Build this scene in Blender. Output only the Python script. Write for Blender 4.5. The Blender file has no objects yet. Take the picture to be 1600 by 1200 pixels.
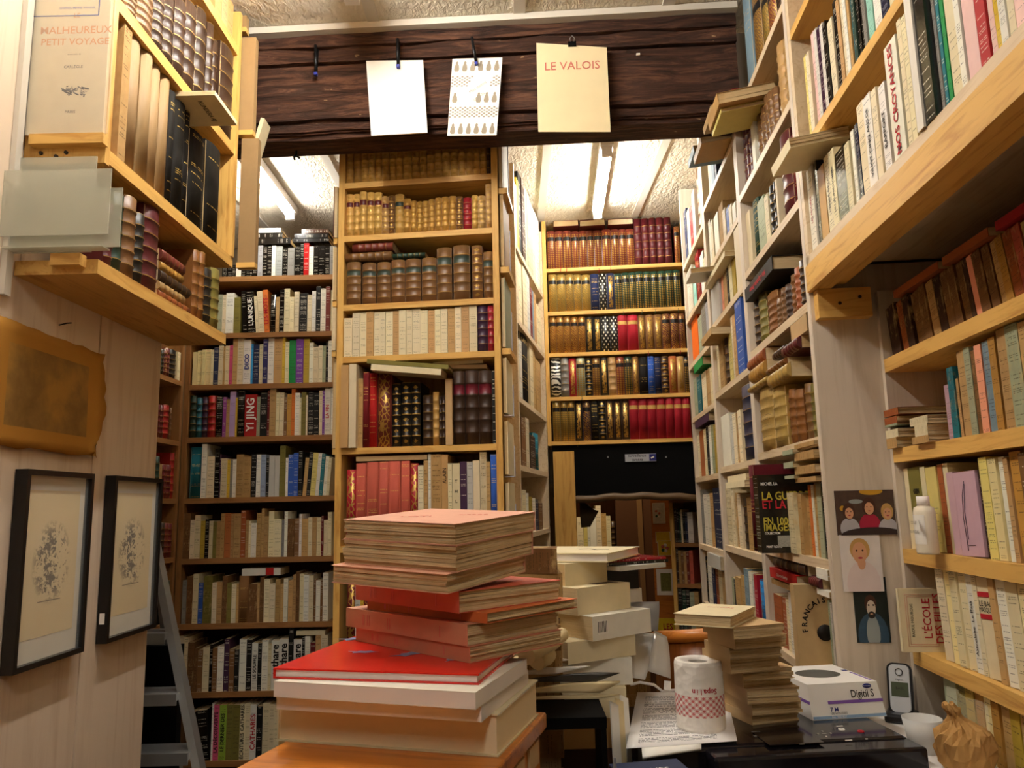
import bpy, bmesh, math, random
from mathutils import Vector, Matrix
random.seed(7)
SC = bpy.context.scene
COL = SC.collection
R = math.radians

# ------------------------------------------------------------------ camera
F, TH, RO = 1200.0, R(9.0), R(1.26)
CAM = Vector((0, 0, 1.5))
FW = Vector((0, math.cos(TH), math.sin(TH)))
_r0, _u0 = Vector((1, 0, 0)), Vector((0, -math.sin(TH), math.cos(TH)))
UP = _u0 * math.cos(RO) + _r0 * math.sin(RO)
RT = _r0 * math.cos(RO) - _u0 * math.sin(RO)
cd = bpy.data.cameras.new('camera')
cd.sensor_width = 36.0
cd.lens = 36.0 * F / 1600.0
cd.clip_start = 0.05
cam = bpy.data.objects.new('camera', cd)
COL.objects.link(cam)
m = Matrix((RT, UP, -FW)).transposed().to_4x4()
m.translation = CAM
cam.matrix_world = m
SC.camera = cam

# ------------------------------------------------------------------ world, lights, exposure
w = bpy.data.worlds.new('world')
SC.world = w
w.use_nodes = True
bg = w.node_tree.nodes['Background']
bg.inputs[0].default_value = (0, 0, 0, 1)        # the shop is closed in: only its lamps light it
bg.inputs[1].default_value = 0.0
vs = SC.view_settings
vs.view_transform = 'Standard'
vs.look = 'None'
vs.gamma = 1.0
vs.use_curve_mapping = False
vs.exposure = 1.25


def area(name, loc, size, sy, power, col, rot=(0, 0, 0)):
    l = bpy.data.lights.new(name, 'AREA')
    l.shape = 'RECTANGLE'
    l.size, l.size_y, l.energy, l.color = size, sy, power, col
    o = bpy.data.objects.new(name, l)
    COL.objects.link(o)
    o.location, o.rotation_euler = loc, rot
    return o


CZ = 3.07                       # ceiling height
# the back room beyond the doorway is lit by a lamp on its own ceiling, hidden by the wall over the doorway
area('passage_lamp_offscreen', (0.62, 5.2, 2.58), 0.3, 0.3, 9, (1.0, 0.84, 0.6))


# ------------------------------------------------------------------ measuring: pixel of the photograph -> point on a known surface
def ray(x, y):
    return FW + RT * ((x - 800) / F) - UP * ((y - 600) / F)


def onY(x, y, Y):
    d = ray(x, y)
    return CAM + d * (Y / d.y)


def onZ(x, y, Z):
    d = ray(x, y)
    return CAM + d * ((Z - CAM.z) / d.z)


def onX(x, y, X):
    d = ray(x, y)
    return CAM + d * (X / d.x)


def px(P):
    v = Vector(P) - CAM
    z = v.dot(FW)
    return 800 + F * v.dot(RT) / z, 600 - F * v.dot(UP) / z


class Frame:
    """upright plane of a bookcase front: u runs along it, n goes into it"""
    def __init__(s, x, y, ang):
        s.p = Vector((x, y, 0))
        s.a = R(ang)
        s.u = Vector((math.cos(s.a), math.sin(s.a), 0))
        s.n = Vector((-math.sin(s.a), math.cos(s.a), 0))

    def hit(s, x, y, inset=0.0):
        d = ray(x, y)
        t = s.n.dot(s.p + s.n * inset - CAM) / s.n.dot(d)
        P = CAM + d * t
        return s.u.dot(P - s.p), P.z

    def at(s, u, n, z):
        return s.p + s.u * u + s.n * n + Vector((0, 0, z))

    def mat(s, u=0, n=0, z=0):
        mm = Matrix.Rotation(s.a, 4, 'Z')
        mm.translation = s.at(u, n, z)
        return mm


# ------------------------------------------------------------------ materials
def lin(h):
    h = h.lstrip('#')
    c = [int(h[i:i + 2], 16) / 255 for i in (0, 2, 4)]
    return tuple(x / 12.92 if x <= 0.04045 else ((x + 0.055) / 1.055) ** 2.4 for x in c) + (1,)


MATS = {}


class NT:
    def __init__(s, name):
        s.m = bpy.data.materials.new(name)
        s.m.use_nodes = True
        s.t = s.m.node_tree
        s.b = s.t.nodes['Principled BSDF']
        MATS[name] = s.m

    def n(s, typ, **kw):
        nd = s.t.nodes.new(typ)
        for k, v in kw.items():
            if k.startswith('i_'):
                nd.inputs[k[2:].replace('_', ' ')].default_value = v
            else:
                setattr(nd, k, v)
        return nd

    def l(s, a, b):
        s.t.links.new(a, b)

    def math(s, op, a, b=None, c=None, clamp=False):
        nd = s.n('ShaderNodeMath', operation=op, use_clamp=clamp)
        for i, v in enumerate((a, b, c)):
            if v is None:
                continue
            if isinstance(v, (int, float)):
                nd.inputs[i].default_value = v
            else:
                s.l(v, nd.inputs[i])
        return nd.outputs[0]

    def mix(s, fac, a, b, mode='MIX'):
        nd = s.n('ShaderNodeMix', data_type='RGBA', blend_type=mode)
        for sock, v in ((nd.inputs[0], fac), (nd.inputs[6], a), (nd.inputs[7], b)):
            if isinstance(v, (int, float, tuple)):
                sock.default_value = v
            else:
                s.l(v, sock)
        return nd.outputs[2]

    def noise(s, scale, detail=3, vec=None, rough=0.55, dist=0.0):
        nd = s.n('ShaderNodeTexNoise')
        nd.inputs['Scale'].default_value = scale
        nd.inputs['Detail'].default_value = detail
        nd.inputs['Roughness'].default_value = rough
        nd.inputs['Distortion'].default_value = dist
        if vec is not None:
            s.l(vec, nd.inputs['Vector'])
        return nd.outputs[0]

    def obj(s, scale=(1, 1, 1), src='Object'):
        tc = s.n('ShaderNodeTexCoord')
        mp = s.n('ShaderNodeMapping')
        mp.inputs['Scale'].default_value = scale
        s.l(tc.outputs[src], mp.inputs['Vector'])
        return mp.outputs[0]

    def ramp(s, fac, stops):
        nd = s.n('ShaderNodeValToRGB')
        els = nd.color_ramp.elements
        while len(els) < len(stops):
            els.new(0.5)
        for e, (p, c) in zip(els, stops):
            e.position, e.color = p, c
        s.l(fac, nd.inputs[0])
        return nd.outputs[0]

    def bump(s, h, strength=0.3, dist=0.004):
        nd = s.n('ShaderNodeBump')
        nd.inputs['Strength'].default_value = strength
        nd.inputs['Distance'].default_value = dist
        s.l(h, nd.inputs['Height'])
        s.l(nd.outputs[0], s.b.inputs['Normal'])

    def out(s, col=None, rough=0.6, spec=0.3, metal=0.0):
        if col is not None:
            if isinstance(col, tuple):
                s.b.inputs['Base Color'].default_value = col
            else:
                s.l(col, s.b.inputs['Base Color'])
        s.b.inputs['Roughness'].default_value = rough
        s.b.inputs['Specular IOR Level'].default_value = spec
        s.b.inputs['Metallic'].default_value = metal
        return s.m


def plain(name, hexc, rough=0.6, spec=0.3, metal=0.0, vary=0.12, scale=30):
    if name in MATS:
        return MATS[name]
    t = NT(name)
    c = lin(hexc)
    dark = tuple(x * (1 - vary) for x in c[:3]) + (1,)
    col = t.mix(t.noise(scale, 3, t.obj()), dark, c)
    return t.out(col, rough, spec, metal)


def wood(name, light, dark, grain=(1, 1, 14), knots=True, rough=0.5):
    """planed board: grain runs along the axis with the smallest scale"""
    t = NT(name)
    v = t.obj(grain)
    n1 = t.noise(3.0, 5, v, 0.6, 1.2)
    col = t.ramp(n1, [(0.28, lin(dark)), (0.5, lin(light)), (0.62, lin(light)), (0.8, lin(dark))])
    if knots:
        vo = t.n('ShaderNodeTexVoronoi')
        vo.inputs['Scale'].default_value = 3.1
        t.l(t.obj(tuple(0.6 if g < 5 else 1.6 for g in grain)), vo.inputs['Vector'])
        k = t.ramp(vo.outputs[0], [(0.0, (1, 1, 1, 1)), (0.035, (1, 1, 1, 1)), (0.06, (0, 0, 0, 1))])
        col = t.mix(k, col, tuple(x * 0.45 for x in lin(dark)[:3]) + (1,))
    t.bump(n1, 0.12)
    return t.out(col, rough, 0.3)


wood('pine_long', '#d9ab5c', '#b68038', (1.2, 14, 14))       # grain along x
wood('pine_up', '#d9ab5c', '#b8833a', (14, 14, 1.2))         # grain along z
wood('brown_long', '#96693a', '#7a5128', (1.2, 16, 16), False)
wood('brown_up', '#8f6336', '#734b25', (16, 16, 1.2), False)
wood('pale_long', '#d8c2a0', '#c2a680', (1.2, 16, 16), False)
wood('grey_panel', '#d3c4b0', '#bfad96', (9, 9, 0.5), False, 0.55)
wood('wall_panel', '#e2cdb4', '#d0b699', (6, 6, 0.4), False, 0.45)
wood('varnished', '#c4782e', '#98541c', (1.4, 12, 12), False, 0.28)
wood('chair_wood', '#8a4d1e', '#6a3612', (12, 12, 1.0), False, 0.3)


def m_beam():
    t = NT('old_beam')
    v = t.obj((0.9, 9, 9))
    n = t.noise(4, 8, v, 0.65, 1.5)
    col = t.ramp(n, [(0.3, lin('#1c110c')), (0.5, lin('#4a2f22')), (0.62, lin('#6b4734')), (0.75, lin('#352017'))])
    sp_ = t.noise(26, 2, t.obj((1, 2, 2)))
    col = t.mix(t.ramp(sp_, [(0.73, (0, 0, 0, 1)), (0.78, (1, 1, 1, 1))]), col, lin('#a98a66'))
    t.bump(n, 0.9, 0.02)
    t.out(col, 0.7, 0.25)


m_beam()


def m_ceiling():
    t = NT('textured_ceiling')
    n = t.noise(55, 3, t.obj((1, 0.55, 1)), 0.6, 0.8)
    t.bump(n, 1.0, 0.012)
    t.out(t.mix(n, lin('#cfc0a6'), lin('#eee4d0')), 0.9, 0.1)


m_ceiling()


def m_pages():
    t = NT('page_edges')
    oi = t.n('ShaderNodeObjectInfo')
    n = t.noise(2.0, 3, t.obj((3, 3, 420)), 0.7)
    n2 = t.noise(22, 3, t.obj())
    tone = t.mix(oi.outputs['Random'], lin('#f0deb8'), lin('#d9bb86'))
    col = t.mix(t.math('MULTIPLY', n, 0.55), tone, lin('#8a6436'))
    col = t.mix(t.ramp(n2, [(0.55, (0, 0, 0, 1)), (0.8, (.5, .5, .5, 1))]), col, lin('#b48a50'))
    t.bump(n, 0.5, 0.003)
    t.out(col, 0.85, 0.1)


m_pages()


def m_pages_old():
    t = NT('old_page_edges')
    n = t.noise(2.5, 4, t.obj((2, 2, 260)), 0.7)
    n2 = t.noise(14, 4, t.obj())
    col = t.ramp(n, [(0.3, lin('#a88250')), (0.45, lin('#dfc394')), (0.7, lin('#f0dcb4'))])
    col = t.mix(t.ramp(n2, [(0.45, (0, 0, 0, 1)), (0.75, (.5, .5, .5, 1))]), col, lin('#b08a56'))
    t.bump(n, 0.8, 0.004)
    t.out(col, 0.9, 0.1)


m_pages_old()
plain('white_pages', '#f1e9e2', 0.8, 0.1, vary=0.06)
plain('thick_book_pages', '#f0dcb4', 0.8, 0.1, vary=0.05)


def cover_mat(name, rough, spec, letter=0.0, letter_col=None, mottle=0.2, gilt=None, worn=0.0):
    """book cover: colour comes from the object's own colour; spine faces carry uv 0..1, other faces u = -9"""
    t = NT(name)
    oi = t.n('ShaderNodeObjectInfo')
    rnd = oi.outputs['Random']
    at_ = t.n('ShaderNodeAttribute', attribute_name='Tint')       # set only on the joined lot of small paperbacks
    base = t.mix(1.0, oi.outputs['Color'], at_.outputs['Color'], 'ADD')
    n = t.noise(38, 4, t.obj())
    col = t.mix(t.math('MULTIPLY', n, mottle * 1.6), base, t.mix(0.62, base, (0.02, 0.012, 0.006, 1)))
    uv = t.n('ShaderNodeUVMap')
    sep = t.n('ShaderNodeSeparateXYZ')
    t.l(uv.outputs[0], sep.inputs[0])
    u, v = sep.outputs[0], sep.outputs[1]
    onsp = t.math('GREATER_THAN', u, -1.0)
    if worn:
        nw = t.noise(16, 5, t.obj((1, 1, 0.5)), 0.7)
        col = t.mix(t.ramp(nw, [(0.5, (0, 0, 0, 1)), (0.62, (worn,) * 3 + (1,))]), col, lin('#b99a66'))
        nd = t.noise(9, 5, t.obj((1, 1, 0.6)), 0.7)
        col = t.mix(t.ramp(nd, [(0.56, (0, 0, 0, 1)), (0.7, (worn,) * 3 + (1,))]), col, lin('#3a2814'))
    if letter:
        ln = t.math('FLOOR', t.math('MULTIPLY', v, 52.0))
        cmb = t.n('ShaderNodeCombineXYZ')
        t.l(ln, cmb.inputs[0])
        t.l(rnd, cmb.inputs[1])
        wn = t.n('ShaderNodeTexWhiteNoise', noise_dimensions='2D')
        t.l(cmb.outputs[0], wn.inputs['Vector'])
        has = t.math('GREATER_THAN', wn.outputs[0], 1 - letter)
        fr = t.math('FRACT', t.math('MULTIPLY', v, 52.0))
        bandm = t.math('MULTIPLY', t.math('GREATER_THAN', fr, 0.3), t.math('LESS_THAN', fr, 0.8))
        mid = t.math('LESS_THAN', t.math('ABSOLUTE', t.math('SUBTRACT', u, 0.5)), 0.36)
        cm2 = t.n('ShaderNodeCombineXYZ')
        t.l(t.math('MULTIPLY', u, 13.0), cm2.inputs[0])
        t.l(t.math('ADD', t.math('MULTIPLY', ln, 3.7), t.math('MULTIPLY', rnd, 90)), cm2.inputs[1])
        lt = t.math('GREATER_THAN', t.noise(1.0, 1, cm2.outputs[0]), 0.46)
        mk = t.math('MULTIPLY', t.math('MULTIPLY', has, bandm), t.math('MULTIPLY', mid, lt))
        mk = t.math('MULTIPLY', t.math('MULTIPLY', mk, onsp), 0.6)
        if letter_col is None:           # light covers get dark print, dark covers light print
            lum = t.n('ShaderNodeRGBToBW')
            t.l(base, lum.inputs[0])
            lc = t.mix(t.math('GREATER_THAN', lum.outputs[0], 0.14), lin('#e9dfc8'), lin('#2b2118'))
        else:
            lc = lin(letter_col)
        col = t.mix(mk, col, lc)
    met = None
    if gilt:
        gold = t.mix(n, lin('#cfa654'), lin('#94702c'))
        U = lambda k: t.math('MULTIPLY', u, k)
        V = lambda k: t.math('MULTIPLY', v, k)
        if gilt == 'lines':
            f_ = t.math('ABSOLUTE', t.math('SUBTRACT', t.math('FRACT', V(6.0)), 0.5))
            g = t.math('MULTIPLY', t.math('GREATER_THAN', f_, 0.465), 0.6)
        elif gilt == 'ornament':
            f_ = t.math('ABSOLUTE', t.math('SUBTRACT', t.math('FRACT', V(6.0)), 0.5))
            ln_ = t.math('GREATER_THAN', f_, 0.45)
            d = t.math('ADD', t.math('MULTIPLY', f_, 1.6), t.math('ABSOLUTE', t.math('SUBTRACT', u, 0.5)))
            di = t.math('MULTIPLY', t.math('LESS_THAN', d, 0.3), t.math('GREATER_THAN', t.noise(150, 2, t.obj()), 0.42))
            g = t.math('MAXIMUM', ln_, di)
        elif gilt == 'diaper':
            a = t.math('SINE', t.math('ADD', U(9.4), V(66)))
            b = t.math('SINE', t.math('SUBTRACT', U(9.4), V(66)))
            g = t.math('MULTIPLY', t.math('GREATER_THAN', t.math('MULTIPLY', a, b), 0.16), t.math('LESS_THAN', v, 0.93))
        elif gilt == 'scroll':
            wv = t.n('ShaderNodeTexWave', wave_type='BANDS', bands_direction='DIAGONAL')
            wv.inputs['Scale'].default_value = 60
            wv.inputs['Distortion'].default_value = 9
            t.l(t.obj((1, 1, 0.8)), wv.inputs['Vector'])
            g = t.math('GREATER_THAN', wv.outputs[1], 0.58)
        elif gilt == 'centre':
            c_ = t.math('LESS_THAN', t.math('ABSOLUTE', t.math('SUBTRACT', u, 0.5)), 0.27)
            g = t.math('MULTIPLY', c_, t.math('GREATER_THAN', t.noise(120, 3, t.obj((1, 1, 0.6))), 0.45))
            g = t.math('MULTIPLY', g, t.math('LESS_THAN', t.math('ABSOLUTE', t.math('SUBTRACT', v, 0.5)), 0.43))
        elif gilt == 'dots':
            a = t.math('ABSOLUTE', t.math('SUBTRACT', t.math('FRACT', U(2.0)), 0.5))
            row = t.math('FLOOR', V(12.0))
            sh = t.math('MULTIPLY', t.math('FRACT', t.math('MULTIPLY', row, 0.5)), 1.0)
            a = t.math('ABSOLUTE', t.math('SUBTRACT', t.math('FRACT', t.math('ADD', U(2.0), sh)), 0.5))
            b = t.math('ABSOLUTE', t.math('SUBTRACT', t.math('FRACT', V(12.0)), 0.5))
            g = t.math('LESS_THAN', t.math('ADD', a, t.math('MULTIPLY', b, 0.5)), 0.2)
            gold = lin('#e8e0cc')
        elif gilt == 'zebra':
            wv = t.n('ShaderNodeTexWave', bands_direction='Z')
            wv.inputs['Scale'].default_value = 14
            wv.inputs['Distortion'].default_value = 12
            t.l(t.obj(), wv.inputs['Vector'])
            g = t.math('GREATER_THAN', wv.outputs[1], 0.5)
            gold = lin('#e6e2d4')
        elif gilt == 'vine':
            c_ = t.math('LESS_THAN', t.math('ABSOLUTE', t.math('SUBTRACT', u, 0.5)), 0.38)
            n_ = t.n('ShaderNodeTexVoronoi', feature='DISTANCE_TO_EDGE')
            n_.inputs['Scale'].default_value = 70
            t.l(t.obj((1, 1, 0.7)), n_.inputs['Vector'])
            g = t.math('MULTIPLY', c_, t.math('LESS_THAN', n_.outputs[0], 0.09))
        g = t.math('MULTIPLY', g, onsp)
        col = t.mix(g, col, gold)
        if gilt not in ('dots', 'zebra'):
            met = t.math('MULTIPLY', g, 0.55)
    t.bump(n, 0.15, 0.002)
    t.out(col, rough, spec)
    if met is not None:
        t.l(met, t.b.inputs['Metallic'])


cover_mat('cover_paper', 0.6, 0.25, 0.3)
cover_mat('cover_gloss', 0.16, 0.5, 0.3)
cover_mat('cover_plain', 0.6, 0.25, 0)
cover_mat('cover_cloth', 0.75, 0.15, 0.16, '#d8b25a', 0.25)
cover_mat('cover_worn', 0.8, 0.15, 0.3, '#3b2a18', 0.5, None, 0.8)
cover_mat('leather', 0.42, 0.4, 0, None, 0.5, 'lines')
cover_mat('leather_orn', 0.42, 0.4, 0, None, 0.45, 'ornament')
cover_mat('leather_plain', 0.5, 0.35, 0.1, '#3b2a18', 0.6)
cover_mat('gilt_diaper', 0.32, 0.5, 0, None, 0.2, 'diaper')
cover_mat('gilt_scroll', 0.32, 0.5, 0, None, 0.2, 'scroll')
cover_mat('gilt_centre', 0.35, 0.5, 0, None, 0.2, 'centre')
cover_mat('gilt_dots', 0.35, 0.5, 0, None, 0.1, 'dots')
cover_mat('gilt_zebra', 0.35, 0.5, 0, None, 0.1, 'zebra')
cover_mat('gilt_vine', 0.4, 0.4, 0, None, 0.2, 'vine')
for nm, hx in (('label_red', '#5e1a1c'), ('label_green', '#3c4a40'), ('label_black', '#161010'), ('label_wine', '#6d1626'),
               ('label_gold', '#cfa557')):
    plain(nm, hx, 0.4, 0.4, vary=0.35, scale=160)


# ------------------------------------------------------------------ mesh building
class MB:
    def __init__(s):
        s.v, s.f, s.m, s.uv, s.sm = [], [], [], [], []

    def face(s, pts, mi=0, uv=None, smooth=False):
        b = len(s.v)
        s.v += [tuple(p) for p in pts]
        s.f.append(tuple(range(b, b + len(pts))))
        s.m.append(mi)
        s.uv.append(uv or [(-9, 0)] * len(pts))
        s.sm.append(smooth)

    def idx(s, ids, mi=0, uv=None, smooth=False):
        s.f.append(tuple(ids))
        s.m.append(mi)
        s.uv.append(uv or [(-9, 0)] * len(ids))
        s.sm.append(smooth)

    def box(s, x0, x1, y0, y1, z0, z1, mi=0, spine=False, jig=0.0):
        p = [Vector((x, y, z)) for z in (z0, z1) for y in (y0, y1) for x in (x0, x1)]
        if jig:
            for q in p:
                q += Vector([random.uniform(-jig, jig) for _ in range(3)])
        b = len(s.v)
        s.v += [tuple(q) for q in p]
        for k, q in enumerate(((0, 1, 5, 4), (1, 3, 7, 5), (3, 2, 6, 7), (2, 0, 4, 6), (4, 5, 7, 6), (2, 3, 1, 0))):
            s.idx([b + i for i in q], mi, [(0, 0), (1, 0), (1, 1), (0, 1)] if spine and k == 0 else None)

    def sweep(s, rings, mi=0, close=True, caps=True, smooth=True):
        """rings: lists of points of equal length"""
        b = len(s.v)
        k = len(rings[0])
        for r in rings:
            s.v += [tuple(p) for p in r]
        for i in range(len(rings) - 1):
            for j in range(k if close else k - 1):
                a, c = b + i * k + j, b + i * k + (j + 1) % k
                s.idx([a, c, c + k, a + k], mi, smooth=smooth)
        if caps:
            s.idx([b + j for j in reversed(range(k))], mi)
            s.idx([b + (len(rings) - 1) * k + j for j in range(k)], mi)

    def tube(s, pts, r, seg=8, mi=0):
        rings = []
        pts = [Vector(p) for p in pts]
        for i, p in enumerate(pts):
            d = (pts[min(i + 1, len(pts) - 1)] - pts[max(i - 1, 0)]).normalized()
            a = Vector((0, 0, 1)) if abs(d.z) < 0.9 else Vector((1, 0, 0))
            e1 = d.cross(a).normalized()
            e2 = d.cross(e1)
            rr = r[i] if isinstance(r, (list, tuple)) else r
            rings.append([p + (e1 * math.cos(2 * math.pi * k / seg) + e2 * math.sin(2 * math.pi * k / seg)) * rr for k in range(seg)])
        s.sweep(rings, mi)

    def lathe(s, prof, seg=24, mi=0, caps=True):
        s.sweep([[(r * math.cos(2 * math.pi * k / seg), r * math.sin(2 * math.pi * k / seg), z) for k in range(seg)] for r, z in prof], mi, True, caps)

    def mesh(s, name, mats):
        me = bpy.data.meshes.new(name)
        me.from_pydata(s.v, [], s.f)
        for mt in mats:
            me.materials.append(MATS[mt] if isinstance(mt, str) else mt)
        me.polygons.foreach_set('material_index', s.m)
        me.polygons.foreach_set('use_smooth', s.sm)
        ul = me.uv_layers.new(name='UVMap')
        flat = []
        for u in s.uv:
            for a in u:
                flat += [a[0], a[1]]
        ul.data.foreach_set('uv', flat)
        me.update()
        return me

    def obj(s, name, mats, parent=None, mw=None, color=None):
        if not isinstance(mats, (list, tuple)):
            mats = [mats]
        o = bpy.data.objects.new(name, s.mesh(name, mats))
        COL.objects.link(o)
        if parent is not None:
            o.parent = parent
        if mw is not None:
            o.matrix_local = mw
        if color is not None:
            o.color = color
        return o


def tag(o, label, cat, group=None):
    o['label'], o['category'] = label, cat
    if group:
        o['group'] = group
    return o


def empty(name, mw, label=None, cat=None, group=None):
    o = bpy.data.objects.new(name, None)
    o.empty_display_size = 0.05
    COL.objects.link(o)
    o.matrix_world = mw
    if label:
        tag(o, label, cat, group)
    return o


def struct(o):
    o['kind'] = 'structure'
    return o


def T(x, y, z, rz=0, rx=0, ry=0):
    return Matrix.Translation((x, y, z)) @ Matrix.Rotation(R(rz), 4, 'Z') @ Matrix.Rotation(R(ry), 4, 'Y') @ Matrix.Rotation(R(rx), 4, 'X')


def boxobj(name, mat, x0, x1, y0, y1, z0, z1, parent=None, mw=None, bevel=0.0):
    b = MB()
    b.box(x0, x1, y0, y1, z0, z1)
    o = b.obj(name, mat, parent, mw)
    if bevel:
        md = o.modifiers.new('bevel', 'BEVEL')
        md.width, md.segments = bevel, 2
    return o


TXT = {}


def text(s, size, mat, parent, mw, align='CENTER', name='lettering', bold=0.0, sx=1.0):
    """flat lettering as a mesh, lying in the local xy plane of mw"""
    key = (s, align, bold)
    if key not in TXT:
        c = bpy.data.curves.new('lettering', 'FONT')
        c.body = s
        c.align_x = align
        c.align_y = 'CENTER'
        c.offset = bold
        c.extrude = 0.004
        c.resolution_u = 2
        tmp = bpy.data.objects.new('lettering', c)
        me = bpy.data.meshes.new_from_object(tmp)
        bpy.data.objects.remove(tmp)
        TXT[key] = me
    me = TXT[key].copy()
    me.materials.clear()
    me.materials.append(MATS[mat] if isinstance(mat, str) else mat)
    o = bpy.data.objects.new(name, me)
    COL.objects.link(o)
    o.parent = parent
    o.matrix_local = mw @ Matrix.Diagonal((size * sx, size, min(size, 0.06), 1))
    return o


def text_at(s, size, mat, parent, world, **kw):
    return text(s, size, mat, parent, parent.matrix_world.inverted() @ world, **kw)


for nm, hx in (('ink_black', '#1d1713'), ('ink_red', '#b3202a'), ('ink_orange', '#c77a2c'), ('ink_white', '#efe8dc'), ('ink_gold', '#c9a24a'),
               ('ink_blue', '#1f2f86'), ('ink_yellow', '#b7a437'), ('ink_grey', '#8f8879'), ('ink_pale_red', '#cf6f62'), ('ink_purple', '#7d58a8'),
               ('ink_mauve', '#5f4a58'), ('ink_navy', '#23286e')):
    plain(nm, hx, 0.6, 0.2, vary=0.05)

# ------------------------------------------------------------------ colours of covers
PAL = dict(
    cream='#e9d9b0', white='#f0ead9', black='#16130f', tan='#c49b62', brown='#7d5630', darkbrown='#3e2718', red='#b3201e', darkred='#6b1618',
    burgundy='#5a121c', olive='#7f7434', mustard='#b79a36', yellow='#e0b93a', butter='#f2dfa0', orange='#e07a2c', teal='#1f6d78', navy='#1d2748',
    blue='#2d55a8', sky='#3aa0d8', paleblue='#a3b4cc', green='#1f8a3f', darkgreen='#1d3a2b', purple='#7a3f98', plum='#41243f', lilac='#b79bc4',
    pink='#d6557c', peach='#e79a78', grey='#8b877e', palegrey='#cbc8bd', silver='#a9a9a8', sage='#a7ab8c', rust='#a3562a', terracotta='#b86c38',
    ochre='#bf8d3e', calf='#d6a858', brick='#c05a48', salmon='#e08a70', indigo='#2f2a5c', lime='#8fae3a', violet='#8e3d8a', gold='#8f7638',
    amber='#8a5420', crimson='#a81a2a', redbrown='#7c3226', rosewood='#6d2c2c', kraft='#c8a676', buff='#9c7c52', vellum='#c6a155', mauve='#c6a0ac', mint='#9fd3c0',
    bluegrey='#7d93a0', palepink='#eec3ba', hotorange='#f07018', brightblue='#2a86c8', paleyellow='#e6d47c')
WORDS = dict(darkbrown='dark brown', darkred='dark red', paleblue='pale blue', darkgreen='dark green', palegrey='pale grey', bluegrey='blue-grey',
             palepink='pale pink', hotorange='bright orange', brightblue='bright blue', paleyellow='pale yellow', redbrown='red-brown',
             butter='butter-yellow', sky='sky-blue', calf='golden calf', kraft='kraft-brown', vellum='vellum-yellow', rosewood='rosewood-red')
RGB = {k: lin(v) for k, v in PAL.items()}


def cw(c):
    return WORDS.get(c, c)


KIND = {  # key: (mesh kind, cover material, noun, label material)
    'p': ('paper', 'cover_paper', 'paperback', None), 'P': ('paper', 'cover_plain', 'paperback', None), 'u': ('round', 'cover_plain', 'vellum-bound book', None), 'w': ('paper', 'cover_worn', 'worn paperback', None),
    's': ('paper', 'cover_gloss', 'glossy paperback', None), 'h': ('hard', 'cover_cloth', 'hardback', None), 'k': ('hard', 'cover_gloss', 'glossy hardback', None),
    'l': ('leather', 'leather', 'leather-bound book', None), 'r': ('leather', 'leather_orn', 'leather-bound book', 'label_red'),
    'g': ('leather', 'leather', 'leather-bound book', 'label_green'), 'b': ('leather', 'leather', 'leather-bound book', 'label_black'),
    'W': ('leather', 'leather_plain', 'leather-bound book', 'label_wine'), 'n': ('leather', 'leather_plain', 'leather-bound book', None),
    'o': ('leather', 'leather_orn', 'gilt leather-bound book', None),
    'd': ('round', 'gilt_diaper', 'gilt-patterned book', 'label_black'), 'c': ('round', 'gilt_scroll', 'gilt-scrolled book', 'label_black'),
    'e': ('round', 'gilt_centre', 'gilt-spined book', None), 't': ('round', 'gilt_dots', 'white-dotted book', None), 'z': ('round', 'gilt_zebra', 'zebra-striped book', None),
    'v': ('round', 'gilt_vine', 'ornate gilt book', None), 'q': ('round', 'cover_cloth', 'cloth-bound book', None), 'm': ('round', 'cover_plain', 'smooth-spined book', 'label_gold')}
NAMES = {'paper': 'paperback', 'hard': 'hardback', 'leather': 'leather_bound_book', 'round': 'club_edition_book'}
CATS = {'paper': 'paperback', 'hard': 'hardback', 'leather': 'leather book', 'round': 'bound book'}


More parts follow.
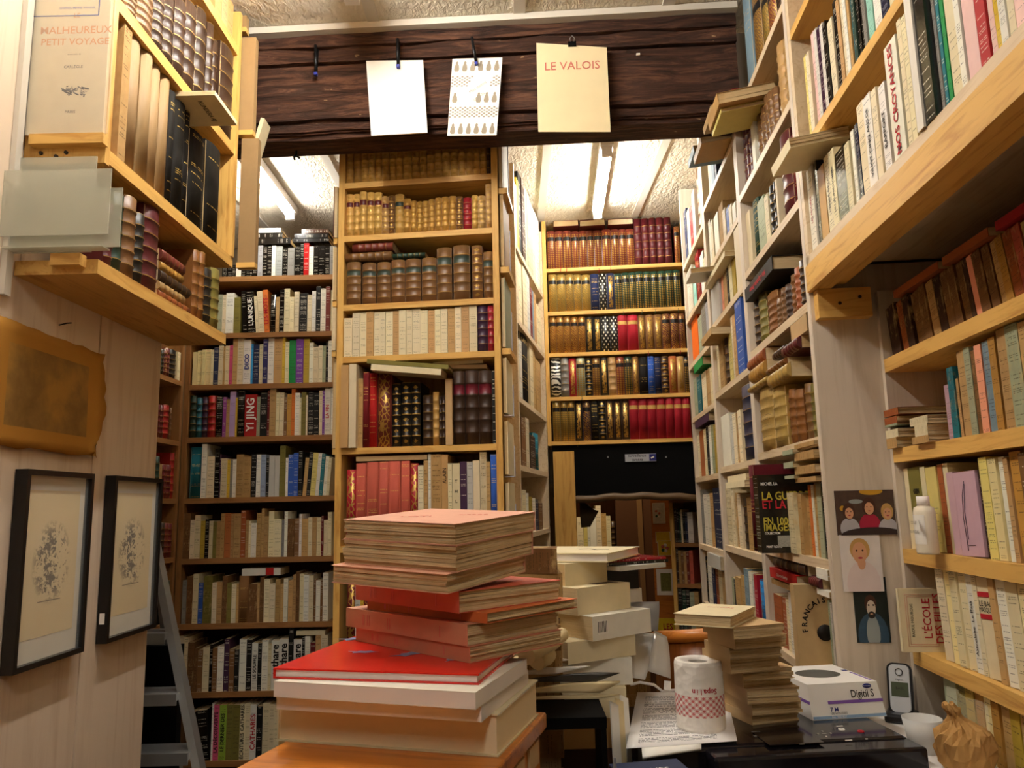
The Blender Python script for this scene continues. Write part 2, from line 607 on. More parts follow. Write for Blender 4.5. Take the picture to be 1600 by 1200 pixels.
def book_mb(b, t, h, w, kind, label=None):
    """standing book: thickness t along x, height h along z, spine at y = 0 facing -y; slots 0 cover, 1 pages, 2 spine label"""
    x = t / 2
    if kind == 'paper':
        c = min(0.0007, t * 0.12)
        b.box(-x, x, 0, c, 0, h, 0, True)
        b.box(-x, -x + c, c, w, 0, h, 0)
        b.box(x - c, x, c, w, 0, h, 0)
        b.box(-x + c, x - c, c, w - 0.001, 0.0012, h - 0.0012, 1)
        return
    c = min(0.0026, t * 0.16)
    n = 7 if kind != 'hard' else 5
    bul = {'hard': 0.10, 'leather': 0.30, 'round': 0.26}[kind] * t
    bul = min(bul, 0.012)
    prof = []
    for i in range(n):
        a = -1 + 2 * i / (n - 1)
        prof.append((a * x, bul * (1 - math.sqrt(max(0, 1 - (a * 0.985) ** 2))) / (1 - math.sqrt(1 - 0.985 ** 2))))
    zs = [(0, 0, 0)]
    if kind == 'leather':
        nb = 5
        for i in range(1, nb + 1):
            zc = h * i / (nb + 1)
            hw = 0.0022
            zs += [(zc - 2 * hw, 0, 0), (zc - hw * 0.8, -0.0022, 0), (zc + hw * 0.8, -0.0022, 0), (zc + 2 * hw, 0, 0)]
    elif label:
        zs += [(h * 0.74, 0, 0), (h * 0.84, 0, 0)]
    zs.append((h, 0, 0))
    base = len(b.v)
    for z, dy, _ in zs:
        for (a, yy) in prof:
            b.v.append((a, yy + dy, z))
    for i in range(len(zs) - 1):
        mi = 0
        zc = (zs[i][0] + zs[i + 1][0]) / 2 / h
        if label and ((kind == 'leather' and (0.68 < zc < 0.82 and zs[i + 1][0] - zs[i][0] > 0.01)) or (kind != 'leather' and i == 1)):
            mi = 2
        for j in range(n - 1):
            q = [base + i * n + j, base + i * n + j + 1, base + (i + 1) * n + j + 1, base + (i + 1) * n + j]
            u0, u1 = j / (n - 1), (j + 1) / (n - 1)
            b.idx(q, mi, [(u0, zs[i][0] / h), (u1, zs[i][0] / h), (u1, zs[i + 1][0] / h), (u0, zs[i + 1][0] / h)], True)
    top = base + (len(zs) - 1) * n
    b.idx([top + j for j in range(n)], 0)
    b.idx([base + j for j in reversed(range(n))], 0)
    b.box(-x, -x + c, bul * 0.9, w, 0, h, 0)
    b.box(x - c, x, bul * 0.9, w, 0, h, 0)
    b.box(-x + c, x - c, bul * 0.8, w - 0.004, 0.003, h - 0.004, 1)


BOOKS = []     # (object, colour, kind key, where, group, order) for the labelling pass


def book(mw, t, h, w, col, k, where=None, group=None, order=None, pages='page_edges', state='', seen=9e9):
    kind, mat, noun, lab = KIND[k]
    b = MB()
    book_mb(b, t, h, w, kind, lab)
    o = b.obj({'w': 'worn_paperback', 's': 'glossy_paperback'}.get(k, NAMES[kind]), [mat, pages] + ([lab] if lab else []))
    o.matrix_world = mw
    j = random.uniform(0.88, 1.08)
    c = RGB[col]
    o.color = (min(1, c[0] * j), min(1, c[1] * j * random.uniform(0.97, 1.03)), min(1, c[2] * j * random.uniform(0.94, 1.06)), 1)
    o['category'] = {'w': 'worn paperback', 's': 'glossy paperback'}.get(k, CATS[kind])
    if group:
        o['group'] = group
    BOOKS.append([o, col, noun, where, order, state, seen])
    return o


def flat_mb(L, W, Tk, kind='paper', over=0.0, sig=0, curl=0.0):
    """lying book: spine along x at y = 0 facing -y, thickness up; returns (cover, pages)"""
    cv, pg = MB(), MB()
    c = 0.0022 if kind == 'hard' else 0.0008
    o_ = 0.003 if kind == 'hard' else over
    cv.box(-L / 2, L / 2, 0, W, 0, c)
    cv.box(-L / 2, L / 2, 0, W, Tk - c, Tk)
    if kind == 'leather':
        n = 7
        rings = []
        zs = [-L / 2]
        for i in range(1, 6):
            xc = -L / 2 + L * i / 6
            zs += [xc - 0.004, xc - 0.0015, xc + 0.0015, xc + 0.004]
        zs.append(L / 2)
        for i, xx in enumerate(zs):
            bump = -0.002 if (i % 4 in (2, 3) and 0 < i < len(zs) - 1) else 0
            ring = []
            for q in range(n):
                a = -1 + 2 * q / (n - 1)
                ring.append((xx, -min(0.012, Tk * 0.3) * math.sqrt(max(0, 1 - a * a)) + bump, Tk / 2 + a * Tk / 2))
            rings.append(ring)
        b0 = len(cv.v)
        for r_ in rings:
            cv.v += r_
        for i in range(len(rings) - 1):
            for q in range(n - 1):
                v0, v1 = (zs[i] + L / 2) / L, (zs[i + 1] + L / 2) / L
                a = b0 + i * n + q
                cv.idx([a, a + n, a + n + 1, a + 1], 0, [(q / 6, v0), (q / 6, v1), ((q + 1) / 6, v1), ((q + 1) / 6, v0)], True)
        cv.idx([b0 + q for q in range(n)])
        e = b0 + (len(rings) - 1) * n
        cv.idx([e + q for q in reversed(range(n))])
    else:
        b0 = len(cv.v)
        cv.v += [(-L / 2, 0, c), (L / 2, 0, c), (L / 2, 0, Tk - c), (-L / 2, 0, Tk - c), (-L / 2, c, c), (L / 2, c, c), (L / 2, c, Tk - c), (-L / 2, c, Tk - c)]
        cv.idx([b0, b0 + 1, b0 + 2, b0 + 3], 0, [(0, 0), (0, 1), (1, 1), (1, 0)])
        cv.idx([b0 + 5, b0 + 4, b0 + 7, b0 + 6])
        cv.idx([b0, b0 + 3, b0 + 7, b0 + 4])
        cv.idx([b0 + 1, b0 + 5, b0 + 6, b0 + 2])
    if sig:
        th = (Tk - 2 * c) / sig
        for i in range(sig):
            dx, dy, d2 = (random.uniform(0, 0.004) for _ in range(3))
            pg.box(-L / 2 + o_ + dx, L / 2 - o_ - d2, c, W - o_ - dy, c + th * i + th * 0.04, c + th * (i + 0.96), 0, False, 0.0006)
    else:
        pg.box(-L / 2 + o_, L / 2 - o_, c, W - o_, c, Tk - c)
    return cv, pg


def flat_book(mw, L, W, Tk, col, kind='paper', label=None, group=None, cover=None, pages='page_edges', sig=0, cat='book', name=None, where=None, over=0.0):
    cv, pg = flat_mb(L, W, Tk, kind, over, sig)
    nm = name or ('booklet' if label and 'booklet' in label else None) or ('worn_paperback' if cover == 'cover_worn' else None) or {'paper': 'paperback', 'hard': 'hardback', 'leather': 'leather_bound_book'}[kind]
    r = empty(nm, mw)
    mt = cover or {'paper': 'cover_paper', 'hard': 'cover_cloth', 'leather': 'leather'}[kind]
    o = cv.obj('cover', mt, r)
    c = RGB[col] if isinstance(col, str) else col
    o.color = c
    p = pg.obj('page_block', pages, r)
    r['category'] = {'booklet': 'booklet', 'worn_paperback': 'worn paperback'}.get(nm) or {'paper': 'paperback', 'hard': 'hardback', 'leather': 'leather book'}[kind]
    if group:
        r['group'] = group
    if label:
        r['label'] = label
    else:
        BOOKS.append([r, col, {'paper': 'paperback', 'hard': 'hardback', 'leather': 'leather-bound book'}[kind], where, None, 'flat '])
    return r


# ------------------------------------------------------------------ bookcases
BAYS = []       # (frame, inner u0, inner u1, depth, shelf heights, shelf thickness, inner top)
STAND, LIE = [], []


def bay_at(fr, u, z):
    best = None
    for b in BAYS:
        if b[0] is fr and b[1] - 0.06 < u < b[2] + 0.06 and b[4][0] - 0.06 < z < b[6] + 0.05:
            d = max(b[1] - u, u - b[2], 0)
            if best is None or d < best[0]:
                best = (d, b)
    return best and best[1]


def level(b, z):
    """shelf under z and the free height above it"""
    low = max((s for s in b[4] if s <= z + 0.03), default=b[4][0])
    up = min((s - b[5] for s in b[4] if s > low + 0.01), default=b[6])
    return low, up


def case(name, fr, u0, u1, depth, z0, z1, shelves, label, cat='bookcase', th=0.022, side=0.022, mats=('pine_long', 'pine_up'), back=True, front_lip=0.0,
         back_mat=None, top=False, posts=()):
    r = empty(name, fr.mat(u0, 0, z0), label, cat)
    W = u1 - u0
    BAYS.append((fr, u0 + side + 0.0008, u1 - side - 0.0008, depth, sorted(shelves), th, z1 if top else CZ - 0.012))
    for k, (a, b_) in enumerate([(0, side), (W - side, W)] + [(p - u0 - side / 2, p - u0 + side / 2) for p in posts]):
        boxobj('side_panel', mats[1], a, b_, 0, depth, 0, z1 - z0, r)
    if back:
        boxobj('back_panel', back_mat or mats[1], side, W - side, depth - 0.008, depth, 0, z1 - z0, r)
    for z in shelves:
        boxobj('shelf', mats[0], side, W - side, 0, depth - 0.008, z - th - z0, z - z0, r)
    if top:
        boxobj('top_board', mats[0], 0, W, 0, depth, z1 - z0, z1 - z0 + th, r)
    return r


def row(fr, z, tf, x0, spec, where, group, depth=0.24, inset=0.006, lean=0.0, pages='page_edges', maxw=0.19, state='', zmax=None):
    """stand a row of books on the shelf at height z; spec entries: 'x_right y_top colour kind [option]'"""
    ox, oy, s = tf
    X = lambda v: ox + v / s
    Y = lambda v: oy + v / s
    xl = x0
    L_ = []
    for ent in spec.split(';'):
        q = ent.split()
        if not q:
            continue
        xr = float(q[0])
        if q[1] == '-':
            xl = xr
            continue
        yt, col, k = float(q[1]), q[2], q[3]
        ln, ins = lean, inset
        for o_ in q[4:]:
            if o_[0] == 'L':
                ln = float(o_[1:])
            if o_[0] == 'O':
                ins = inset - float(o_[1:])
        if abs(ln) < 3.5 and not lean:
            ln = ln if abs(ln) == 2 and spec.count('L2') > 8 else 0
        uu, zt = fr.hit((X(xl) + X(xr)) / 2, Y(yt), ins)
        yb = px(fr.at(uu, ins, z))[1]
        ym = (Y(yt) + yb) / 2
        ua, ub = fr.hit(X(xl), ym, ins)[0], fr.hit(X(xr), ym, ins)[0]
        seen = (X(xr) - X(xl)) * max(0, yb - Y(yt)) if X(xl) < 1598 else 0
        L_.append([ua, ub, max(0.06, zt - z), col, k, ln, ins, seen])
        xl = xr
    mid = (L_[0][0] + L_[-1][1]) / 2
    b = bay_at(fr, mid, z)
    lo, hi, top, bd = -9, 9, 9, depth
    if b and z > b[6] - 0.03:
        lo, hi, top = b[1] - 0.02, b[2] + 0.02, CZ - 0.02
    elif b:
        lo, hi, bd = b[1], b[2], b[3] - 0.009
        z, top = level(b, z) if abs(level(b, z)[0] - z) < 0.02 else (z, level(b, z)[1])
    # no book starts before its neighbour ends; a book that leans needs room for its head
    end, pl_, ph = -9, 0, 0
    for e in L_:
        e[2] = min(e[2], (top if zmax is None else min(top, zmax)) - z - 0.002)
        need = 0.0
        if e[5] > 0 and pl_ <= 0:
            need = e[2] * math.tan(R(e[5]))
        if pl_ < 0 and e[5] >= 0:
            need = max(need, ph * math.tan(R(-pl_)))
        if e[5]:
            sh = math.tan(R(e[5])) * e[2] * 0.5      # measured at mid height, stands at its foot
            e[0] += sh
            e[1] += sh
        wd = e[1] - e[0]
        e[0] = max(e[0], end + need)
        e[1] = max(e[1], e[0] + max(0.006, 0.55 * wd))
        end, pl_, ph = e[1], e[5], e[2]
    a0, a1 = L_[0][0], L_[-1][1]
    n0 = lo + (L_[0][2] * math.tan(R(L_[0][5])) if L_[0][5] > 0 else 0)
    n1 = hi - (L_[-1][2] * math.tan(R(-L_[-1][5])) if L_[-1][5] < 0 else 0)
    if a0 < n0 or a1 > n1:                      # keep the row between the side panels
        c0, c1 = max(a0, n0), min(a1, n1)
        if c1 - c0 < 0.8 * (a1 - a0):           # slide before squeezing
            if a0 < n0:
                c1 = min(n1, c0 + (a1 - a0))
            else:
                c0 = max(n0, c1 - (a1 - a0))
        f = (c1 - c0) / (a1 - a0)
        for e in L_:
            e[0], e[1] = c0 + (e[0] - a0) * f, c0 + (e[1] - a0) * f
    for order, (ua, ub, h, col, k, ln, ins, seen) in enumerate(L_):
        t = max(0.004, (ub - ua) * 0.97)
        um = (ua + ub) / 2
        jit = ins + random.uniform(0, 0.006)
        w = min(depth - 0.012 - max(ins, 0), max(0.1, min(maxw, h * 0.7)), bd - jit - 0.002)
        if ln:                                  # positive: the top leans towards -u; the book stands on its lower corner
            sg = 1 if ln > 0 else -1
            th_ = abs(R(ln))
            t *= math.cos(th_)
            h = min(h, (h - t * math.sin(th_)) / math.cos(th_))
            mw = fr.mat(um - sg * (ub - ua) * 0.485, jit, z) @ Matrix.Rotation(-sg * th_, 4, 'Y') @ Matrix.Translation((sg * t / 2, 0, 0))
        else:
            mw = fr.mat(um, jit, z)
        o = book(mw, t, h, w, col, k, where, group, order, pages, '', seen)
        STAND.append([o, fr, um - t / 2, um + t / 2, jit, jit + w, z, h, ln])


def flat_row(fr, z, tf, x0, y0, x1, y1, col, kind, label, depth=0.16, inset=0.0, group=None, pages='page_edges', pitch=0.0, cover=None, lift=None, sig=0, fit=True):
    """a lying book whose spine (front) rectangle is x0..x1, y0..y1 in the picture crop; z None: take it from the crop"""
    ox, oy, s = tf
    ua, za = fr.hit(ox + x0 / s, oy + y1 / s, inset)
    ub, zb = fr.hit(ox + x1 / s, oy + y1 / s, inset)
    um, zt = fr.hit(ox + (x0 + x1) / 2 / s, oy + y0 / s, inset)
    zz = z if z is not None else (za + zb) / 2
    Tk = max(0.008, zt - (za + zb) / 2)
    b = bay_at(fr, (ua + ub) / 2, zz)
    if b and fit:
        low, up = level(b, zz + Tk * 0.3)
        if up < zz + Tk - 0.02 and up - low > 0.05:
            Tk = min(Tk, up - low - 0.003)
        zz = min(max(zz, low), up - Tk - 0.001)
        ua, ub = max(ua, b[1] + 0.001), min(ub, b[2] - 0.001)
        depth = min(depth, b[3] - 0.012 - max(inset, 0))
    mw = fr.mat((ua + ub) / 2, inset, zz) @ Matrix.Rotation(R(pitch), 4, 'Y')
    r = flat_book(mw, abs(ub - ua), depth, Tk, col, kind, label, group, cover, pages, sig)
    LIE.append([r, fr, ua, ub, inset, inset + depth, zz, Tk, pitch, 0.0])
    return r, zz + Tk


def settle():
    """lying books rest on what stands below them: first part the lying ones, then trim the standing ones to reach just up to them"""
    for i, a in enumerate(sorted(LIE, key=lambda e: e[6])):
        for b in sorted(LIE, key=lambda e: e[6]):
            if b is a or b[1] is not a[1] or b[6] < a[6] or b[8] or a[8] or b[9] or a[9]:
                continue
            if min(a[3], b[3]) - max(a[2], b[2]) > 0.003 and min(a[5], b[5]) - max(a[4], b[4]) > 0.003 and b[6] < a[6] + a[7]:
                if b[6] > a[6] + 0.45 * a[7]:
                    k = (b[6] - a[6] - 0.0002) / a[7]            # thin the lower one to meet the upper one
                    for c in a[0].children:
                        c.data.transform(Matrix.Diagonal((1, 1, k, 1)))
                    a[7] *= k
                elif b[3] - b[2] > a[3] - a[2]:
                    b[0].location.z += a[6] + a[7] - b[6]
                    b[6] = a[6] + a[7]
                else:
                    b[0].location.z += a[6] + a[7] - b[6]
                    b[6] = a[6] + a[7]
    for s in STAND:
        o, fr, ua, ub, n0, n1, z, h, ln = s
        if ln:
            continue
        lim = 9
        for a in LIE:
            if a[1] is not fr or min(ub, a[3]) - max(ua, a[2]) < 0.002 or min(n1, a[5]) - max(n0, a[4]) < 0.002:
                continue
            uc = (a[2] + a[3]) / 2
            zb = min(a[6] - (max(ua, a[2]) - uc) * math.tan(R(a[8])), a[6] - (min(ub, a[3]) - uc) * math.tan(R(a[8]))) + max(0, n0 - a[4]) * math.tan(R(a[9]))
            if z < zb < z + h:
                lim = min(lim, zb)
        if lim < 9:
            k = (lim - z - 0.0003) / h
            if k < 0.4:
                print('SETTLE?', o.name, round(k, 2), s[6])
                continue
            o.data.transform(Matrix.Diagonal((1, 1, k, 1)))
            for c in o.children:
                c.location.z *= k
            s[7] = h * k


ANCHOR = [('brown bookcase', 'ladder end'), ('pine bookcase', 'brown bookcase end'), ('doorway case', 'jamb end'), ('corner', 'ladder end'), ('photo panel bay', 'doorway end'), ('middle wall', 'doorway end'),
          ('doorway wall', 'doorway end'), ('hanging', 'acrylic holder'), ('lower pine', 'panel end'), ('side bookcase', 'pine end'), ('shelf above', 'panel end'), ('upper unit', 'panel end'), ('', 'jamb end')]
NUM = ['first', 'second', 'third', 'fourth', 'fifth', 'sixth', 'seventh', 'eighth', 'ninth', 'tenth', 'eleventh', 'twelfth', 'thirteenth', 'fourteenth', 'fifteenth', 'sixteenth', 'seventeenth', 'eighteenth',
       'nineteenth', 'twentieth'] + ['twenty-' + q for q in ('first', 'second', 'third', 'fourth', 'fifth', 'sixth', 'seventh', 'eighth', 'ninth')] + ['thirtieth'] + ['thirty-' + q for q in ('first', 'second', 'third', 'fourth', 'fifth', 'sixth')]


def label_books():
    """tell shelf neighbours apart by colour, binding and shelf, else by counting from a named end of the shelf"""
    rows = {}
    for e in BOOKS:
        rows.setdefault(e[3], []).append(e)
    for wh, es in rows.items():
        end = next(a for k, a in ANCHOR if wh.startswith(k) or k == '')
        cls = {}
        for e in es:
            cls.setdefault((e[1], e[2]), []).append(e)
        for (col, noun), mem in cls.items():
            for e in mem:
                lab = cw(col) + ' ' + noun
                if len(mem) > 1:
                    lab += ', %s from %s' % (NUM[e[4]], end)
                e[0]['label'] = lab + ', ' + wh


def join_small(limit):
    """past the limit, the paperbacks that show smallest become one lot"""
    ps = [e for e in BOOKS if e[2] == 'paperback' and e[0].type == 'MESH']
    ps.sort(key=lambda e: -e[6] - (1e8 if len(e[0].children) else 0))
    rest = ps[limit:]
    if not rest:
        return
    mats, vs_, fs_, ms_, uv_, tint = [], [], [], [], [], []
    for e in rest:
        o, me = e[0], e[0].data
        b0 = len(vs_)
        vs_ += [tuple(o.matrix_world @ v.co) for v in me.vertices]
        ids = []
        for mt in me.materials:
            if mt not in mats:
                mats.append(mt)
            ids.append(mats.index(mt))
        ul = me.uv_layers[0].data
        for p in me.polygons:
            fs_.append(tuple(b0 + i for i in p.vertices))
            ms_.append(ids[p.material_index])
            for li in p.loop_indices:
                uv_ += list(ul[li].uv)
        tint += list(o.color) * len(me.vertices)
    me = bpy.data.meshes.new('small_paperbacks')
    me.from_pydata(vs_, [], fs_)
    for mt in mats:
        me.materials.append(mt)
    me.polygons.foreach_set('material_index', ms_)
    me.uv_layers.new(name='UVMap').data.foreach_set('uv', uv_)
    ca = me.color_attributes.new('Tint', 'FLOAT_COLOR', 'POINT')
    ca.data.foreach_set('color', tint)
    o = bpy.data.objects.new('small_paperbacks', me)
    o.color = (0, 0, 0, 1)
    COL.objects.link(o)
    o['kind'] = 'stuff'
    tag(o, 'remaining thin paperbacks filling the gaps along the shelves', 'paperbacks')
    for e in rest:
        bpy.data.objects.remove(e[0])
        BOOKS.remove(e)


# ------------------------------------------------------------------ the room
plain('floor_mat', '#4a3d30', 0.6, 0.2)
plain('plaster', '#7d6c54', 0.9, 0.1)
plain('black_paint', '#070605', 0.8, 0.1)
plain('white_strip', '#d6cdbd', 0.6, 0.2, vary=0.05)
plain('white_laminate', '#efe7e0', 0.35, 0.4, vary=0.05)
plain('dark_metal', '#1b1b1d', 0.35, 0.5, 0.6)
plain('nail_metal', '#3a332d', 0.4, 0.5, 0.8)
plain('brown_door', '#54341c', 0.5, 0.3)

struct(boxobj('floor', 'floor_mat', -2.4, 2.2, -2.2, 7.2, -0.05, 0))
ceil = struct(boxobj('ceiling', 'plaster', -2.4, 2.2, -2.2, 7.2, CZ + 0.012, CZ + 0.06))
SXF = [-1.85, -1.38, -0.90, -0.425, 0.05, 0.525, 1.0, 1.5]
SXB = [-1.85, -1.36, -0.82, -0.34, 0.18, 0.70, 1.2, 1.6]
for (ya, yb, sx) in ((-2.0, 2.36, SXF), (2.36, 4.45, SXB)):
    for i in range(len(sx) - 1):
        boxobj('ceiling_panel', 'textured_ceiling', sx[i] + 0.002, sx[i + 1] - 0.002, ya, yb, CZ, CZ + 0.012, ceil)
        boxobj('ceiling_strip', 'white_strip', sx[i] - 0.019, sx[i] + 0.019, ya, yb, CZ - 0.005, CZ, ceil)

struct(boxobj('wall_left', 'plaster', -1.95, -1.83, -2.2, 4.6, 0, CZ + 0.01))
struct(boxobj('wall_front', 'plaster', -2.4, 2.2, -2.2, -2.1, 0, CZ + 0.01))
wb = struct(boxobj('wall_back', 'plaster', -1.83, 0.14, 4.47, 4.6, 0, CZ + 0.01))
boxobj('wall_over_doorway', 'plaster', 0.14, 1.3, 4.47, 4.6, 1.62, CZ + 0.01, wb)
boxobj('wall_beside_doorway', 'plaster', 1.02, 1.5, 4.47, 4.6, 0, 1.62, wb)

RMf = Frame(0.55, 0, -94.77)
RLf = Frame(0.695, 0, -94.77)
uY = lambda Y: -Y / math.cos(R(4.77))
b = MB()
b.box(uY(4.46), uY(-2.2), 0.425, 0.5, 0, CZ + 0.01)
struct(b.obj('wall_right', 'plaster', None, RMf.mat()))

# partition of upright boards on the aisle's other side
part = empty('wall_partition', T(-1.0, 0, 0))
struct(part)
for (ya, yb) in ((0.9, 1.822), (1.828, 2.15)):
    boxobj('wall_board', 'wall_panel', -0.022, 0, ya, yb, 0, CZ, part)
boxobj('partition_stud', 'pale_long', -0.10, -0.022, 2.05, 2.148, 0, CZ, part)

# old oak beam across the room
BMf = Frame(0, 2.31, -3)
bm_root = struct(empty('trim_beam', BMf.mat(0, 0, 2.70)))
for nm, mt, n0, n1, z0, z1 in (('beam_face', 'old_beam', 0.0, 0.12, 0.06, 0.250), ('beam_upper_board', 'old_beam', -0.008, 0.12, 0.258, 0.335),
                               ('beam_upper_moulding', 'old_beam', -0.022, 0.12, 0.305, 0.346), ('beam_lower_board', 'old_beam', 0.012, 0.12, 0.025, 0.052),
                               ('beam_soffit', 'old_beam', 0.03, 0.14, 0.004, 0.03), ('beam_core', 'old_beam', 0.02, 0.13, 0.02, 0.345),
                               ('cover_strip', 'white_strip', -0.05, -0.018, 0.346, 0.368)):
    bb = MB()
    N = 40
    ua, ub = -1.75, 0.745
    for i in range(N):
        a0, a1 = ua + (ub - ua) * i / N, ua + (ub - ua) * (i + 1) / N
        w0 = 0.004 * math.sin(i * 1.3 + z0 * 40) + 0.003 * math.sin(i * 0.37 + z0 * 9) if mt == 'old_beam' else 0
        w1 = 0.004 * math.sin((i + 1) * 1.3 + z0 * 40) + 0.003 * math.sin((i + 1) * 0.37 + z0 * 9) if mt == 'old_beam' else 0
        P = lambda a, n, z: (a, n, z)
        bb.face([P(a0, n0 + w0, z0 + w0), P(a1, n0 + w1, z0 + w1), P(a1, n0 + w1, z1 + w1 / 2), P(a0, n0 + w0, z1 + w0 / 2)])
        bb.face([P(a0, n0 + w0, z0 + w0), P(a0, n1, z0), P(a1, n1, z0), P(a1, n0 + w1, z0 + w1)])
        bb.face([P(a0, n0 + w0, z1 + w0 / 2), P(a1, n0 + w1, z1 + w1 / 2), P(a1, n1, z1), P(a0, n1, z1)])
    bb.face([(ua, n0, z0), (ua, n0, z1), (ua, n1, z1), (ua, n1, z0)])
    bb.face([(ub, n0, z0), (ub, n1, z0), (ub, n1, z1), (ub, n0, z1)])
    bb.face([(ua, n1, z0), (ua, n1, z1), (ub, n1, z1), (ub, n1, z0)])
    bb.obj(nm, mt, bm_root)

# ------------------------------------------------------------------ fluorescent lamps
def m_tube(name, col, strength):
    t = NT(name)
    t.b.inputs['Emission Color'].default_value = col
    t.b.inputs['Emission Strength'].default_value = strength
    t.out((1, 1, 1, 1), 0.3)


m_tube('lit_tube', (1.0, 0.98, 0.93, 1), 60.0)


def lamp(x, y0, y1, rz, label, name='fluorescent_lamp'):
    r = empty(name, T(x, (y0 + y1) / 2, CZ, rz), label, 'ceiling lamp')
    L = y1 - y0
    boxobj('lamp_housing', 'white_laminate', -0.028, 0.028, -L / 2 - 0.04, L / 2 + 0.04, -0.046, -0.004, r)
    b = MB()
    b.tube([(0, -L / 2, -0.063), (0, L / 2, -0.063)], 0.016, 12)
    b.obj('lamp_tube', 'lit_tube', r)
    for s in (-1, 1):
        boxobj('lamp_socket', 'white_laminate', -0.022, 0.022, s * (L / 2 + 0.012) - 0.014, s * (L / 2 + 0.012) + 0.014, -0.085, -0.046, r)
    return r


lamp(-1.13, 3.12, 3.78, 0, 'lit fluorescent ceiling lamp over the brown bookcase')
lamp(0.452, 3.14, 3.86, -3, 'lit fluorescent ceiling lamp over the doorway aisle')
# two more of these lamps on the room side of the beam: one glares on the ceiling just above the picture's top edge, one lights the fronts of the stack and the printer things
lamp(0.0, -1.5, -0.3, 0, 'lit fluorescent ceiling lamp behind the counter', 'fluorescent_lamp_offscreen')
lamp(-0.45, 0.86, 2.06, 0, 'lit fluorescent ceiling lamp on the room side of the beam', 'fluorescent_lamp_offscreen')
# ------------------------------------------------------------------ bookcases
ORD = ['first', 'second', 'third', 'fourth', 'fifth', 'sixth', 'seventh', 'eighth', 'ninth', 'tenth']
LBf = Frame(0, 3.55, 0)
zLB = [LBf.hit(400, y)[1] for y in (442, 519.5, 599.5, 681.5, 776.5, 871, 973, 1080, 1188)]
case('tall_bookcase', LBf, LBf.hit(288, 690)[0] - 0.012, -0.64, 0.28, 0, zLB[0] + 0.01, zLB[1:], 'tall brown bookcase packed with modern paperbacks behind the ladder',
     mats=('brown_long', 'brown_up'), top=True, th=0.024, side=0.024, back_mat='brown_door')
LCf = Frame(-1.535, 0, 90)
zLC = [LCf.hit(262, y)[1] for y in (588, 686, 779, 872, 972, 1075)]
case('corner_bookcase', LCf, 2.3, 3.54, 0.26, 0, zLC[0] + 0.31, zLC, 'brown corner bookcase of old bindings beside the tall brown bookcase', mats=('brown_long', 'brown_up'), back_mat='plaster')
CCf = Frame(-0.65 * 0.86, 2.95 * 0.86, -6)      # stands just behind the beam: the clipped booklets shade its top row
uC0, uC1 = CCf.hit(527, 480)[0], CCf.hit(781, 480)[0]
zCC = [CCf.hit(x, y)[1] for x, y in ((650, 279), (650, 362.5), (650, 471), (650, 553), (650, 697), (650, 852))]
zCC += [zCC[-1] - 0.34, zCC[-1] - 0.68, 0.12]
case('pine_bookcase', CCf, uC0, uC1, 0.24, 0, 3.04, zCC, 'pine bookcase under the beam holding old leather bindings', th=0.02, side=0.021)
RBf = Frame(0.2, 4.1, -5)
uB0, uB1 = RBf.hit(851, 520)[0], RBf.hit(1085, 560)[0]
zRB = [RBf.hit(x, y)[1] for x, y in ((960, 415), (965, 483), (967, 548), (971, 617), (970, 687))]
case('doorway_bookcase', RBf, uB0, uB1, 0.25, zRB[-1] - 0.022, RBf.hit(860, 345)[1], zRB, 'pine wall case of gilt book-club volumes above the doorway', th=0.02, side=0.02, back_mat='brown_door')
zN = [2.73, 2.47, 2.212, 1.957, 1.641, 1.363, 1.087]
zM = [2.69, 2.422, 2.187, 1.918, 1.628, 1.335, 1.07]
zF = [2.64, 2.37, 2.142, 1.89, 1.61, 1.308, 1.05]
mats = ('pale_long', 'grey_panel')
case('aisle_bookcase', RMf, uY(2.375), uY(1.733), 0.42, 0, 3.04, zN + [0.8, 0.5, 0.2], 'pale wall bookcase bay beside the panel of photographs', mats=mats)
case('aisle_bookcase', RMf, uY(3.02), uY(2.377), 0.42, 0, 3.04, zM + [0.8, 0.5, 0.2], 'middle pale wall bookcase bay with slanting flat books', mats=mats)
case('aisle_bookcase', RMf, uY(3.66), uY(3.022), 0.42, 0, 3.04, zF + [0.8, 0.5, 0.2], 'pale wall bookcase bay next to the doorway', mats=mats)
# upper unit carried on the thick pine edge, and the set-back shelves below it
zU = [2.62, 2.312]
ru = case('upper_bookcase', RMf, uY(1.731), uY(0.5), 0.42, 2.035, 3.04, zU, 'pale upper bookcase overhanging the lower shelves on a thick pine edge', mats=('pine_long', 'pale_long'))
W_ = uY(0.5) - uY(1.731)
BAYS[-1] = BAYS[-1][:4] + ([2.0575] + BAYS[-1][4],) + BAYS[-1][5:]
boxobj('bottom_board', 'pale_long', 0, W_, 0.0, 0.42, 0.0, 0.022, ru)
boxobj('edge_board', 'pine_long', 0, W_, -0.004, 0.04, -0.062, -0.001, ru)
boxobj('under_rail', 'pine_long', 0.02, W_, 0.04, 0.075, -0.05, -0.001, ru)
zL = [1.806, 1.605, 1.39, 1.182, 0.93]
case('lower_bookcase', RLf, uY(1.722), uY(0.5), 0.27, 0, 1.965, zL, 'pine shelves of worn paperbacks set back under the thick pine edge', mats=('pine_long', 'grey_panel'), th=0.03, back_mat='brown_door')
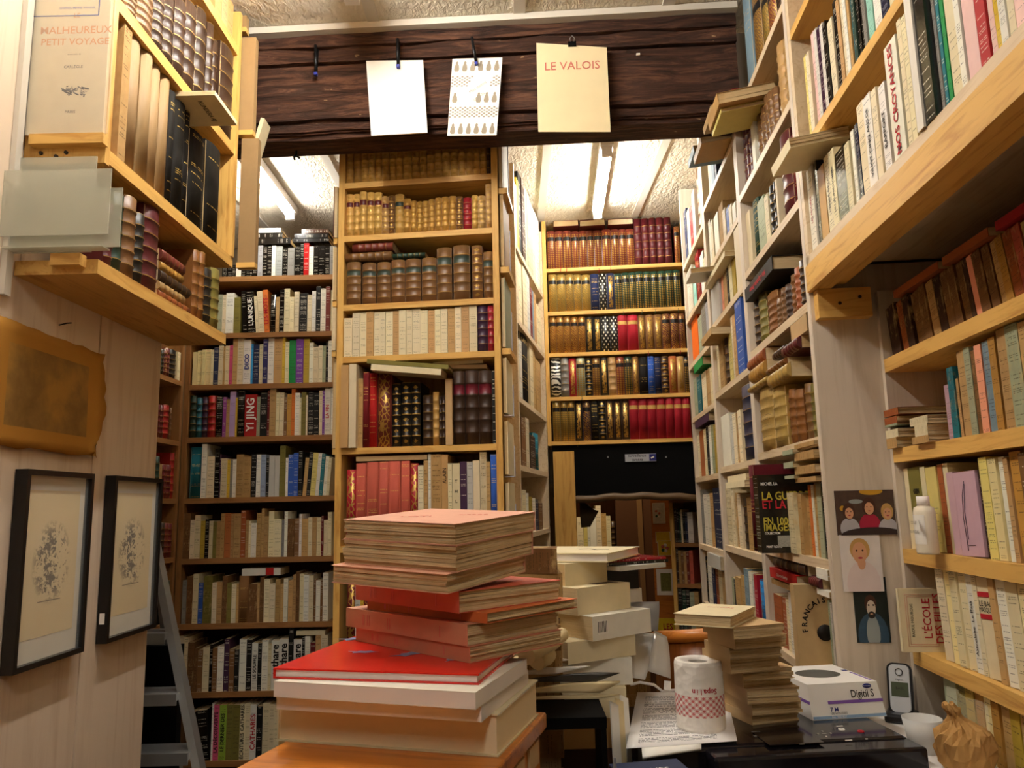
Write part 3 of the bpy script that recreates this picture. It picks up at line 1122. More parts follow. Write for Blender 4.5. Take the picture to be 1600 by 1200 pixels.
# panel with photographs closing the wall bookcase
pf = Frame(*RMf.at(uY(1.731), 0, 0)[:2], -4.77)
dv = empty('divider_panel', pf.mat(), 'pale wood-grain panel with three snapshots pinned on it', 'panel')
boxobj('panel_face', 'grey_panel', 0.0, 0.40, -0.004, 0.0, 0, 1.965, dv)
boxobj('bracket_block', 'pine_long', 0.008, 0.125, -0.034, -0.004, 1.905, 1.972, dv)
for dx, dz in ((0.055, 1.937), (0.1, 1.95)):
    b = MB()
    b.tube([(dx, -0.036, dz), (dx, -0.034, dz)], 0.004)
    b.obj('screw', 'nail_metal', dv)

# hanging unit on the partition
LUf = Frame(-0.83, 0, 90)
zA, zB, zC_, zD = 2.010, 2.252, 2.602, 2.93
BAYS.append((LUf, 1.51, 2.193, 0.16, [zA, zB, zC_, zD], 0.03, CZ - 0.012))
lu = empty('hanging_bookcase', LUf.mat(1.49, 0, zA - 0.03), 'pine hanging bookcase of old bindings over the framed prints', 'bookcase')
L_ = 2.215 - 1.49
z_ = zA - 0.03
boxobj('shelf', 'pine_long', 0, L_ - 0.03, 0, 0.168, 0, 0.03, lu)
for z in (zB, zC_, zD):
    boxobj('shelf', 'pine_long', 0.018, L_, 0, 0.168, z - 0.03 - z_, z - z_, lu)
boxobj('side_panel', 'pine_up', 0, 0.018, 0.0, 0.168, zB - 0.035 - z_, 3.05 - z_, lu)
boxobj('side_panel', 'pine_up', L_ - 0.02, L_ - 0.001, -0.004, 0.168, zB - z_, 3.05 - z_, lu)
boxobj('back_panel', 'wall_panel', 0.018, L_ - 0.02, 0.16, 0.168, 0.03, 3.05 - z_, lu)
for dx, dz in ((0.03, 0.0), (0.05, -0.008), (0.082, 0.0)):
    b = MB()
    b.tube([(-0.004, 0.05 + dx, zB - 0.012 + dz - z_), (0.0, 0.05 + dx, zB - 0.012 + dz - z_)], 0.004)
    b.obj('screw', 'nail_metal', lu)
boxobj('white_post', 'white_strip', -0.04, -0.02, 0.158, 0.169, -0.05, 3.05 - z_, lu)

# ------------------------------------------------------------------ books on the shelves
PX = (0, 0, 1)
# tall brown bookcase, rows from the top
t7, t8, t9 = (240, 340, 4), (240, 600, 4), (240, 860, 3.53)
LB_ROWS = [
    (t7, 427, 's', '460 300 black s; 490 300 black s; 515 300 black s; 545 295 white s; 575 295 black s; 600 290 black s; 620 175 black s; 650 178 black s;'
     '680 173 silver s; 708 178 black s; 738 180 black s; 762 175 white s; 803 178 silver s; 838 188 black s; 880 190 grey s; 915 180 black s; 937 165 black s;'
     '970 158 red s; 998 178 white s; 1030 175 black s; 1070 175 black s; 1100 180 black s; 1150 178 grey s; 1190 176 black s'),
    (t7, 385, 'p', '405 480 sage p; 427 480 sage p; 450 482 cream p; 500 470 white p; 540 498 olive p; 578 455 black s L4; 632 460 black s L5; 652 490 cream p L5; 685 458 cream p L5;'
     '718 450 orange p L4; 762 480 black k; 785 495 tan p; 815 450 black s; 850 443 cream p; 877 495 cream p; 908 462 cream p; 960 470 black p; 988 483 cream p;'
     '1013 458 white p; 1043 428 black p; 1075 443 white p; 1102 430 redbrown p; 1150 450 cream p; 1190 470 black p'),
    (t7, 243, 'p', '270 840 butter P; 300 830 butter p; 322 825 butter p; 355 822 butter p; 373 825 cream p; 405 812 navy p; 433 800 cream p; 445 805 tan p; 470 800 cream p;'
     '492 795 pink p; 523 750 tan p; 560 748 cream p; 607 762 white p; 620 790 sky p; 658 793 navy p; 682 790 cream p; 712 758 indigo p; 750 753 white p; 803 755 tan p;'
     '820 750 yellow p; 845 775 cream p; 888 765 green p; 935 758 purple p; 972 757 mustard p; 997 780 white p; 1030 808 cream p; 1055 798 cream p; 1075 800 sage p;'
     '1090 775 black p; 1115 768 white p; 1150 790 tan p; 1190 780 cream p'),
    (t8, 212, 'p', '255 70 darkgreen l; 290 85 teal l; 328 80 plum l; 380 72 red l; 425 80 black k; 447 82 violet p; 468 95 tan p; 505 47 lilac p; 515 85 yellow p; 563 30 black k;'
     '640 65 red P; 660 80 sage p; 705 55 black p; 720 40 darkred p; 760 20 tan p; 782 52 cream p; 810 52 cream p; 830 82 brown p; 857 62 ochre p; 880 28 orange p;'
     '910 55 white p; 920 85 cream p; 950 50 olive p; 960 70 cream p; 998 50 black p; 1032 55 black p; 1053 40 cream p; 1068 40 purple p; 1105 28 white p; 1125 10 white p; 1160 30 tan p'),
    (t8, 222, 'p', '297 395 teal h; 330 375 white p L-3; 378 450 cream p L-2; 410 405 black s; 418 440 plum p; 458 465 cream p; 475 475 yellow p; 490 475 grey p; 513 470 white p;'
     '560 440 tan w; 607 455 tan w; 640 437 black p; 667 440 white p; 700 440 paleblue p; 720 460 black p; 755 447 palegrey P; 785 447 palegrey P; 822 385 olive p; 838 460 white p;'
     '872 440 blue p L-2; 903 430 blue p L-2; 930 420 black p; 962 460 tan p L-4; 988 425 black p L-4; 1020 428 paleyellow p L-4; 1042 430 white p L-4; 1064 435 teal p L-4; 1085 450 white p L-4; 1105 460 cream p L-4'),
    (t8, 175, 'p', '215 808 brown w; 243 850 cream p; 280 820 cream p; 308 855 mustard p; 333 845 black s; 358 855 cream p; 380 860 olive p; 408 858 tan w; 432 808 tan w; 473 808 terracotta p;'
     '490 812 tan w; 535 810 tan w; 567 790 rust p; 585 850 tan w; 600 855 cream p; 635 870 white p; 665 805 tan w; 683 778 tan w; 710 827 tan w; 745 795 cream p; 795 845 cream p;'
     '810 850 grey p; 832 795 white p; 873 842 brown w; 905 840 brown p; 922 812 white p; 963 840 tan p; 988 832 cream p; 1017 835 tan p; 1045 833 cream p; 1060 825 darkred p;'
     '1085 850 cream p; 1110 800 cream p'),
    (t9, 155, 'p', '178 165 grey p; 213 143 brown w; 243 130 cream p; 268 180 blue p; 320 142 olive w; 345 178 cream p; 375 175 tan p; 402 142 brown w; 428 180 olive p; 453 183 cream p;'
     '466 185 tan p; 523 140 brown h; 570 185 brown w; 583 182 tan p; 607 147 brown w; 638 158 cream p; 670 183 cream p; 697 160 tan w; 715 185 tan p; 740 155 white p; 765 165 tan p;'
     '783 135 tan w; 803 118 brown w; 826 130 cream p; 855 135 white p; 880 140 cream p; 893 160 brown p; 918 165 white p; 932 165 brown p; 963 123 white p'),
    (t9, 128, 'p', '155 475 cream p; 180 480 cream p; 215 508 brown w; 232 540 brown w; 262 550 brown p; 300 535 cream p; 318 520 black s; 345 540 brown p; 380 530 white p; 410 490 plum p;'
     '440 545 brown p; 465 545 black p; 505 490 white p; 535 495 black p; 570 512 white p; 592 510 black p; 628 495 white p; 645 520 cream p; 690 497 white P; 740 488 white P;'
     '768 430 black p; 815 492 white P; 830 480 black p; 860 475 white p; 890 510 darkred p; 920 470 tan p; 960 465 cream p'),
    (t9, 205, 'p', '240 890 black s L6; 302 880 black s L6; 320 845 white p; 357 852 pink p; 397 853 lime p; 432 853 olive p; 473 853 olive p; 502 848 cream p; 530 845 cream p;'
     '565 850 white p; 597 860 black p; 635 845 cream p; 662 850 cream p; 690 850 cream p; 730 850 tan p; 770 855 white p'),
]
for i, (tf, x0, _, spec) in enumerate(LB_ROWS):
    row(LBf, zLB[i] + (0.034 if i == 0 else 0), tf, x0, spec, 'brown bookcase %s shelf' % ORD[i], 'books on the brown bookcase %s shelf' % ORD[i], 0.26)
# lying on top of the rows
z = zLB[0] + 0.034
zt = LBf.hit(420, 384)[1]
for (x0, y0, x1, y1, c, lab) in ((625, 128, 855, 165, 'black', 'flat glossy black book lowest in the pile over the brown bookcase'),
                                 (620, 95, 805, 128, 'black', 'flat black book with a yellow spine line, brown bookcase top'),
                                 (622, 66, 795, 94, 'silver', 'flat silver-grey book topmost on the brown bookcase'),
                                 (868, 130, 1095, 152, 'black', 'long flat black folder lowest beside the pile, brown bookcase top'),
                                 (880, 100, 1090, 128, 'black', 'long flat black folder in the middle, brown bookcase top'),
                                 (925, 72, 1095, 98, 'darkbrown', 'long flat dark folder uppermost beside the pile, brown bookcase top')):
    flat_row(LBf, None, t7, x0, y0, x1, y1, c, 'hard', lab, 0.2, 0.01, 'flat books on the brown bookcase top', cover='cover_gloss')
fb, _ = flat_row(LBf, None, t9, 487, 99, 700, 138, 'white', 'paper', 'white paperback with a red end lying on the brown bookcase seventh row', 0.14, 0.01, cover='cover_plain')
boxobj('red_end', plain('red_end_mat', '#b8201c', 0.4, 0.4), 0.02, 0.056, -0.0006, 0.0, 0.001, 0.033, fb)
flat_row(LBf, None, t9, 787, 443, 945, 468, 'cream', 'paper', 'cream paperback lying on the eighth row of the brown bookcase', 0.14, 0.01, cover='cover_plain')

# corner bookcase
LC_ROWS = [(t7, 20, '45 830 darkred l; 62 828 darkgreen l; 85 826 black l; 105 824 redbrown r; 130 822 darkred l; 175 835 black l; 195 850 cream p'),
           (t8, 5, '30 120 darkgreen l; 55 128 darkred l; 72 132 darkred l; 105 130 red l; 112 150 brown l'),
           (t8, 0, '22 440 black l; 45 452 darkgreen l; 62 500 tan w; 80 502 darkred l; 100 505 redbrown l; 125 506 darkred l; 150 430 red l'),
           (t8, 0, '20 870 black l; 38 874 darkgreen l; 58 872 tan l; 80 866 darkbrown l; 108 868 redbrown l; 130 872 darkred l'),
           (t9, 0, '60 160 darkgreen l; 80 158 black h; 100 156 brown l; 118 160 darkgreen l'),
           (t9, 30, '60 470 brown l; 80 480 darkred l; 105 490 tan l; 125 490 brown l')]
for i, (tf, x0, spec) in enumerate(LC_ROWS):
    row(LCf, zLC[i], tf, x0, spec, 'corner bookcase %s shelf' % ORD[i], 'books on the corner bookcase %s shelf' % ORD[i], 0.24)

# pine bookcase
t2, t3, t4 = (510, 180, 4), (510, 460, 4.8), (510, 690, 4.443)
spec1 = ';'.join('%d %d calf r' % q for q in ((140, 152), (192, 142), (238, 138), (280, 135), (325, 132), (370, 130), (413, 128), (457, 125), (513, 120), (565, 118), (610, 115), (658, 95),
                                              (710, 83), (762, 80), (815, 80), (862, 85), (910, 95), (953, 100), (998, 105))) + ';1022 118 darkbrown l'
row(CCf, zCC[0], t2, 97, spec1, 'pine bookcase first shelf', 'books on the pine bookcase first shelf', 0.225)
row(CCf, zCC[1], t2, 107, '152 490 calf r; 193 488 calf r; 240 475 calf r; 285 477 calf r; 337 480 calf r; 380 505 tan r; 418 500 brown o; 475 488 calf g; 523 520 ochre r;'
    '558 532 ochre o; 597 535 ochre o; 638 535 ochre o; 677 523 ochre o; 720 513 ochre o; 765 507 ochre o; 812 500 ochre o; 855 507 brown o; 910 510 crimson l; 950 495 calf o; 1000 500 tan o; 1040 425 tan o',
    'pine bookcase second shelf', 'books on the pine bookcase second shelf', 0.225)
row(CCf, zCC[2], t2, 118, '210 915 brown g; 218 -; 308 922 brown g; 312 -; 397 915 brown g; 400 -; 490 900 brown g; 590 893 brown g; 594 -; 690 887 brown g; 692 -; 788 826 brown g; 795 -; 903 810 brown g; 915 -; 982 812 brown o; 986 -; 1050 848 brown g',
    'pine bookcase third shelf', 'books on the pine bookcase third shelf', 0.225)
for (x0, y0, x1, y1, c, lab) in ((120, 858, 408, 910, 'brown', 'brown leather book lying on others in the pine bookcase third row'),
                                 (414, 862, 620, 892, 'darkgreen', 'thin dark green leather book lying in the pine bookcase third row'),
                                 (165, 800, 418, 850, 'redbrown', 'red-brown leather book topmost lying in the pine bookcase third row')):
    flat_row(CCf, None, t2, x0, y0, x1, y1, c, 'leather', lab, 0.12, 0.014)
row(CCf, zCC[3], t3, 120, '185 178 cream p; 243 138 cream p; 293 135 cream p; 350 130 tan p; 398 128 cream p; 440 130 cream p; 497 125 cream p; 545 122 tan p; 600 118 cream p; 648 112 cream p; 712 107 cream p;'
    '770 118 cream p L-3; 822 118 tan p L-3; 870 112 cream p L-3; 922 108 cream p L-3; 978 103 tan p L-3; 1027 92 cream p L-2; 1088 85 tan p; 1150 78 cream p; 1230 72 plum l; 1280 68 crimson l',
    'pine bookcase fourth shelf', 'books on the pine bookcase fourth shelf', 0.225)
row(CCf, zCC[4], t3, 90, '150 528 tan P O0.03; 212 522 cream P O0.02; 262 630 tan w; 308 582 darkred q; 365 548 red q; 478 552 redbrown v; 484 -; 548 668 black o; 554 -; 628 658 black o; 632 -; 700 655 black o; 718 -; 795 755 darkbrown l; 842 730 calf l; 866 760 darkbrown l; 893 755 darkbrown l;'
    '946 632 kraft P O0.012 L-1; 1040 575 darkbrown W; 1145 567 darkbrown W; 1250 567 darkbrown W; 1276 570 black p', 'pine bookcase fifth shelf', 'books on the pine bookcase fifth shelf', 0.225)
for (x0, y0, x1, y1, c, k, lab, pt) in ((330, 540, 860, 586, 'cream', 'paper', 'cream book lying aslant under the green one, pine bookcase fifth row', 6.5),
                                        (300, 506, 915, 538, 'olive', 'hard', 'long green rounded book lying aslant, pine bookcase fifth row', 6.5),
                                        (680, 526, 1200, 556, 'kraft', 'paper', 'kraft-brown booklet lying flat, pine bookcase fifth row', 2),
                                        (800, 498, 1175, 525, 'cream', 'paper', 'cream booklet topmost lying flat, pine bookcase fifth row', -1)):
    flat_row(CCf, None, t3, x0, y0, x1, y1, c, k, lab, 0.09 if pt > 5 else 0.14, -0.045 if pt > 5 else 0.05, pitch=pt, cover='cover_plain', fit=False)
row(CCf, zCC[5], t4, 133, '200 195 crimson v; 275 150 brick h; 362 142 brick h; 433 138 brick h; 517 135 brick h; 582 133 brick h; 640 150 crimson v; 680 165 cream p; 710 130 tan w; 730 85 white p; 805 88 tan w;'
    '850 90 tan P; 880 150 cream p; 935 150 cream P; 985 137 plum p; 1027 140 palegrey p; 1075 130 cream P; 1122 72 cream w; 1150 138 tan p; 1195 87 blue h',
    'pine bookcase sixth shelf', 'books on the pine bookcase sixth shelf', 0.225)
flat_row(CCf, None, t4, 205, 98, 700, 130, 'kraft', 'hard', 'kraft-brown book lying over the brick-red volumes', 0.18, 0.01, cover='cover_plain')
row(CCf, zCC[6], PX, 541, '554 895 darkred v; 562 915 palegrey p; 567 918 yellow p; 580 905 darkred v; 600 900 brick h', 'pine bookcase seventh shelf', 'books on the pine bookcase seventh shelf', 0.225)
t = text('ALAIN', 0.018, 'ink_black', [e for e in BOOKS if e[3] == 'pine bookcase sixth shelf'][11][0], T(0, -0.001, 0.22, 0) @ Matrix.Rotation(R(90), 4, 'X') @ Matrix.Rotation(R(90), 4, 'Z'))
for i, ch in enumerate('THLR'):
    text(ch, 0.014, 'ink_black', [e for e in BOOKS if e[3] == 'pine bookcase sixth shelf'][13][0], T(0, -0.001, 0.20 - i * 0.032, 0) @ Matrix.Rotation(R(90), 4, 'X'), bold=0.02)

# doorway case
t5, t6 = (840, 320, 6), (840, 500, 5.715)
def same(xs, tops, c, k):
    return ';'.join('%d %d %s %s' % (x, tops[i] if isinstance(tops, (list, tuple)) else tops, c, k) for i, x in enumerate(xs))


RB_ROWS = [
    (t5, 90, same((160, 238, 315, 388, 466, 530, 605, 690, 765, 835, 910), (245, 243, 243, 243, 240, 238, 235, 228, 228, 225, 222), 'redbrown', 'd') + ';' +
     same((982, 1050, 1118, 1190, 1258), (95, 95, 92, 92, 88), 'burgundy', 'l') + ';1285 -;1335 200 redbrown c'),
    (t5, 103, same((178, 262, 340, 413, 497), 650, 'gold', 'c') + ';575 645 navy q; 650 640 black t; 722 640 navy e;' + same((795, 865, 925, 997, 1068, 1135, 1205, 1278, 1345), (640, 632, 628, 622, 622, 620, 617, 612, 607), 'darkgreen', 'd')),
    (t5, 112, same((175, 243, 310, 380, 450), 1045, 'amber', 'c') + ';525 1045 black e; 600 1045 black e; 680 1040 black t; 755 1040 black t; 845 1035 crimson m; 945 1030 crimson m; 1015 1030 brown e; 1095 1030 brown e; 1170 1025 brown e; 1250 1020 rosewood c; 1330 1018 rosewood c; 1385 1015 rosewood c'),
    (t6, 118, '208 335 black z; 280 335 grey l; 347 340 crimson e; 425 338 sage d; 490 342 black o; 560 335 brown d; 632 335 black e; 705 328 tan n; 778 330 redbrown d; 848 325 darkgreen d; 908 325 brown e; 988 328 black q; 1045 322 blue q; 1105 325 navy q; 1175 322 darkbrown o; 1250 320 rust e; 1315 322 tan e; 1365 330 black d'),
    (t6, 135, same((203, 268, 333), 722, 'gold', 'd') + ';405 722 black e; 475 722 plum c; 545 720 black q; 612 718 black o; 683 715 darkbrown e; 752 712 darkbrown e; 822 712 darkbrown e;' + same((905, 985, 1068, 1150, 1225, 1300, 1370), (702, 702, 700, 698, 696, 694, 692), 'crimson', 'm'))]
for i, (tf, x0, spec) in enumerate(RB_ROWS):
    row(RBf, zRB[i], tf, x0, spec, 'doorway case %s shelf' % ORD[i], 'books on the doorway case %s shelf' % ORD[i], 0.22)
for x0, x1, y0, y1 in ((145, 382, 130, 192), (394, 632, 124, 188), (660, 895, 115, 176)):
    ua, za = RBf.hit(840 + x0 / 6, 320 + y1 / 6)
    ub, zb = RBf.hit(840 + x1 / 6, 320 + y0 / 6)
    zc = (RBf.hit(840 + x0 / 6, 320 + 243 / 6)[1])
    mw = RBf.mat((ua + ub) / 2, 0.16, za - 0.004) @ Matrix.Rotation(R(180), 4, 'Z')
    flat_book(mw, ub - ua, 0.145, zb - za + 0.004, 'redbrown', 'hard', 'red-brown book lying page-edge out, %s from the burgundy volumes, doorway case top' % {145: 'third', 394: 'second', 660: 'first'}[x0])
# ribbon markers hanging from the doorway case
for i_, (x, y, c) in enumerate(((876, 418, 'ink_red'), (885, 419, 'ink_red'), (936, 420, 'ink_red'), (954, 417, 'ink_red'), (974, 487, 'ribbon_green'), (1003, 485, 'ribbon_green'), (1024, 484, 'ribbon_green'), (1060, 482, 'ribbon_green'), (1013, 550, 'ink_red'), (1063, 548, 'ink_red'), (909, 620, 'ribbon_green'), (903, 691, 'ink_gold'))):
    plain('ribbon_green', '#2d5a3c', 0.6)
    u, z = RBf.hit(x, y, -0.004)
    b = MB()
    b.tube([(0, 0.012, 0.004), (0, -0.002, 0.003), (0.001, -0.003, -0.008), (-0.002, -0.003, -0.022)], 0.0018, 5)
    tag(b.obj('ribbon_marker', c, None, RBf.mat(u, 0, z)), 'thin %s ribbon marker, %s from the jamb, hanging from doorway case %s shelf' % ({'ink_red': 'red', 'ribbon_green': 'green', 'ink_gold': 'gold'}[c], ORD[(0, 1, 2, 3, 0, 1, 2, 3, 0, 1, 0, 0)[i_]], ORD[(0, 0, 0, 0, 1, 1, 1, 1, 2, 2, 3, 4)[i_]]), 'ribbon', 'ribbon markers on the doorway case')

# wall bookcase, bay beside the photographs (N), middle bay (M), bay next to the doorway (F): rows from the top
NR = [
    (PX, 1160, '1172 -20 bluegrey h; 1185 -20 brown c; 1196 -25 gold c; 1209 -25 redbrown c; 1222 -20 darkbrown l; 1230 -15 brown l'),
    (PX, 1158, '1163 196 burgundy l; 1168 190 burgundy l; 1174 185 burgundy l; 1179 186 white P; 1185 160 brown l; 1191 152 brown l; 1197 146 brown l; 1203 140 brown l; 1209 134 brown l; 1220 62 tan l O0.01; 1230 52 tan l O0.01'),
    (PX, 1160, '1167 337 cream P; 1177 318 darkgreen h; 1189 315 sage p; 1196 308 cream p; 1203 293 black l; 1209 285 black l; 1212 280 cream p; 1229 205 burgundy l O0.012; 1236 215 darkred h'),
    (PX, 1169, '1177 466 darkbrown l; 1189 457 olive l; 1206 462 amber n; 1215 470 brown n; 1222 452 brown n; 1229 446 darkbrown n; 1238 430 amber n; 1246 418 rust n; 1256 405 darkbrown l'),
    (PX, 1184, '1205 605 vellum n O0.015; 1224 603 vellum n O0.015; 1230 616 rust n; 1238 607 amber n O0.01; 1248 608 amber n O0.01; 1262 600 brown l; 1272 598 olive l'),
    (PX, 1170, '1177 726 burgundy h O0.085; 1184 742 black s O0.095; 1219 -; 1236 770 cream w O0.02; 1246 772 tan w O0.01; 1257 775 tan w; 1262 758 orange p; 1268 758 white p; 1277 757 tan w; 1284 756 sage p; 1292 735 black s'),
    (PX, 1203, '1216 928 rust p; 1224 932 rust p; 1230 936 cream p; 1235 924 white p; 1242 914 kraft P O0.035; 1283 -; 1288 935 sage p O-0.045; 1293 940 palegrey p O-0.045; 1297 950 tan p O-0.045'),
]
for i, (tf, x0, spec) in enumerate(NR):
    row(RMf, zN[i], tf, x0, spec, 'photo panel bay %s shelf' % ORD[i], 'books on the photo panel bay %s shelf' % ORD[i], 0.4, 0.012, maxw=0.2)
row(RMf, zM[0], PX, 1113, '1120 62 crimson w; 1125 55 brown l; 1129 44 black h; 1132 48 darkred h; 1135 46 darkred h; 1138 44 darkred h', 'middle wall bay top shelf', 'books jutting out on the middle wall bay top shelf', 0.4, -0.06)
MR = [
    (PX, 1104, '1109 222 cream p; 1114 224 bluegrey p; 1117 218 navy p'),
    (PX, 1102, '1106 352 white p; 1110 351 cream p; 1118 341 white P; 1126 322 tan w; 1131 330 cream p; 1137 326 blue p; 1142 322 cream p; 1148 318 white P; 1153 316 tan P'),
    (PX, 1108, '1122 440 palegrey P O0.01; 1127 430 peach p; 1134 420 tan p; 1137 418 black p; 1142 388 cream p; 1147 386 mustard p; 1157 340 cream P O0.012'),
    (PX, 1112, '1116 545 cream p; 1124 538 tan w; 1131 520 darkbrown l; 1137 512 paleyellow p; 1141 497 cream p; 1146 494 tan p; 1159 466 blue p O0.012; 1166 458 tan w'),
    (PX, 1121, '1136 650 white P; 1142 648 palegrey p; 1148 646 cream p; 1152 645 tan w; 1158 640 cream p; 1179 598 navy l O0.014'),
    (PX, 1133, '1142 763 cream w; 1147 766 cream w; 1152 770 tan w; 1158 772 cream p; 1166 778 darkbrown l; 1174 776 tan w; 1180 778 cream p'),
]
for i, (tf, x0, spec) in enumerate(MR):
    row(RMf, zM[i], tf, x0, spec, 'middle wall bay %s shelf' % ORD[i], 'books on the middle wall bay %s shelf' % ORD[i], 0.4, 0.012, maxw=0.2)
row(RMf, 1.075, PX, 1134, '1139 897 sage p; 1142 900 black p; 1150 897 tan p; 1157 895 tan w; 1164 885 bluegrey p; 1170 890 white p; 1176 895 palegrey p; 1182 895 crimson p; 1196 906 brightblue k O0.01',
    'middle wall bay lowest shelf', 'books on the middle wall bay lowest shelf', 0.4, 0.012)
FR = [
    (PX, 1064, '1068 335 navy p; 1073 333 cream p; 1079 325 red p; 1084 300 white s; 1089 262 brown l; 1094 255 sage p; 1098 235 white p'),
    (PX, 1072, '1081 420 white s; 1086 418 mint p; 1092 390 crimson s L4; 1098 392 white p L4; 1104 400 cream p'),
    (PX, 1080, '1090 495 hotorange P; 1096 492 sage p; 1103 470 grey p; 1109 468 silver p'),
    (PX, 1084, '1089 590 sage p; 1095 586 teal p; 1102 580 cream p; 1109 575 tan w; 1114 572 cream p'),
    (PX, 1087, '1091 680 cream p; 1099 672 terracotta P; 1103 670 cream p; 1107 665 black p; 1111 664 white p; 1115 663 sage p; 1120 662 mustard p; 1124 664 cream p'),
    (PX, 1093, '1098 765 grey p; 1104 772 white p; 1109 775 white p; 1114 770 tan p; 1129 762 navy p'),
]
for i, (tf, x0, spec) in enumerate(FR):
    row(RMf, zF[i], tf, x0, spec, 'doorway wall bay %s shelf' % ORD[i], 'books on the doorway wall bay %s shelf' % ORD[i], 0.4, 0.012)
row(RMf, 1.055, PX, 1097, '1103 868 black h; 1110 872 white p; 1115 886 navy p; 1121 887 rust p; 1128 890 cream p; 1133 893 tan p', 'doorway wall bay lowest shelf', 'books on the doorway wall bay lowest shelf', 0.4, 0.012)

# cover print on the books that stand forward
def on_spine(bk, s, size, mat, zf, bold=0.02, rot=True, sx=1.0):
    h = max(v.co.z for v in bk.data.vertices)
    text(s, size, mat, bk, T(0, -0.0012, h * zf) @ Matrix.Rotation(R(90), 4, 'X') @ (Matrix.Rotation(R(90), 4, 'Z') if rot else Matrix()), bold=bold, sx=sx)


def nth(where, i):
    return [e for e in BOOKS if e[3] == where][i][0]


plain('gold_circle', '#b99a5a', 0.5)
yj = nth('brown bookcase fourth shelf', 10)
on_spine(yj, 'YI JING', 0.05, 'ink_white', 0.52)
for i in (18, 19, 21):
    bk = nth('brown bookcase eighth shelf', i)
    on_spine(bk, 'cathare', 0.045, 'ink_black', 0.6, 0.03)
for (wi, i, s_, sz, mt) in (('second', 6, "L'UNIQUE", 0.03, 'ink_white'), ('second', 9, 'LES MOTS', 0.03, 'ink_red'), ('ninth', 3, 'LA DÉCOUVERTE', 0.022, 'ink_black'), ('ninth', 4, 'LE DERNIER DES', 0.022, 'ink_black'),
                            ('ninth', 7, 'ÉCRITURES CATHARES', 0.022, 'ink_black'), ('ninth', 9, 'CATHARES', 0.03, 'ink_red'), ('third', 12, 'DICO', 0.03, 'ink_blue'), ('eighth', 14, 'LE SOUFFLE', 0.02, 'ink_black'), ('fourth', 28, 'LA FIN', 0.022, 'ink_red')):
    on_spine(nth('brown bookcase %s shelf' % wi, i), s_, sz, mt, 0.5)
bk = nth('photo panel bay sixth shelf', 1)         # black book turned with its front to the room
h_ = max(v.co.z for v in bk.data.vertices)
xm = max(v.co.x for v in bk.data.vertices) + 0.0004
S = Matrix.Rotation(R(90), 4, 'Z') @ Matrix.Rotation(R(90), 4, 'X')
for s_, sz, mt, yy, zz in (('LA GUERRE', 0.03, 'ink_yellow', 0.008, 0.72), ('ET LA', 0.03, 'ink_red', 0.008, 0.61), ('EN 1000', 0.026, 'ink_yellow', 0.008, 0.40), ('IMAGES', 0.026, 'ink_yellow', 0.008, 0.32),
                           ('MICHEL LA', 0.011, 'ink_white', 0.008, 0.88), ('COLLECTION', 0.008, 'ink_white', 0.01, 0.25), ('PONT ROYAL', 0.008, 'ink_white', 0.012, 0.08)):
    text(s_, sz, mt, bk, Matrix.Translation((xm, yy, h_ * zz)) @ S, 'LEFT', bold=0.02, sx=0.8)
boxobj('cover_picture', plain('print_grey', '#b9b4a6', 0.6, vary=0.8, scale=300), xm, xm + 0.0005, 0.042, 0.075, h_ * 0.08, h_ * 0.22, bk)
bk = nth('photo panel bay seventh shelf', 4)
h_ = max(v.co.z for v in bk.data.vertices)
xm = max(v.co.x for v in bk.data.vertices) + 0.0004
for i, ch in enumerate('FRANCAIS'):
    a = R(190 - i * 14)
    text(ch, 0.018, 'ink_black', bk, Matrix.Translation((xm, 0.072 + 0.052 * math.cos(a), h_ * 0.50 + 0.062 * math.sin(a))) @ S @ Matrix.Rotation(a - R(90), 4, 'Z'), bold=0.03)
b = MB()
b.lathe([(0.0, 0), (0.02, 0), (0.02, 0.0006), (0, 0.0006)], 16, 0, False)
b.obj('cover_figure', 'ink_black', bk, Matrix.Translation((xm, 0.068, h_ * 0.42)) @ S)

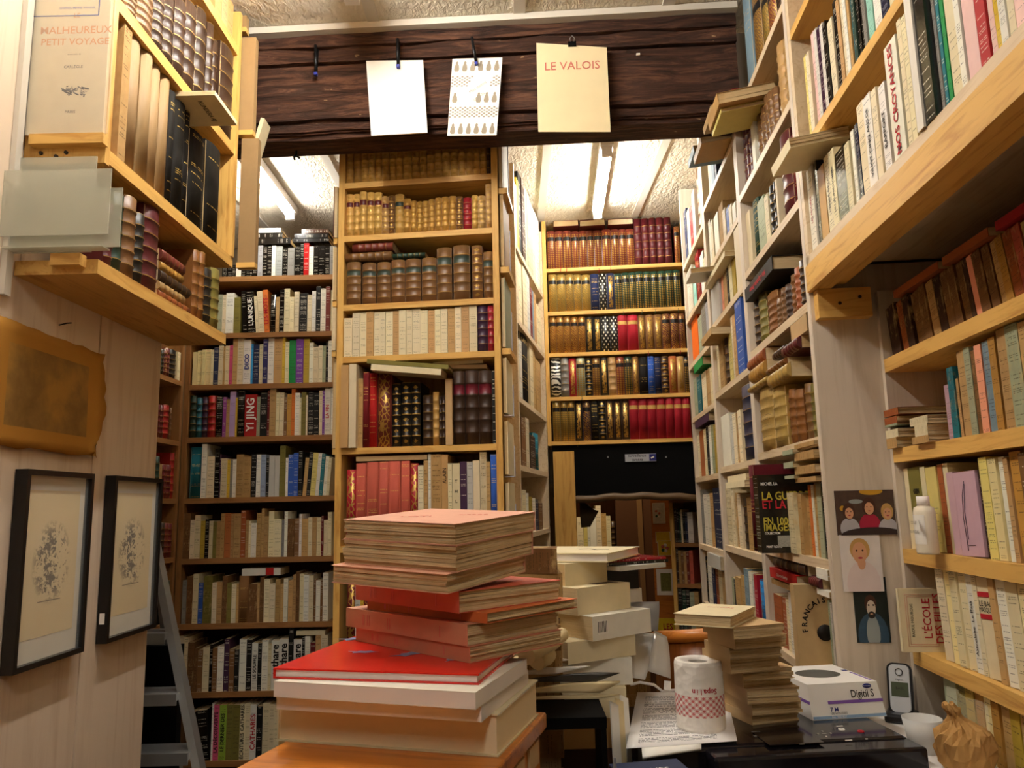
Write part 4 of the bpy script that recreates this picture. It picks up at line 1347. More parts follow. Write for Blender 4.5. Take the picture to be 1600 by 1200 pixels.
# lying books in and on the wall bookcase rows
FL = [
    # (x0,y0,x1,y1, colour, kind, label, depth, inset)
    (1163, 424, 1209, 449, 'black', 'hard', 'black book with red lettering lying over the third row, photo panel bay', 0.18, -0.01),
    (1172, 552, 1198, 572, 'rust', 'leather', 'red-brown leather roll-backed book topmost in the lying heap, photo panel bay', 0.16, -0.004),
    (1176, 568, 1200, 592, 'ochre', 'leather', 'ochre leather book second in the lying heap, photo panel bay', 0.16, -0.006),
    (1173, 586, 1204, 606, 'vellum', 'leather', 'vellum book lowest in the lying heap, photo panel bay', 0.16, -0.008),
    (1202, 556, 1232, 578, 'amber', 'leather', 'amber leather book lying near the maroon one, photo panel bay', 0.16, -0.004),
    (1205, 574, 1238, 598, 'vellum', 'leather', 'long vellum book lying over the upright vellum pair, photo panel bay', 0.16, -0.008),
    (1210, 544, 1230, 557, 'darkbrown', 'leather', 'dark brown leather book lying at the back, photo panel bay', 0.16, 0.01),
    (1228, 525, 1254, 552, 'burgundy', 'leather', 'maroon leather book lying under the page block, photo panel bay', 0.16, 0.0),
    (1236, 496, 1262, 524, 'kraft', 'hard', 'thick book lying with pages out under the third shelf, photo panel bay', 0.18, 0.0),
    (1204, 893, 1244, 908, 'red', 'hard', 'red book with white lettering lying under the sagging shelf', 0.18, 0.0),
    (1206, 910, 1240, 918, 'tan', 'paper', 'tan booklet lying below the red book', 0.18, 0.004),
    (1212, 876, 1262, 892, 'darkbrown', 'leather', 'dark ribbed leather book lying above the red book', 0.16, 0.01),
    (1270, 896, 1286, 918, 'burgundy', 'leather', 'maroon leather book end-on beside the white paper bundle', 0.14, 0.0),
    (1276, 896, 1295, 905, 'white', 'paper', 'white paper-covered book topmost in the bundle, photo panel bay', 0.16, -0.004),
    (1277, 907, 1296, 917, 'white', 'paper', 'white paper-covered book in the middle of the bundle, photo panel bay', 0.16, -0.004),
    (1277, 919, 1296, 931, 'white', 'paper', 'white paper-covered book lowest in the bundle, photo panel bay', 0.16, -0.004),
    (1242, 706, 1278, 713, 'tan', 'paper', 'worn tan paperback topmost in the pile over the orange books', 0.18, -0.01),
    (1242, 713, 1278, 726, 'tan', 'paper', 'worn tan paperback second in the pile over the orange books', 0.18, -0.012),
    (1242, 727, 1278, 740, 'tan', 'paper', 'worn tan paperback third in the pile over the orange books', 0.18, -0.012),
    (1243, 741, 1278, 753, 'tan', 'paper', 'worn tan paperback lowest in the pile over the orange books', 0.18, -0.012),
    (1224, 722, 1240, 729, 'sage', 'paper', 'greenish booklet uppermost beside the tan pile', 0.16, -0.02),
    (1225, 729, 1240, 738, 'sage', 'paper', 'greenish booklet in the middle beside the tan pile', 0.16, -0.02),
    (1226, 739, 1241, 748, 'sage', 'paper', 'greenish booklet lowest beside the tan pile', 0.16, -0.02),
    (1100, 417, 1134, 428, 'cream', 'hard', 'cream slab-like book lying under the second shelf, middle wall bay', 0.22, -0.02),
    (1096, 520, 1112, 532, 'tan', 'paper', 'tan booklet end-on under the third shelf, doorway wall bay', 0.2, -0.05),
    (1084, 562, 1098, 576, 'green', 'hard', 'green book lying under the third shelf, doorway wall bay', 0.2, 0.0),
    (1086, 652, 1108, 664, 'plum', 'paper', 'plum booklet lying over the row, doorway wall bay', 0.16, 0.0),
    (1137, 742, 1166, 752, 'cream', 'paper', 'cream booklet lying under the fifth shelf, middle wall bay', 0.18, -0.02),
    (1134, 752, 1164, 762, 'cream', 'paper', 'cream booklet lowest under the fifth shelf, middle wall bay', 0.18, -0.03),
    (1106, 866, 1126, 886, 'palegrey', 'paper', 'pale grey paper bundle lying over the lowest row, doorway wall bay', 0.2, -0.01),
]
for (x0, y0, x1, y1, c, k, lab, dep, ins) in FL:
    fb, _ = flat_row(RMf, None, PX, x0, y0, x1, y1, c, k, lab, dep, ins, cover='cover_worn' if (k == 'paper' and c == 'tan') else ('cover_plain' if k != 'leather' else 'leather'), sig=3 if k == 'paper' else 0)
    if c == 'black':
        text('Mes Captaine Prime', 0.022, 'ink_red', fb, T(0, -0.001, 0.017, 180) @ Matrix.Rotation(R(-90), 4, 'X'), bold=0.02, sx=1.1)
    if c == 'red':
        text('Dictionnaire historique', 0.012, 'ink_white', fb, T(0, -0.001, 0.012) @ Matrix.Rotation(R(90), 4, 'X'))
# books lying with their length out over the aisle
OUT = [  # x, y of the outer end's lower corner, Y, outward reach, width, thickness, lift angle, colour, label
    (1128, 168, 2.22, 0.11, 0.15, 0.020, 14, 'kraft', 'kraft booklet sticking out lowest over the burgundy volumes'),
    (1130, 156, 2.12, 0.11, 0.16, 0.034, 22, 'tan', 'open tan book sticking out over the burgundy volumes'),
    (1128, 146, 2.14, 0.10, 0.15, 0.012, 26, 'paleyellow', 'yellowed booklet sticking out topmost over the burgundy volumes'),
    (1118, 218, 2.48, 0.10, 0.16, 0.022, 8, 'tan', 'tan book jutting out under the beam end'),
    (1106, 224, 2.68, 0.09, 0.14, 0.024, 6, 'bluegrey', 'grey-bound book jutting out under the beam end'),
    (1258, 262, 1.62, 0.07, 0.15, 0.022, 10, 'cream', 'cream book jutting out below the upper shelf by the pale post'),
    (1090, 442, 3.0, 0.09, 0.15, 0.02, 4, 'white', 'white booklet jutting out under the bay end board'),
]
for (x, y, Yy, out, wd, tk, ang, c, lab) in OUT:
    u = uY(Yy)
    zz = RMf.hit(px(RMf.at(u, 0, 2.4))[0], y)[1]
    ang = min(ang, 9)
    b_ = bay_at(RMf, u, zz)
    low, up = level(b_, zz)
    u = min(max(u, b_[1] + wd / 2 + 0.002), b_[2] - wd / 2 - 0.002)
    dp = out + 0.06
    zz = min(zz, up - tk - dp * math.sin(R(ang)) - 0.002)
    for e in LIE:                               # on top of what already juts out here
        if e[9] and e[1] is RMf and min(u + wd / 2, e[3]) - max(u - wd / 2, e[2]) > 0.002 and e[6] - tk < zz < e[6] + e[7]:
            zz = e[6] - tk - 0.001
    mw = RMf.mat(u, -out, zz) @ Matrix.Rotation(R(ang), 4, 'X')
    fb = flat_book(mw, wd, dp, tk, c, 'paper', lab, cover='cover_plain', sig=3)
    LIE.append([fb, RMf, u - wd / 2, u + wd / 2, -out, -out + dp * math.cos(R(ang)), zz, tk, 0.0, ang])

# upper bookcase over the thick pine edge
u1, u2, c5 = (1220, 0, 8), (1230, 140, 8), (1220, 0, 4.21)
row(RMf, 2.312, PX, 1256, '1260 78 paleyellow p; 1264 76 white p; 1268 72 cream p; 1273 40 palepink p; 1278 36 white s; 1283 32 plum s; 1288 28 white s; 1293 25 black s; 1301 22 cream p; 1307 -10 black s; 1312 -12 tan p; 1318 -15 cream p; 1323 -16 white p; 1327 -16 tan p;'
    '1332 -18 teal s; 1336 -18 darkgreen p; 1341 -20 black s; 1346 -20 black s; 1351 -20 grey s; 1360 -22 mint s; 1372 -25 white p; 1384 -25 navy s; 1395 -25 cream p; 1408 -28 white p', 'upper unit higher shelf', 'books on the upper unit higher shelf', 0.4, 0.01)
UC = ('1258 262 white p; 1263 258 black s; 1274 274 tan P; 1283 255 cream p; 1292 247 cream p; 1308 246 black s; 1316 236 cream p; 1321 216 white p; 1326 206 navy s; 1337 172 cream p; 1350 160 white p; 1359 150 cream p; 1370 142 white p; 1391 72 white P O0.01;'
      '1398 36 cream p O0.01; 1406 30 cream p O0.01; 1417 -10 white P O0.015; 1438 -30 black s O0.01; 1446 -30 grey p; 1455 -40 teal p; 1462 -45 green p; 1480 -50 cream p; 1489 -50 white p; 1510 -60 palepink P; 1527 -70 red p; 1536 -70 palepink p; 1546 -75 yellow s; 1558 -80 white s; 1570 -85 cream p; 1590 -90 palepink p; 1612 -95 red p; 1640 -100 white p; 1675 -110 cream p; 1720 -120 tan p')
row(RMf, 2.058, PX, 1249, UC, 'shelf above thick pine edge', 'books on the shelf above the thick pine edge', 0.4, 0.008)
for i, s_, sz, mt in ((0, 'LES FIGURES', 0.012, 'ink_red'), (3, "L'ESSOR DE LA", 0.012, 'ink_black'), (4, 'UN JEUNE HOMME', 0.012, 'ink_black'), (10, 'VINGT-CINQ ANS DE', 0.014, 'ink_black'), (13, 'NOS CROYANCES', 0.024, 'ink_red'), (12, 'RAPPORT', 0.016, 'ink_black')):
    on_spine(nth('shelf above thick pine edge', i), s_, sz, mt, 0.5, 0.01)
bk = nth('shelf above thick pine edge', 13)
b = MB()
b.face([(-0.008, -0.0008, 0.012), (0.008, -0.0008, 0.012), (0, -0.0008, 0.03)])
b.obj('printed_triangle', 'ink_black', bk)
# set-back shelves
V1, V2, V3, V4, V5 = (1350, 260, 6.316), (1370, 430, 6.957), (1370, 580, 6.957), (1390, 700, 6.314), (1280, 820, 3.16)
row(RLf, zL[0], PX, 1363, '1378 452 darkbrown w L9; 1390 448 rust w L9; 1401 445 darkbrown w L9; 1417 432 brown w L9; 1428 428 brown w L9; 1440 424 tan w L9; 1453 418 darkbrown w L9; 1465 398 brown w L9; 1477 392 brown w L9; 1488 384 brown w L9; 1495 380 darkbrown w L9;'
    '1505 370 peach P L9; 1521 358 brown w L9; 1535 350 brown w L9; 1547 340 tan w L9; 1560 330 ochre w L9; 1576 316 rust w L9; 1592 310 brick w L9; 1612 300 tan w L9; 1634 290 tan w L9; 1660 280 brown w L9', 'lower pine shelves first row', 'books on the lower pine shelves first row', 0.25, 0.012, zmax=1.928)
row(RLf, zL[1], PX, 1474, '1482 600 mauve w; 1492 572 teal w; 1497 590 tan w; 1509 545 tan w; 1519 540 sage w; 1526 545 brown w; 1537 536 peach p; 1548 530 bluegrey w; 1559 524 ochre w; 1574 508 tan w; 1595 502 sage w; 1612 498 tan w; 1632 492 paleyellow w; 1655 485 tan w', 'lower pine shelves second row', 'books on the lower pine shelves second row', 0.25, 0.012)
row(RLf, zL[2], PX, 1400, '1407 733 cream P L2; 1430 730 olive P L2; 1438 730 cream P L2; 1456 730 paleyellow p L2; 1464 726 rust p L2; 1472 724 cream P L2; 1484 738 mauve P L2; 1522 736 mauve P L2; 1529 734 darkbrown p L2; 1543 714 paleyellow p L2; 1557 715 butter p L2; 1568 713 white p L2; 1576 714 tan p L2; 1596 704 ochre p L2; 1612 706 brown p L2; 1632 700 tan p L2; 1655 696 cream p L2', 'lower pine shelves third row', 'books on the lower pine shelves third row', 0.25, 0.012)
row(RLf, zL[3], PX, 1466, '1478 884 cream p L4; 1489 886 butter p L4; 1501 888 cream p L4; 1513 896 cream p L4; 1523 898 white p L4; 1530 897 cream p L4; 1551 894 cream P L4; 1561 900 tan p L4; 1576 902 white p L4; 1596 906 cream p L4; 1618 910 butter p L4; 1640 916 cream p L4', 'lower pine shelves fourth row', 'books on the lower pine shelves fourth row', 0.25, 0.012)
row(RLf, zL[4], PX, 1480, '1500 1066 sage p; 1516 1064 olive p; 1530 1066 mustard p; 1543 1068 ochre w; 1556 1072 butter p; 1569 1078 ochre w; 1584 1082 tan w; 1600 1088 mustard w; 1620 1094 tan w; 1640 1100 butter w', 'lower pine shelves fifth row', 'books on the lower pine shelves fifth row', 0.25, 0.012)
bk = nth('lower pine shelves fourth row', 6)
h_ = max(v.co.z for v in bk.data.vertices); xx = max(v.co.x for v in bk.data.vertices)
for zz in (0.8, 0.58):
    boxobj('red_band', 'ink_red', -xx, xx, -0.0012, -0.0006, h_ * zz, h_ * (zz + 0.05), bk)
text('LE BAL', 0.014, 'ink_black', bk, T(0, -0.001, h_ * 0.73) @ Matrix.Rotation(R(90), 4, 'X'))
text('MASQUÉ', 0.012, 'ink_black', bk, T(0, -0.001, h_ * 0.67) @ Matrix.Rotation(R(90), 4, 'X'))
on_spine(nth('lower pine shelves fourth row', 4), 'Astrolabe  Le Pass', 0.013, 'ink_black', 0.45, 0.005)
bk = nth('lower pine shelves third row', 1)
text('GEN', 0.014, 'ink_black', bk, T(0, -0.001, 0.12) @ Matrix.Rotation(R(90), 4, 'X'), bold=0.03)
bk = nth('lower pine shelves third row', 7)
b = MB()
b.tube([(-0.014, -0.001, 0.01), (-0.018, -0.001, 0.07), (-0.012, -0.001, 0.11), (0.0, -0.001, 0.135)], 0.0006, 4)
b.tube([(-0.009, -0.001, 0.03), (-0.011, -0.001, 0.08), (0.0, -0.001, 0.13)], 0.0006, 4)
b.tube([(-0.012, -0.001, 0.02), (0.014, -0.001, 0.02)], 0.0005, 4)
b.obj('cover_drawing', 'ink_mauve', bk)
# lying piles on the set-back shelves
PL = [
    (1374, 640, 1404, 651, 'rust', 'worn red-brown paperback topmost in the pile by the panel'),
    (1372, 653, 1402, 664, 'rust', 'worn red-brown paperback second in the pile by the panel'),
    (1368, 664, 1402, 668, 'sage', 'thin greenish booklet in the pile by the panel'),
    (1376, 672, 1404, 685, 'cream', 'frayed cream paperback third in the pile by the panel'),
    (1376, 687, 1402, 703, 'tan', 'worn tan paperback lowest in the pile by the panel'),
    (1422, 651, 1450, 664, 'cream', 'cream booklet topmost in the second pile on the lower pine shelves'),
    (1430, 663, 1450, 681, 'cream', 'thick cream booklet in the second pile on the lower pine shelves'),
    (1426, 683, 1452, 697, 'tan', 'tan booklet lowest in the second pile on the lower pine shelves')]
for (x0, y0, x1, y1, c, lab) in PL:
    fb, _ = flat_row(RLf, None, PX, x0, y0, x1, y1, c, 'paper', lab, 0.16, -0.012, cover='cover_worn', pages='old_page_edges', sig=3)
for (x0, y0, x1, y1, c, lab) in ((1388, 392, 1462, 414, 'rust', 'orange-red booklet lying over the leaning worn paperbacks by the panel'),
                                 (1463, 338, 1540, 362, 'rust', 'orange-red booklet lying over the leaning worn paperbacks in the middle'),
                                 (1545, 282, 1640, 312, 'crimson', 'bright red booklet lying over the leaning worn paperbacks')):
    u, z1 = RLf.hit((x0 + x1) / 2, y1)
    ua, _ = RLf.hit(x0, y1)
    ub, _ = RLf.hit(x1, y1)
    z1 = min(z1, 1.955 - 0.02)
    flat_book(RLf.mat((ua + ub) / 2, 0.004, 1.9275), ub - ua - 0.002, 0.15, 0.016, c, 'paper', lab, cover='cover_plain')

# shelf ends and low shelves that the counter stack hides
def fill(fr, z, u0_, u1_, hmin, hmax, depth):
    ends = [e[3] for e in STAND if e[1] is fr and abs(e[6] - z) < 0.03 and e[3] < u1_]
    u = max([u0_] + ends) + 0.001 if ends else u0_
    cols = ('cream', 'tan', 'white', 'butter', 'brown', 'cream', 'palegrey', 'sage', 'cream', 'ochre', 'darkred', 'tan')
    while u < u1_ - 0.012:
        t = min(random.uniform(0.012, 0.034), u1_ - u)
        book(fr.mat(u + t / 2, 0.012, z), t * 0.97, random.uniform(hmin, hmax), min(0.15, depth), random.choice(cols), 'p', 'filling', None, 0, seen=0)
        u += t


for z, h0_, h1_ in ((zL[0], 0.11, 0.14), (zL[1], 0.13, 0.16), (zL[2], 0.14, 0.175), (zL[3], 0.14, 0.17), (zL[4], 0.16, 0.2)):
    fill(RLf, z, uY(1.05), uY(0.54), h0_, h1_, 0.2)
fill(RMf, 2.312, uY(1.27), uY(0.54), 0.2, 0.27, 0.2)
fill(RMf, 2.058, uY(0.77), uY(0.54), 0.18, 0.22, 0.2)
fill(CCf, zCC[6], CCf.hit(602, 950)[0], uC1 - 0.025, 0.2, 0.27, 0.2)
fill(CCf, zCC[7], uC0 + 0.025, uC1 - 0.03, 0.2, 0.28, 0.2)
fill(LBf, zLB[8], LBf.hit(462, 1150)[0], -0.68, 0.19, 0.23, 0.2)
# pale title cover shown on the fourth lower shelf
hb = Frame(*RLf.at(uY(1.66), -0.012, 0)[:2], -6)
a0, z0 = hb.hit(1412, 1019)
a1, _ = hb.hit(1478, 1019)
_, z1 = hb.hit(1440, 920)
cv = empty('paperback', hb.mat((a0 + a1) / 2, 0, zL[3]), "cream paperback titled L'ÉCOLE DES FILLES turned cover out", 'paperback')
W2, H2 = (a1 - a0), z1 - zL[3]
cvo = boxobj('cover', 'cover_plain', -W2 / 2, W2 / 2, 0, 0.001, 0, H2, cv); cvo.color = RGB['cream']
o = boxobj('cover', 'cover_plain', -W2 / 2, W2 / 2, 0.012, 0.013, 0, H2, cv); o.color = RGB['cream']
o = boxobj('spine', 'cover_plain', -W2 / 2, -W2 / 2 + 0.001, 0, 0.013, 0, H2, cv); o.color = RGB['cream']
boxobj('page_block', 'page_edges', -W2 / 2 + 0.001, W2 / 2 - 0.001, 0.001, 0.012, 0.001, H2 - 0.001, cv)
V = Matrix.Rotation(R(90), 4, 'X') @ Matrix.Rotation(R(90), 4, 'Z')
text("L'ÉCOLE", 0.022, 'ink_red', cvo, T(0.012, -0.0006, H2 * 0.53) @ V, bold=0.01)
text("DES FILLES", 0.022, 'ink_red', cvo, T(0.034, -0.0006, H2 * 0.53) @ V, bold=0.01)
text("RAOUL MOURGUE", 0.008, 'ink_black', cvo, T(-0.018, -0.0006, H2 * 0.5) @ V)
b = MB()
for k in (0.012, 0.016):
    x_, zz0, zz1 = W2 / 2 - k, k, H2 - k
    for q in (((-x_, zz0), (x_, zz0)), ((x_, zz0), (x_, zz1)), ((x_, zz1), (-x_, zz1)), ((-x_, zz1), (-x_, zz0))):
        b.tube([(q[0][0], -0.0004, q[0][1]), (q[1][0], -0.0004, q[1][1])], 0.0003, 4)
b.obj('printed_border', 'ink_pale_red', cvo)

# hanging unit
w1, w2 = (0, 0, 3.81), (0, 230, 3.81)
row(LUf, zA, w2, 655, '700 330 burgundy l; 755 268 darkgreen l; 825 292 brown l; 875 392 black l; 970 352 burgundy l; 1166 -; 1198 612 amber l; 1226 622 amber l; 1270 722 black l; 1318 725 olive l', 'hanging pine unit lowest shelf', 'books on the hanging pine unit lowest shelf', 0.16, 0.004)
row(LUf, zB, w1, 722, '770 132 tan w; 850 150 buff u; 915 230 buff u; 970 310 buff u; 1020 380 buff u; 1052 530 black q; 1110 600 black q; 1140 650 black q; 1240 790 black q; 1335 862 black q', 'hanging pine unit middle shelf', 'books on the hanging pine unit middle shelf', 0.16, 0.004)
row(LUf, zC_, w1, 765, '840 -90 brown l; 940 -60 brown l; 1005 -40 darkbrown l; 1060 -20 darkbrown l; 1125 0 darkbrown l; 1190 20 darkbrown l; 1250 60 darkbrown l; 1282 140 darkbrown l; 1312 240 darkbrown l; 1330 -; 1412 292 darkbrown l O0.004', 'hanging pine unit upper shelf', 'books on the hanging pine unit upper shelf', 0.16, 0.004)
row(LUf, zD, w1, 1290, '1330 -60 tan p; 1365 -40 kraft p; 1400 -20 tan p', 'hanging pine unit top shelf', 'books on the hanging pine unit top shelf', 0.16, 0.004)
for (x0, y0, x1, y1, c, lab) in ((965, 905, 1160, 948, 'rust', 'red-brown leather book lowest in the lying heap of the hanging unit'),
                                 (965, 850, 1120, 900, 'tan', 'tan leather book second in the lying heap of the hanging unit'),
                                 (968, 775, 1150, 848, 'darkbrown', 'thick dark brown leather book in the lying heap of the hanging unit'),
                                 (968, 720, 1105, 775, 'ochre', 'ochre leather book in the lying heap of the hanging unit'),
                                 (970, 640, 1110, 715, 'redbrown', 'red-brown leather book topmost in the lying heap of the hanging unit')):
    ox, oy, s = w2
    # the heap lies flat: heights step evenly from the shelf
    k = {905: 0, 850: 1, 775: 2, 720: 3, 640: 4}[y0]
    z = zA + (0, 0.02, 0.042, 0.07, 0.092)[k]
    tk = (0.0195, 0.0215, 0.0275, 0.0215, 0.03)[k]
    ua = LUf.hit(ox + 965 / s, oy + 800 / s)[0]
    ub = LUf.hit(ox + (1160, 1125, 1150, 1110, 1112)[k] / s, oy + 800 / s)[0]
    flat_book(LUf.mat((ua + ub) / 2, 0.012, z), ub - ua - 0.004, 0.13, tk, c, 'leather', lab)
# cream book lying out over the dark volumes
z = LUf.hit(270, 152)[1]
mw = LUf.mat(1.905, -0.085, 2.5555)
LIE.append([None, LUf, 1.825, 1.985, -0.085, 0.075, 2.5555, 0.012, 0.0, 1e-9])
fb = flat_book(mw, 0.16, 0.16, 0.012, 'cream', 'paper', 'cream paperback lying out over the dark leather volumes of the hanging unit', cover='cover_plain')
text('KUNDERA AJ', 0.018, 'ink_black', fb, T(0.0, 0.05, -0.0006) @ Matrix.Rotation(R(180), 4, 'X'))
label_later = []

# ------------------------------------------------------------------ side shelves behind the pine bookcase
CSf = Frame(-0.02, 2.95, 80)
zS = [CSf.hit(815, y)[1] for y in (397, 505, 622, 727)] + [1.38, 1.08, 0.7]
case('side_bookcase', CSf, 0.262, 1.17, 0.22, 0, 3.0, zS, 'narrow pale bookcase behind the pine bookcase facing the doorway aisle', mats=('pale_long', 'pale_long'), back_mat='brown_door')
CS_ROWS = [('806 300 burgundy p; 810 290 cream p; 813 285 yellow p; 817 278 black p; 822 265 darkbrown p; 826 300 sage p; 831 305 sage p; 835 325 sage p; 840 330 cream p; 847 345 white p'),
           ('806 398 brown p; 810 396 cream p; 816 394 cream p; 823 420 cream p; 828 425 palegrey p; 832 450 darkred p; 835 455 bluegrey p; 839 460 tan p; 847 480 cream p'),
           ('808 525 cream p; 813 528 white p; 828 514 black h; 834 530 cream p; 838 545 tan p; 846 565 tan p'),
           ('806 620 tan p; 810 628 cream p; 815 650 brown p; 820 655 brown p; 826 652 cream p; 836 680 darkbrown p; 845 678 teal h'),
           ('808 770 palegrey p; 816 765 cream p; 823 770 white p; 829 776 mustard p; 836 778 white p; 842 780 navy p; 849 786 brown p'),
           ('810 860 tan p; 818 862 cream p; 826 864 white p; 836 866 brown p')]
for i, spec in enumerate(CS_ROWS):
    row(CSf, zS[i], PX, 803, spec, 'side bookcase %s shelf' % ORD[i], 'books on the side bookcase %s shelf' % ORD[i], 0.2, 0.008)
# booklets in clear holders on the end of the pine bookcase
endf = Frame(*CCf.at(uC1 + 0.002, 0, 0)[:2], 84)
plain('clear_plastic', '#d5d8ea', 0.15, 0.6, vary=0.05)
def m_clear(name, col, alpha, rough):
    t = NT(name)
    t.out(lin(col), rough, 0.5)
    t.b.inputs['Alpha'].default_value = alpha


m_clear('clear_sleeve', '#f2efe6', 0.16, 0.12)
m_clear('clear_acrylic', '#cfcdb8', 0.42, 0.3)
m_clear('glass_pane', '#e8ecec', 0.10, 0.03)
m_clear('plastic_film', '#e6e2d2', 0.22, 0.2)
for i, (za, zb, c, nm) in enumerate(((2.58, 2.98, 'white', 'large white print'), (2.30, 2.56, 'kraft', 'kraft-brown booklet'), (2.02, 2.26, 'sage', 'greenish booklet'), (1.80, 1.985, 'cream', 'upper cream booklet'),
                                     (1.60, 1.775, 'cream', 'middle cream booklet'), (1.42, 1.575, 'cream', 'lowest cream booklet'))):
    r = empty('booklet', endf.mat(0.016, -0.012, za), '%s held in a clear rail on the pine bookcase end' % nm, 'booklet')
    o = boxobj('cover', 'cover_paper', 0, 0.185 if i else 0.2, -0.002, 0, 0, zb - za, r); o.color = RGB[c]
    boxobj('page_block', 'page_edges', 0.001, 0.182, 0, 0.01, 0.001, zb - za - 0.002, r)
    q = empty('display_rail', endf.mat(0.07, -0.03, za), 'clear plastic display rail under the %s' % nm, 'display rail')
    boxobj('rail_lip', 'clear_plastic', 0, 0.012, 0, 0.003, -0.005, (zb - za) * 0.55, q)
    boxobj('rail_foot', 'clear_plastic', -0.04, 0.012, 0, 0.03, -0.008, -0.005, q)
for za, nm in ((2.575, 'large white print'), (2.295, 'kraft-brown booklet'), (2.015, 'greenish booklet')):
    tag(boxobj('pine_ledge', 'pine_long', 0, 0.19, -0.03, 0, -0.02, 0, None, endf.mat(0.012, 0, za)), 'small pine ledge under the %s on the pine bookcase end' % nm, 'ledge', 'small pine ledges')
# books standing off the other edge of the pine bookcase
lf = Frame(*CCf.at(uC0 - 0.002, 0, 0)[:2], -96)
for i, (ya, yb, c, nm) in enumerate(((292, 372, 'burgundy', 'magenta and white booklet'), (386, 470, 'cream', 'cream booklet uppermost'), (480, 548, 'cream', 'cream booklet with blue print'), (560, 700, 'kraft', 'large kraft-brown cover'))):
    z1, z0 = CCf.hit(524, ya)[1], CCf.hit(524, yb)[1]
    r = empty('booklet', lf.mat(-0.12 if i < 3 else -0.14, -0.012, z0), '%s on the pine bookcase edge facing the brown bookcase' % nm, 'booklet')
    o = boxobj('cover', 'cover_plain', -0.02, 0.125, -0.002, 0, 0, z1 - z0, r); o.color = RGB[c]
    boxobj('page_block', 'page_edges', -0.018, 0.124, 0, 0.011, 0.001, z1 - z0 - 0.002, r)
    boxobj('pine_cleat', 'pine_long', -0.02, 0.12, -0.003, 0.011, -0.02, 0, r)

# ------------------------------------------------------------------ hanging unit: end displays
P = lambda x, y, Y: onY(x, y, Y)
ef = Frame(-0.83, 1.478, 0)                     # plane just before the unit's near end
ua, z0 = ef.hit(18, 212)
ub, z1 = ef.hit(186, -40)
ua = max(ua, -0.160)
mv = empty('display_book', ef.mat(0, 0, z0), 'cream book in a clear sleeve titled LE MALHEUREUX PETIT VOYAGE', 'book')
mvc = boxobj('cover', 'cover_plain', ua, ub - 0.012, -0.002, 0, 0, z1 - z0, mv); mvc.color = lin('#d9c49a')
boxobj('page_block', 'page_edges', ua + 0.002, ub - 0.014, 0.0, 0.016, 0.002, z1 - z0 - 0.002, mv)
boxobj('sleeve', 'clear_sleeve', ua - 0.004, ub, -0.005, -0.0035, -0.002, z1 - z0, mv)
FX = Matrix.Rotation(R(90), 4, 'X')
uc = (ua + ub) / 2 + 0.004
for s_, sz, mt, y in (('LE', 0.014, 'ink_orange', 26), ('MALHEUREUX', 0.0235, 'ink_orange', 49), ('PETIT VOYAGE', 0.0215, 'ink_orange', 67), ('GABRIEL-MARIE VANDEL', 0.007, 'ink_blue', 14), ('ornements de', 0.005, 'ink_black', 86), ('CARLÈGLE', 0.0085, 'ink_black', 106), ('PARIS', 0.009, 'ink_black', 176)):
    text(s_, sz, mt, mvc, T(uc, -0.0026, ef.hit(100, y)[1] - z0) @ FX, bold=0.008)
b = MB()
random.seed(3)
for i in range(26):      # small pen drawing
    a, rr = random.uniform(0, 6.28), random.uniform(0.004, 0.03)
    x_, y_ = uc + rr * math.cos(a) * 1.1, ef.hit(100, 143)[1] - z0 + rr * math.sin(a) * 0.45
    b.tube([(x_, -0.0024, y_), (x_ + random.uniform(-.01, .01), -0.0024, y_ + random.uniform(-.006, .006)), (x_ + random.uniform(-.012, .012), -0.0024, y_ + random.uniform(-.007, .007))], random.uniform(0.0004, 0.0016), 4)
b.obj('printed_drawing', 'ink_black', mvc)
b = MB()
xa, xb, za, zb = ef.hit(48, 24)[0], ef.hit(155, 24)[0], ef.hit(48, 27)[1] - z0, z1 - z0
for q in (((xa, za), (xb, za)), ((xa, za), (xa, zb)), ((xb, za), (xb, zb))):
    b.tube([(q[0][0], -0.0024, q[0][1]), (q[1][0], -0.0024, q[1][1])], 0.0013, 4)
b.obj('printed_frame', 'ink_blue', mvc)
plain('pine_lip_mat', '#c99256', 0.5)
tag(boxobj('pine_ledge', 'pine_long', ef.hit(50, 225)[0], ef.hit(165, 225)[0], -0.012, 0.011, 0, 0.022, None, ef.mat(0, 0, z0 - 0.025)), 'screwed pine ledge under the sleeved cream book', 'ledge')
# clear acrylic holders under it
ah = empty('acrylic_holder', ef.mat(0, -0.01, ef.hit(100, 396)[1]), 'empty clear acrylic leaflet holder clipped to the hanging unit', 'leaflet holder')
zz = ef.hit(100, 396)[1]
for nm, x0, y0, x1, y1, n in (('front_plate', 12, 270, 172, 368, -0.03), ('back_plate', 30, 250, 146, 396, -0.002), ('middle_plate', 20, 300, 190, 388, -0.015)):
    u0_, zt = ef.hit(x0, y0, n); u1_, zb_ = ef.hit(x1, y1, n)
    boxobj(nm, 'clear_acrylic', u0_, u1_, n, n + 0.003, zb_ - zz, zt - zz, ah)
boxobj('base_plate', 'clear_acrylic', ef.hit(22, 390)[0], ef.hit(176, 390)[0], -0.03, 0.0, 0.0, 0.003, ah)
tag(boxobj('pine_block', 'pine_long', ef.hit(84, 400)[0], ef.hit(130, 400)[0], -0.012, 0.012, 0, 0.024, None, ef.mat(0, 0, zA - 0.018)), 'short pine block on the near edge of the hanging unit', 'block')
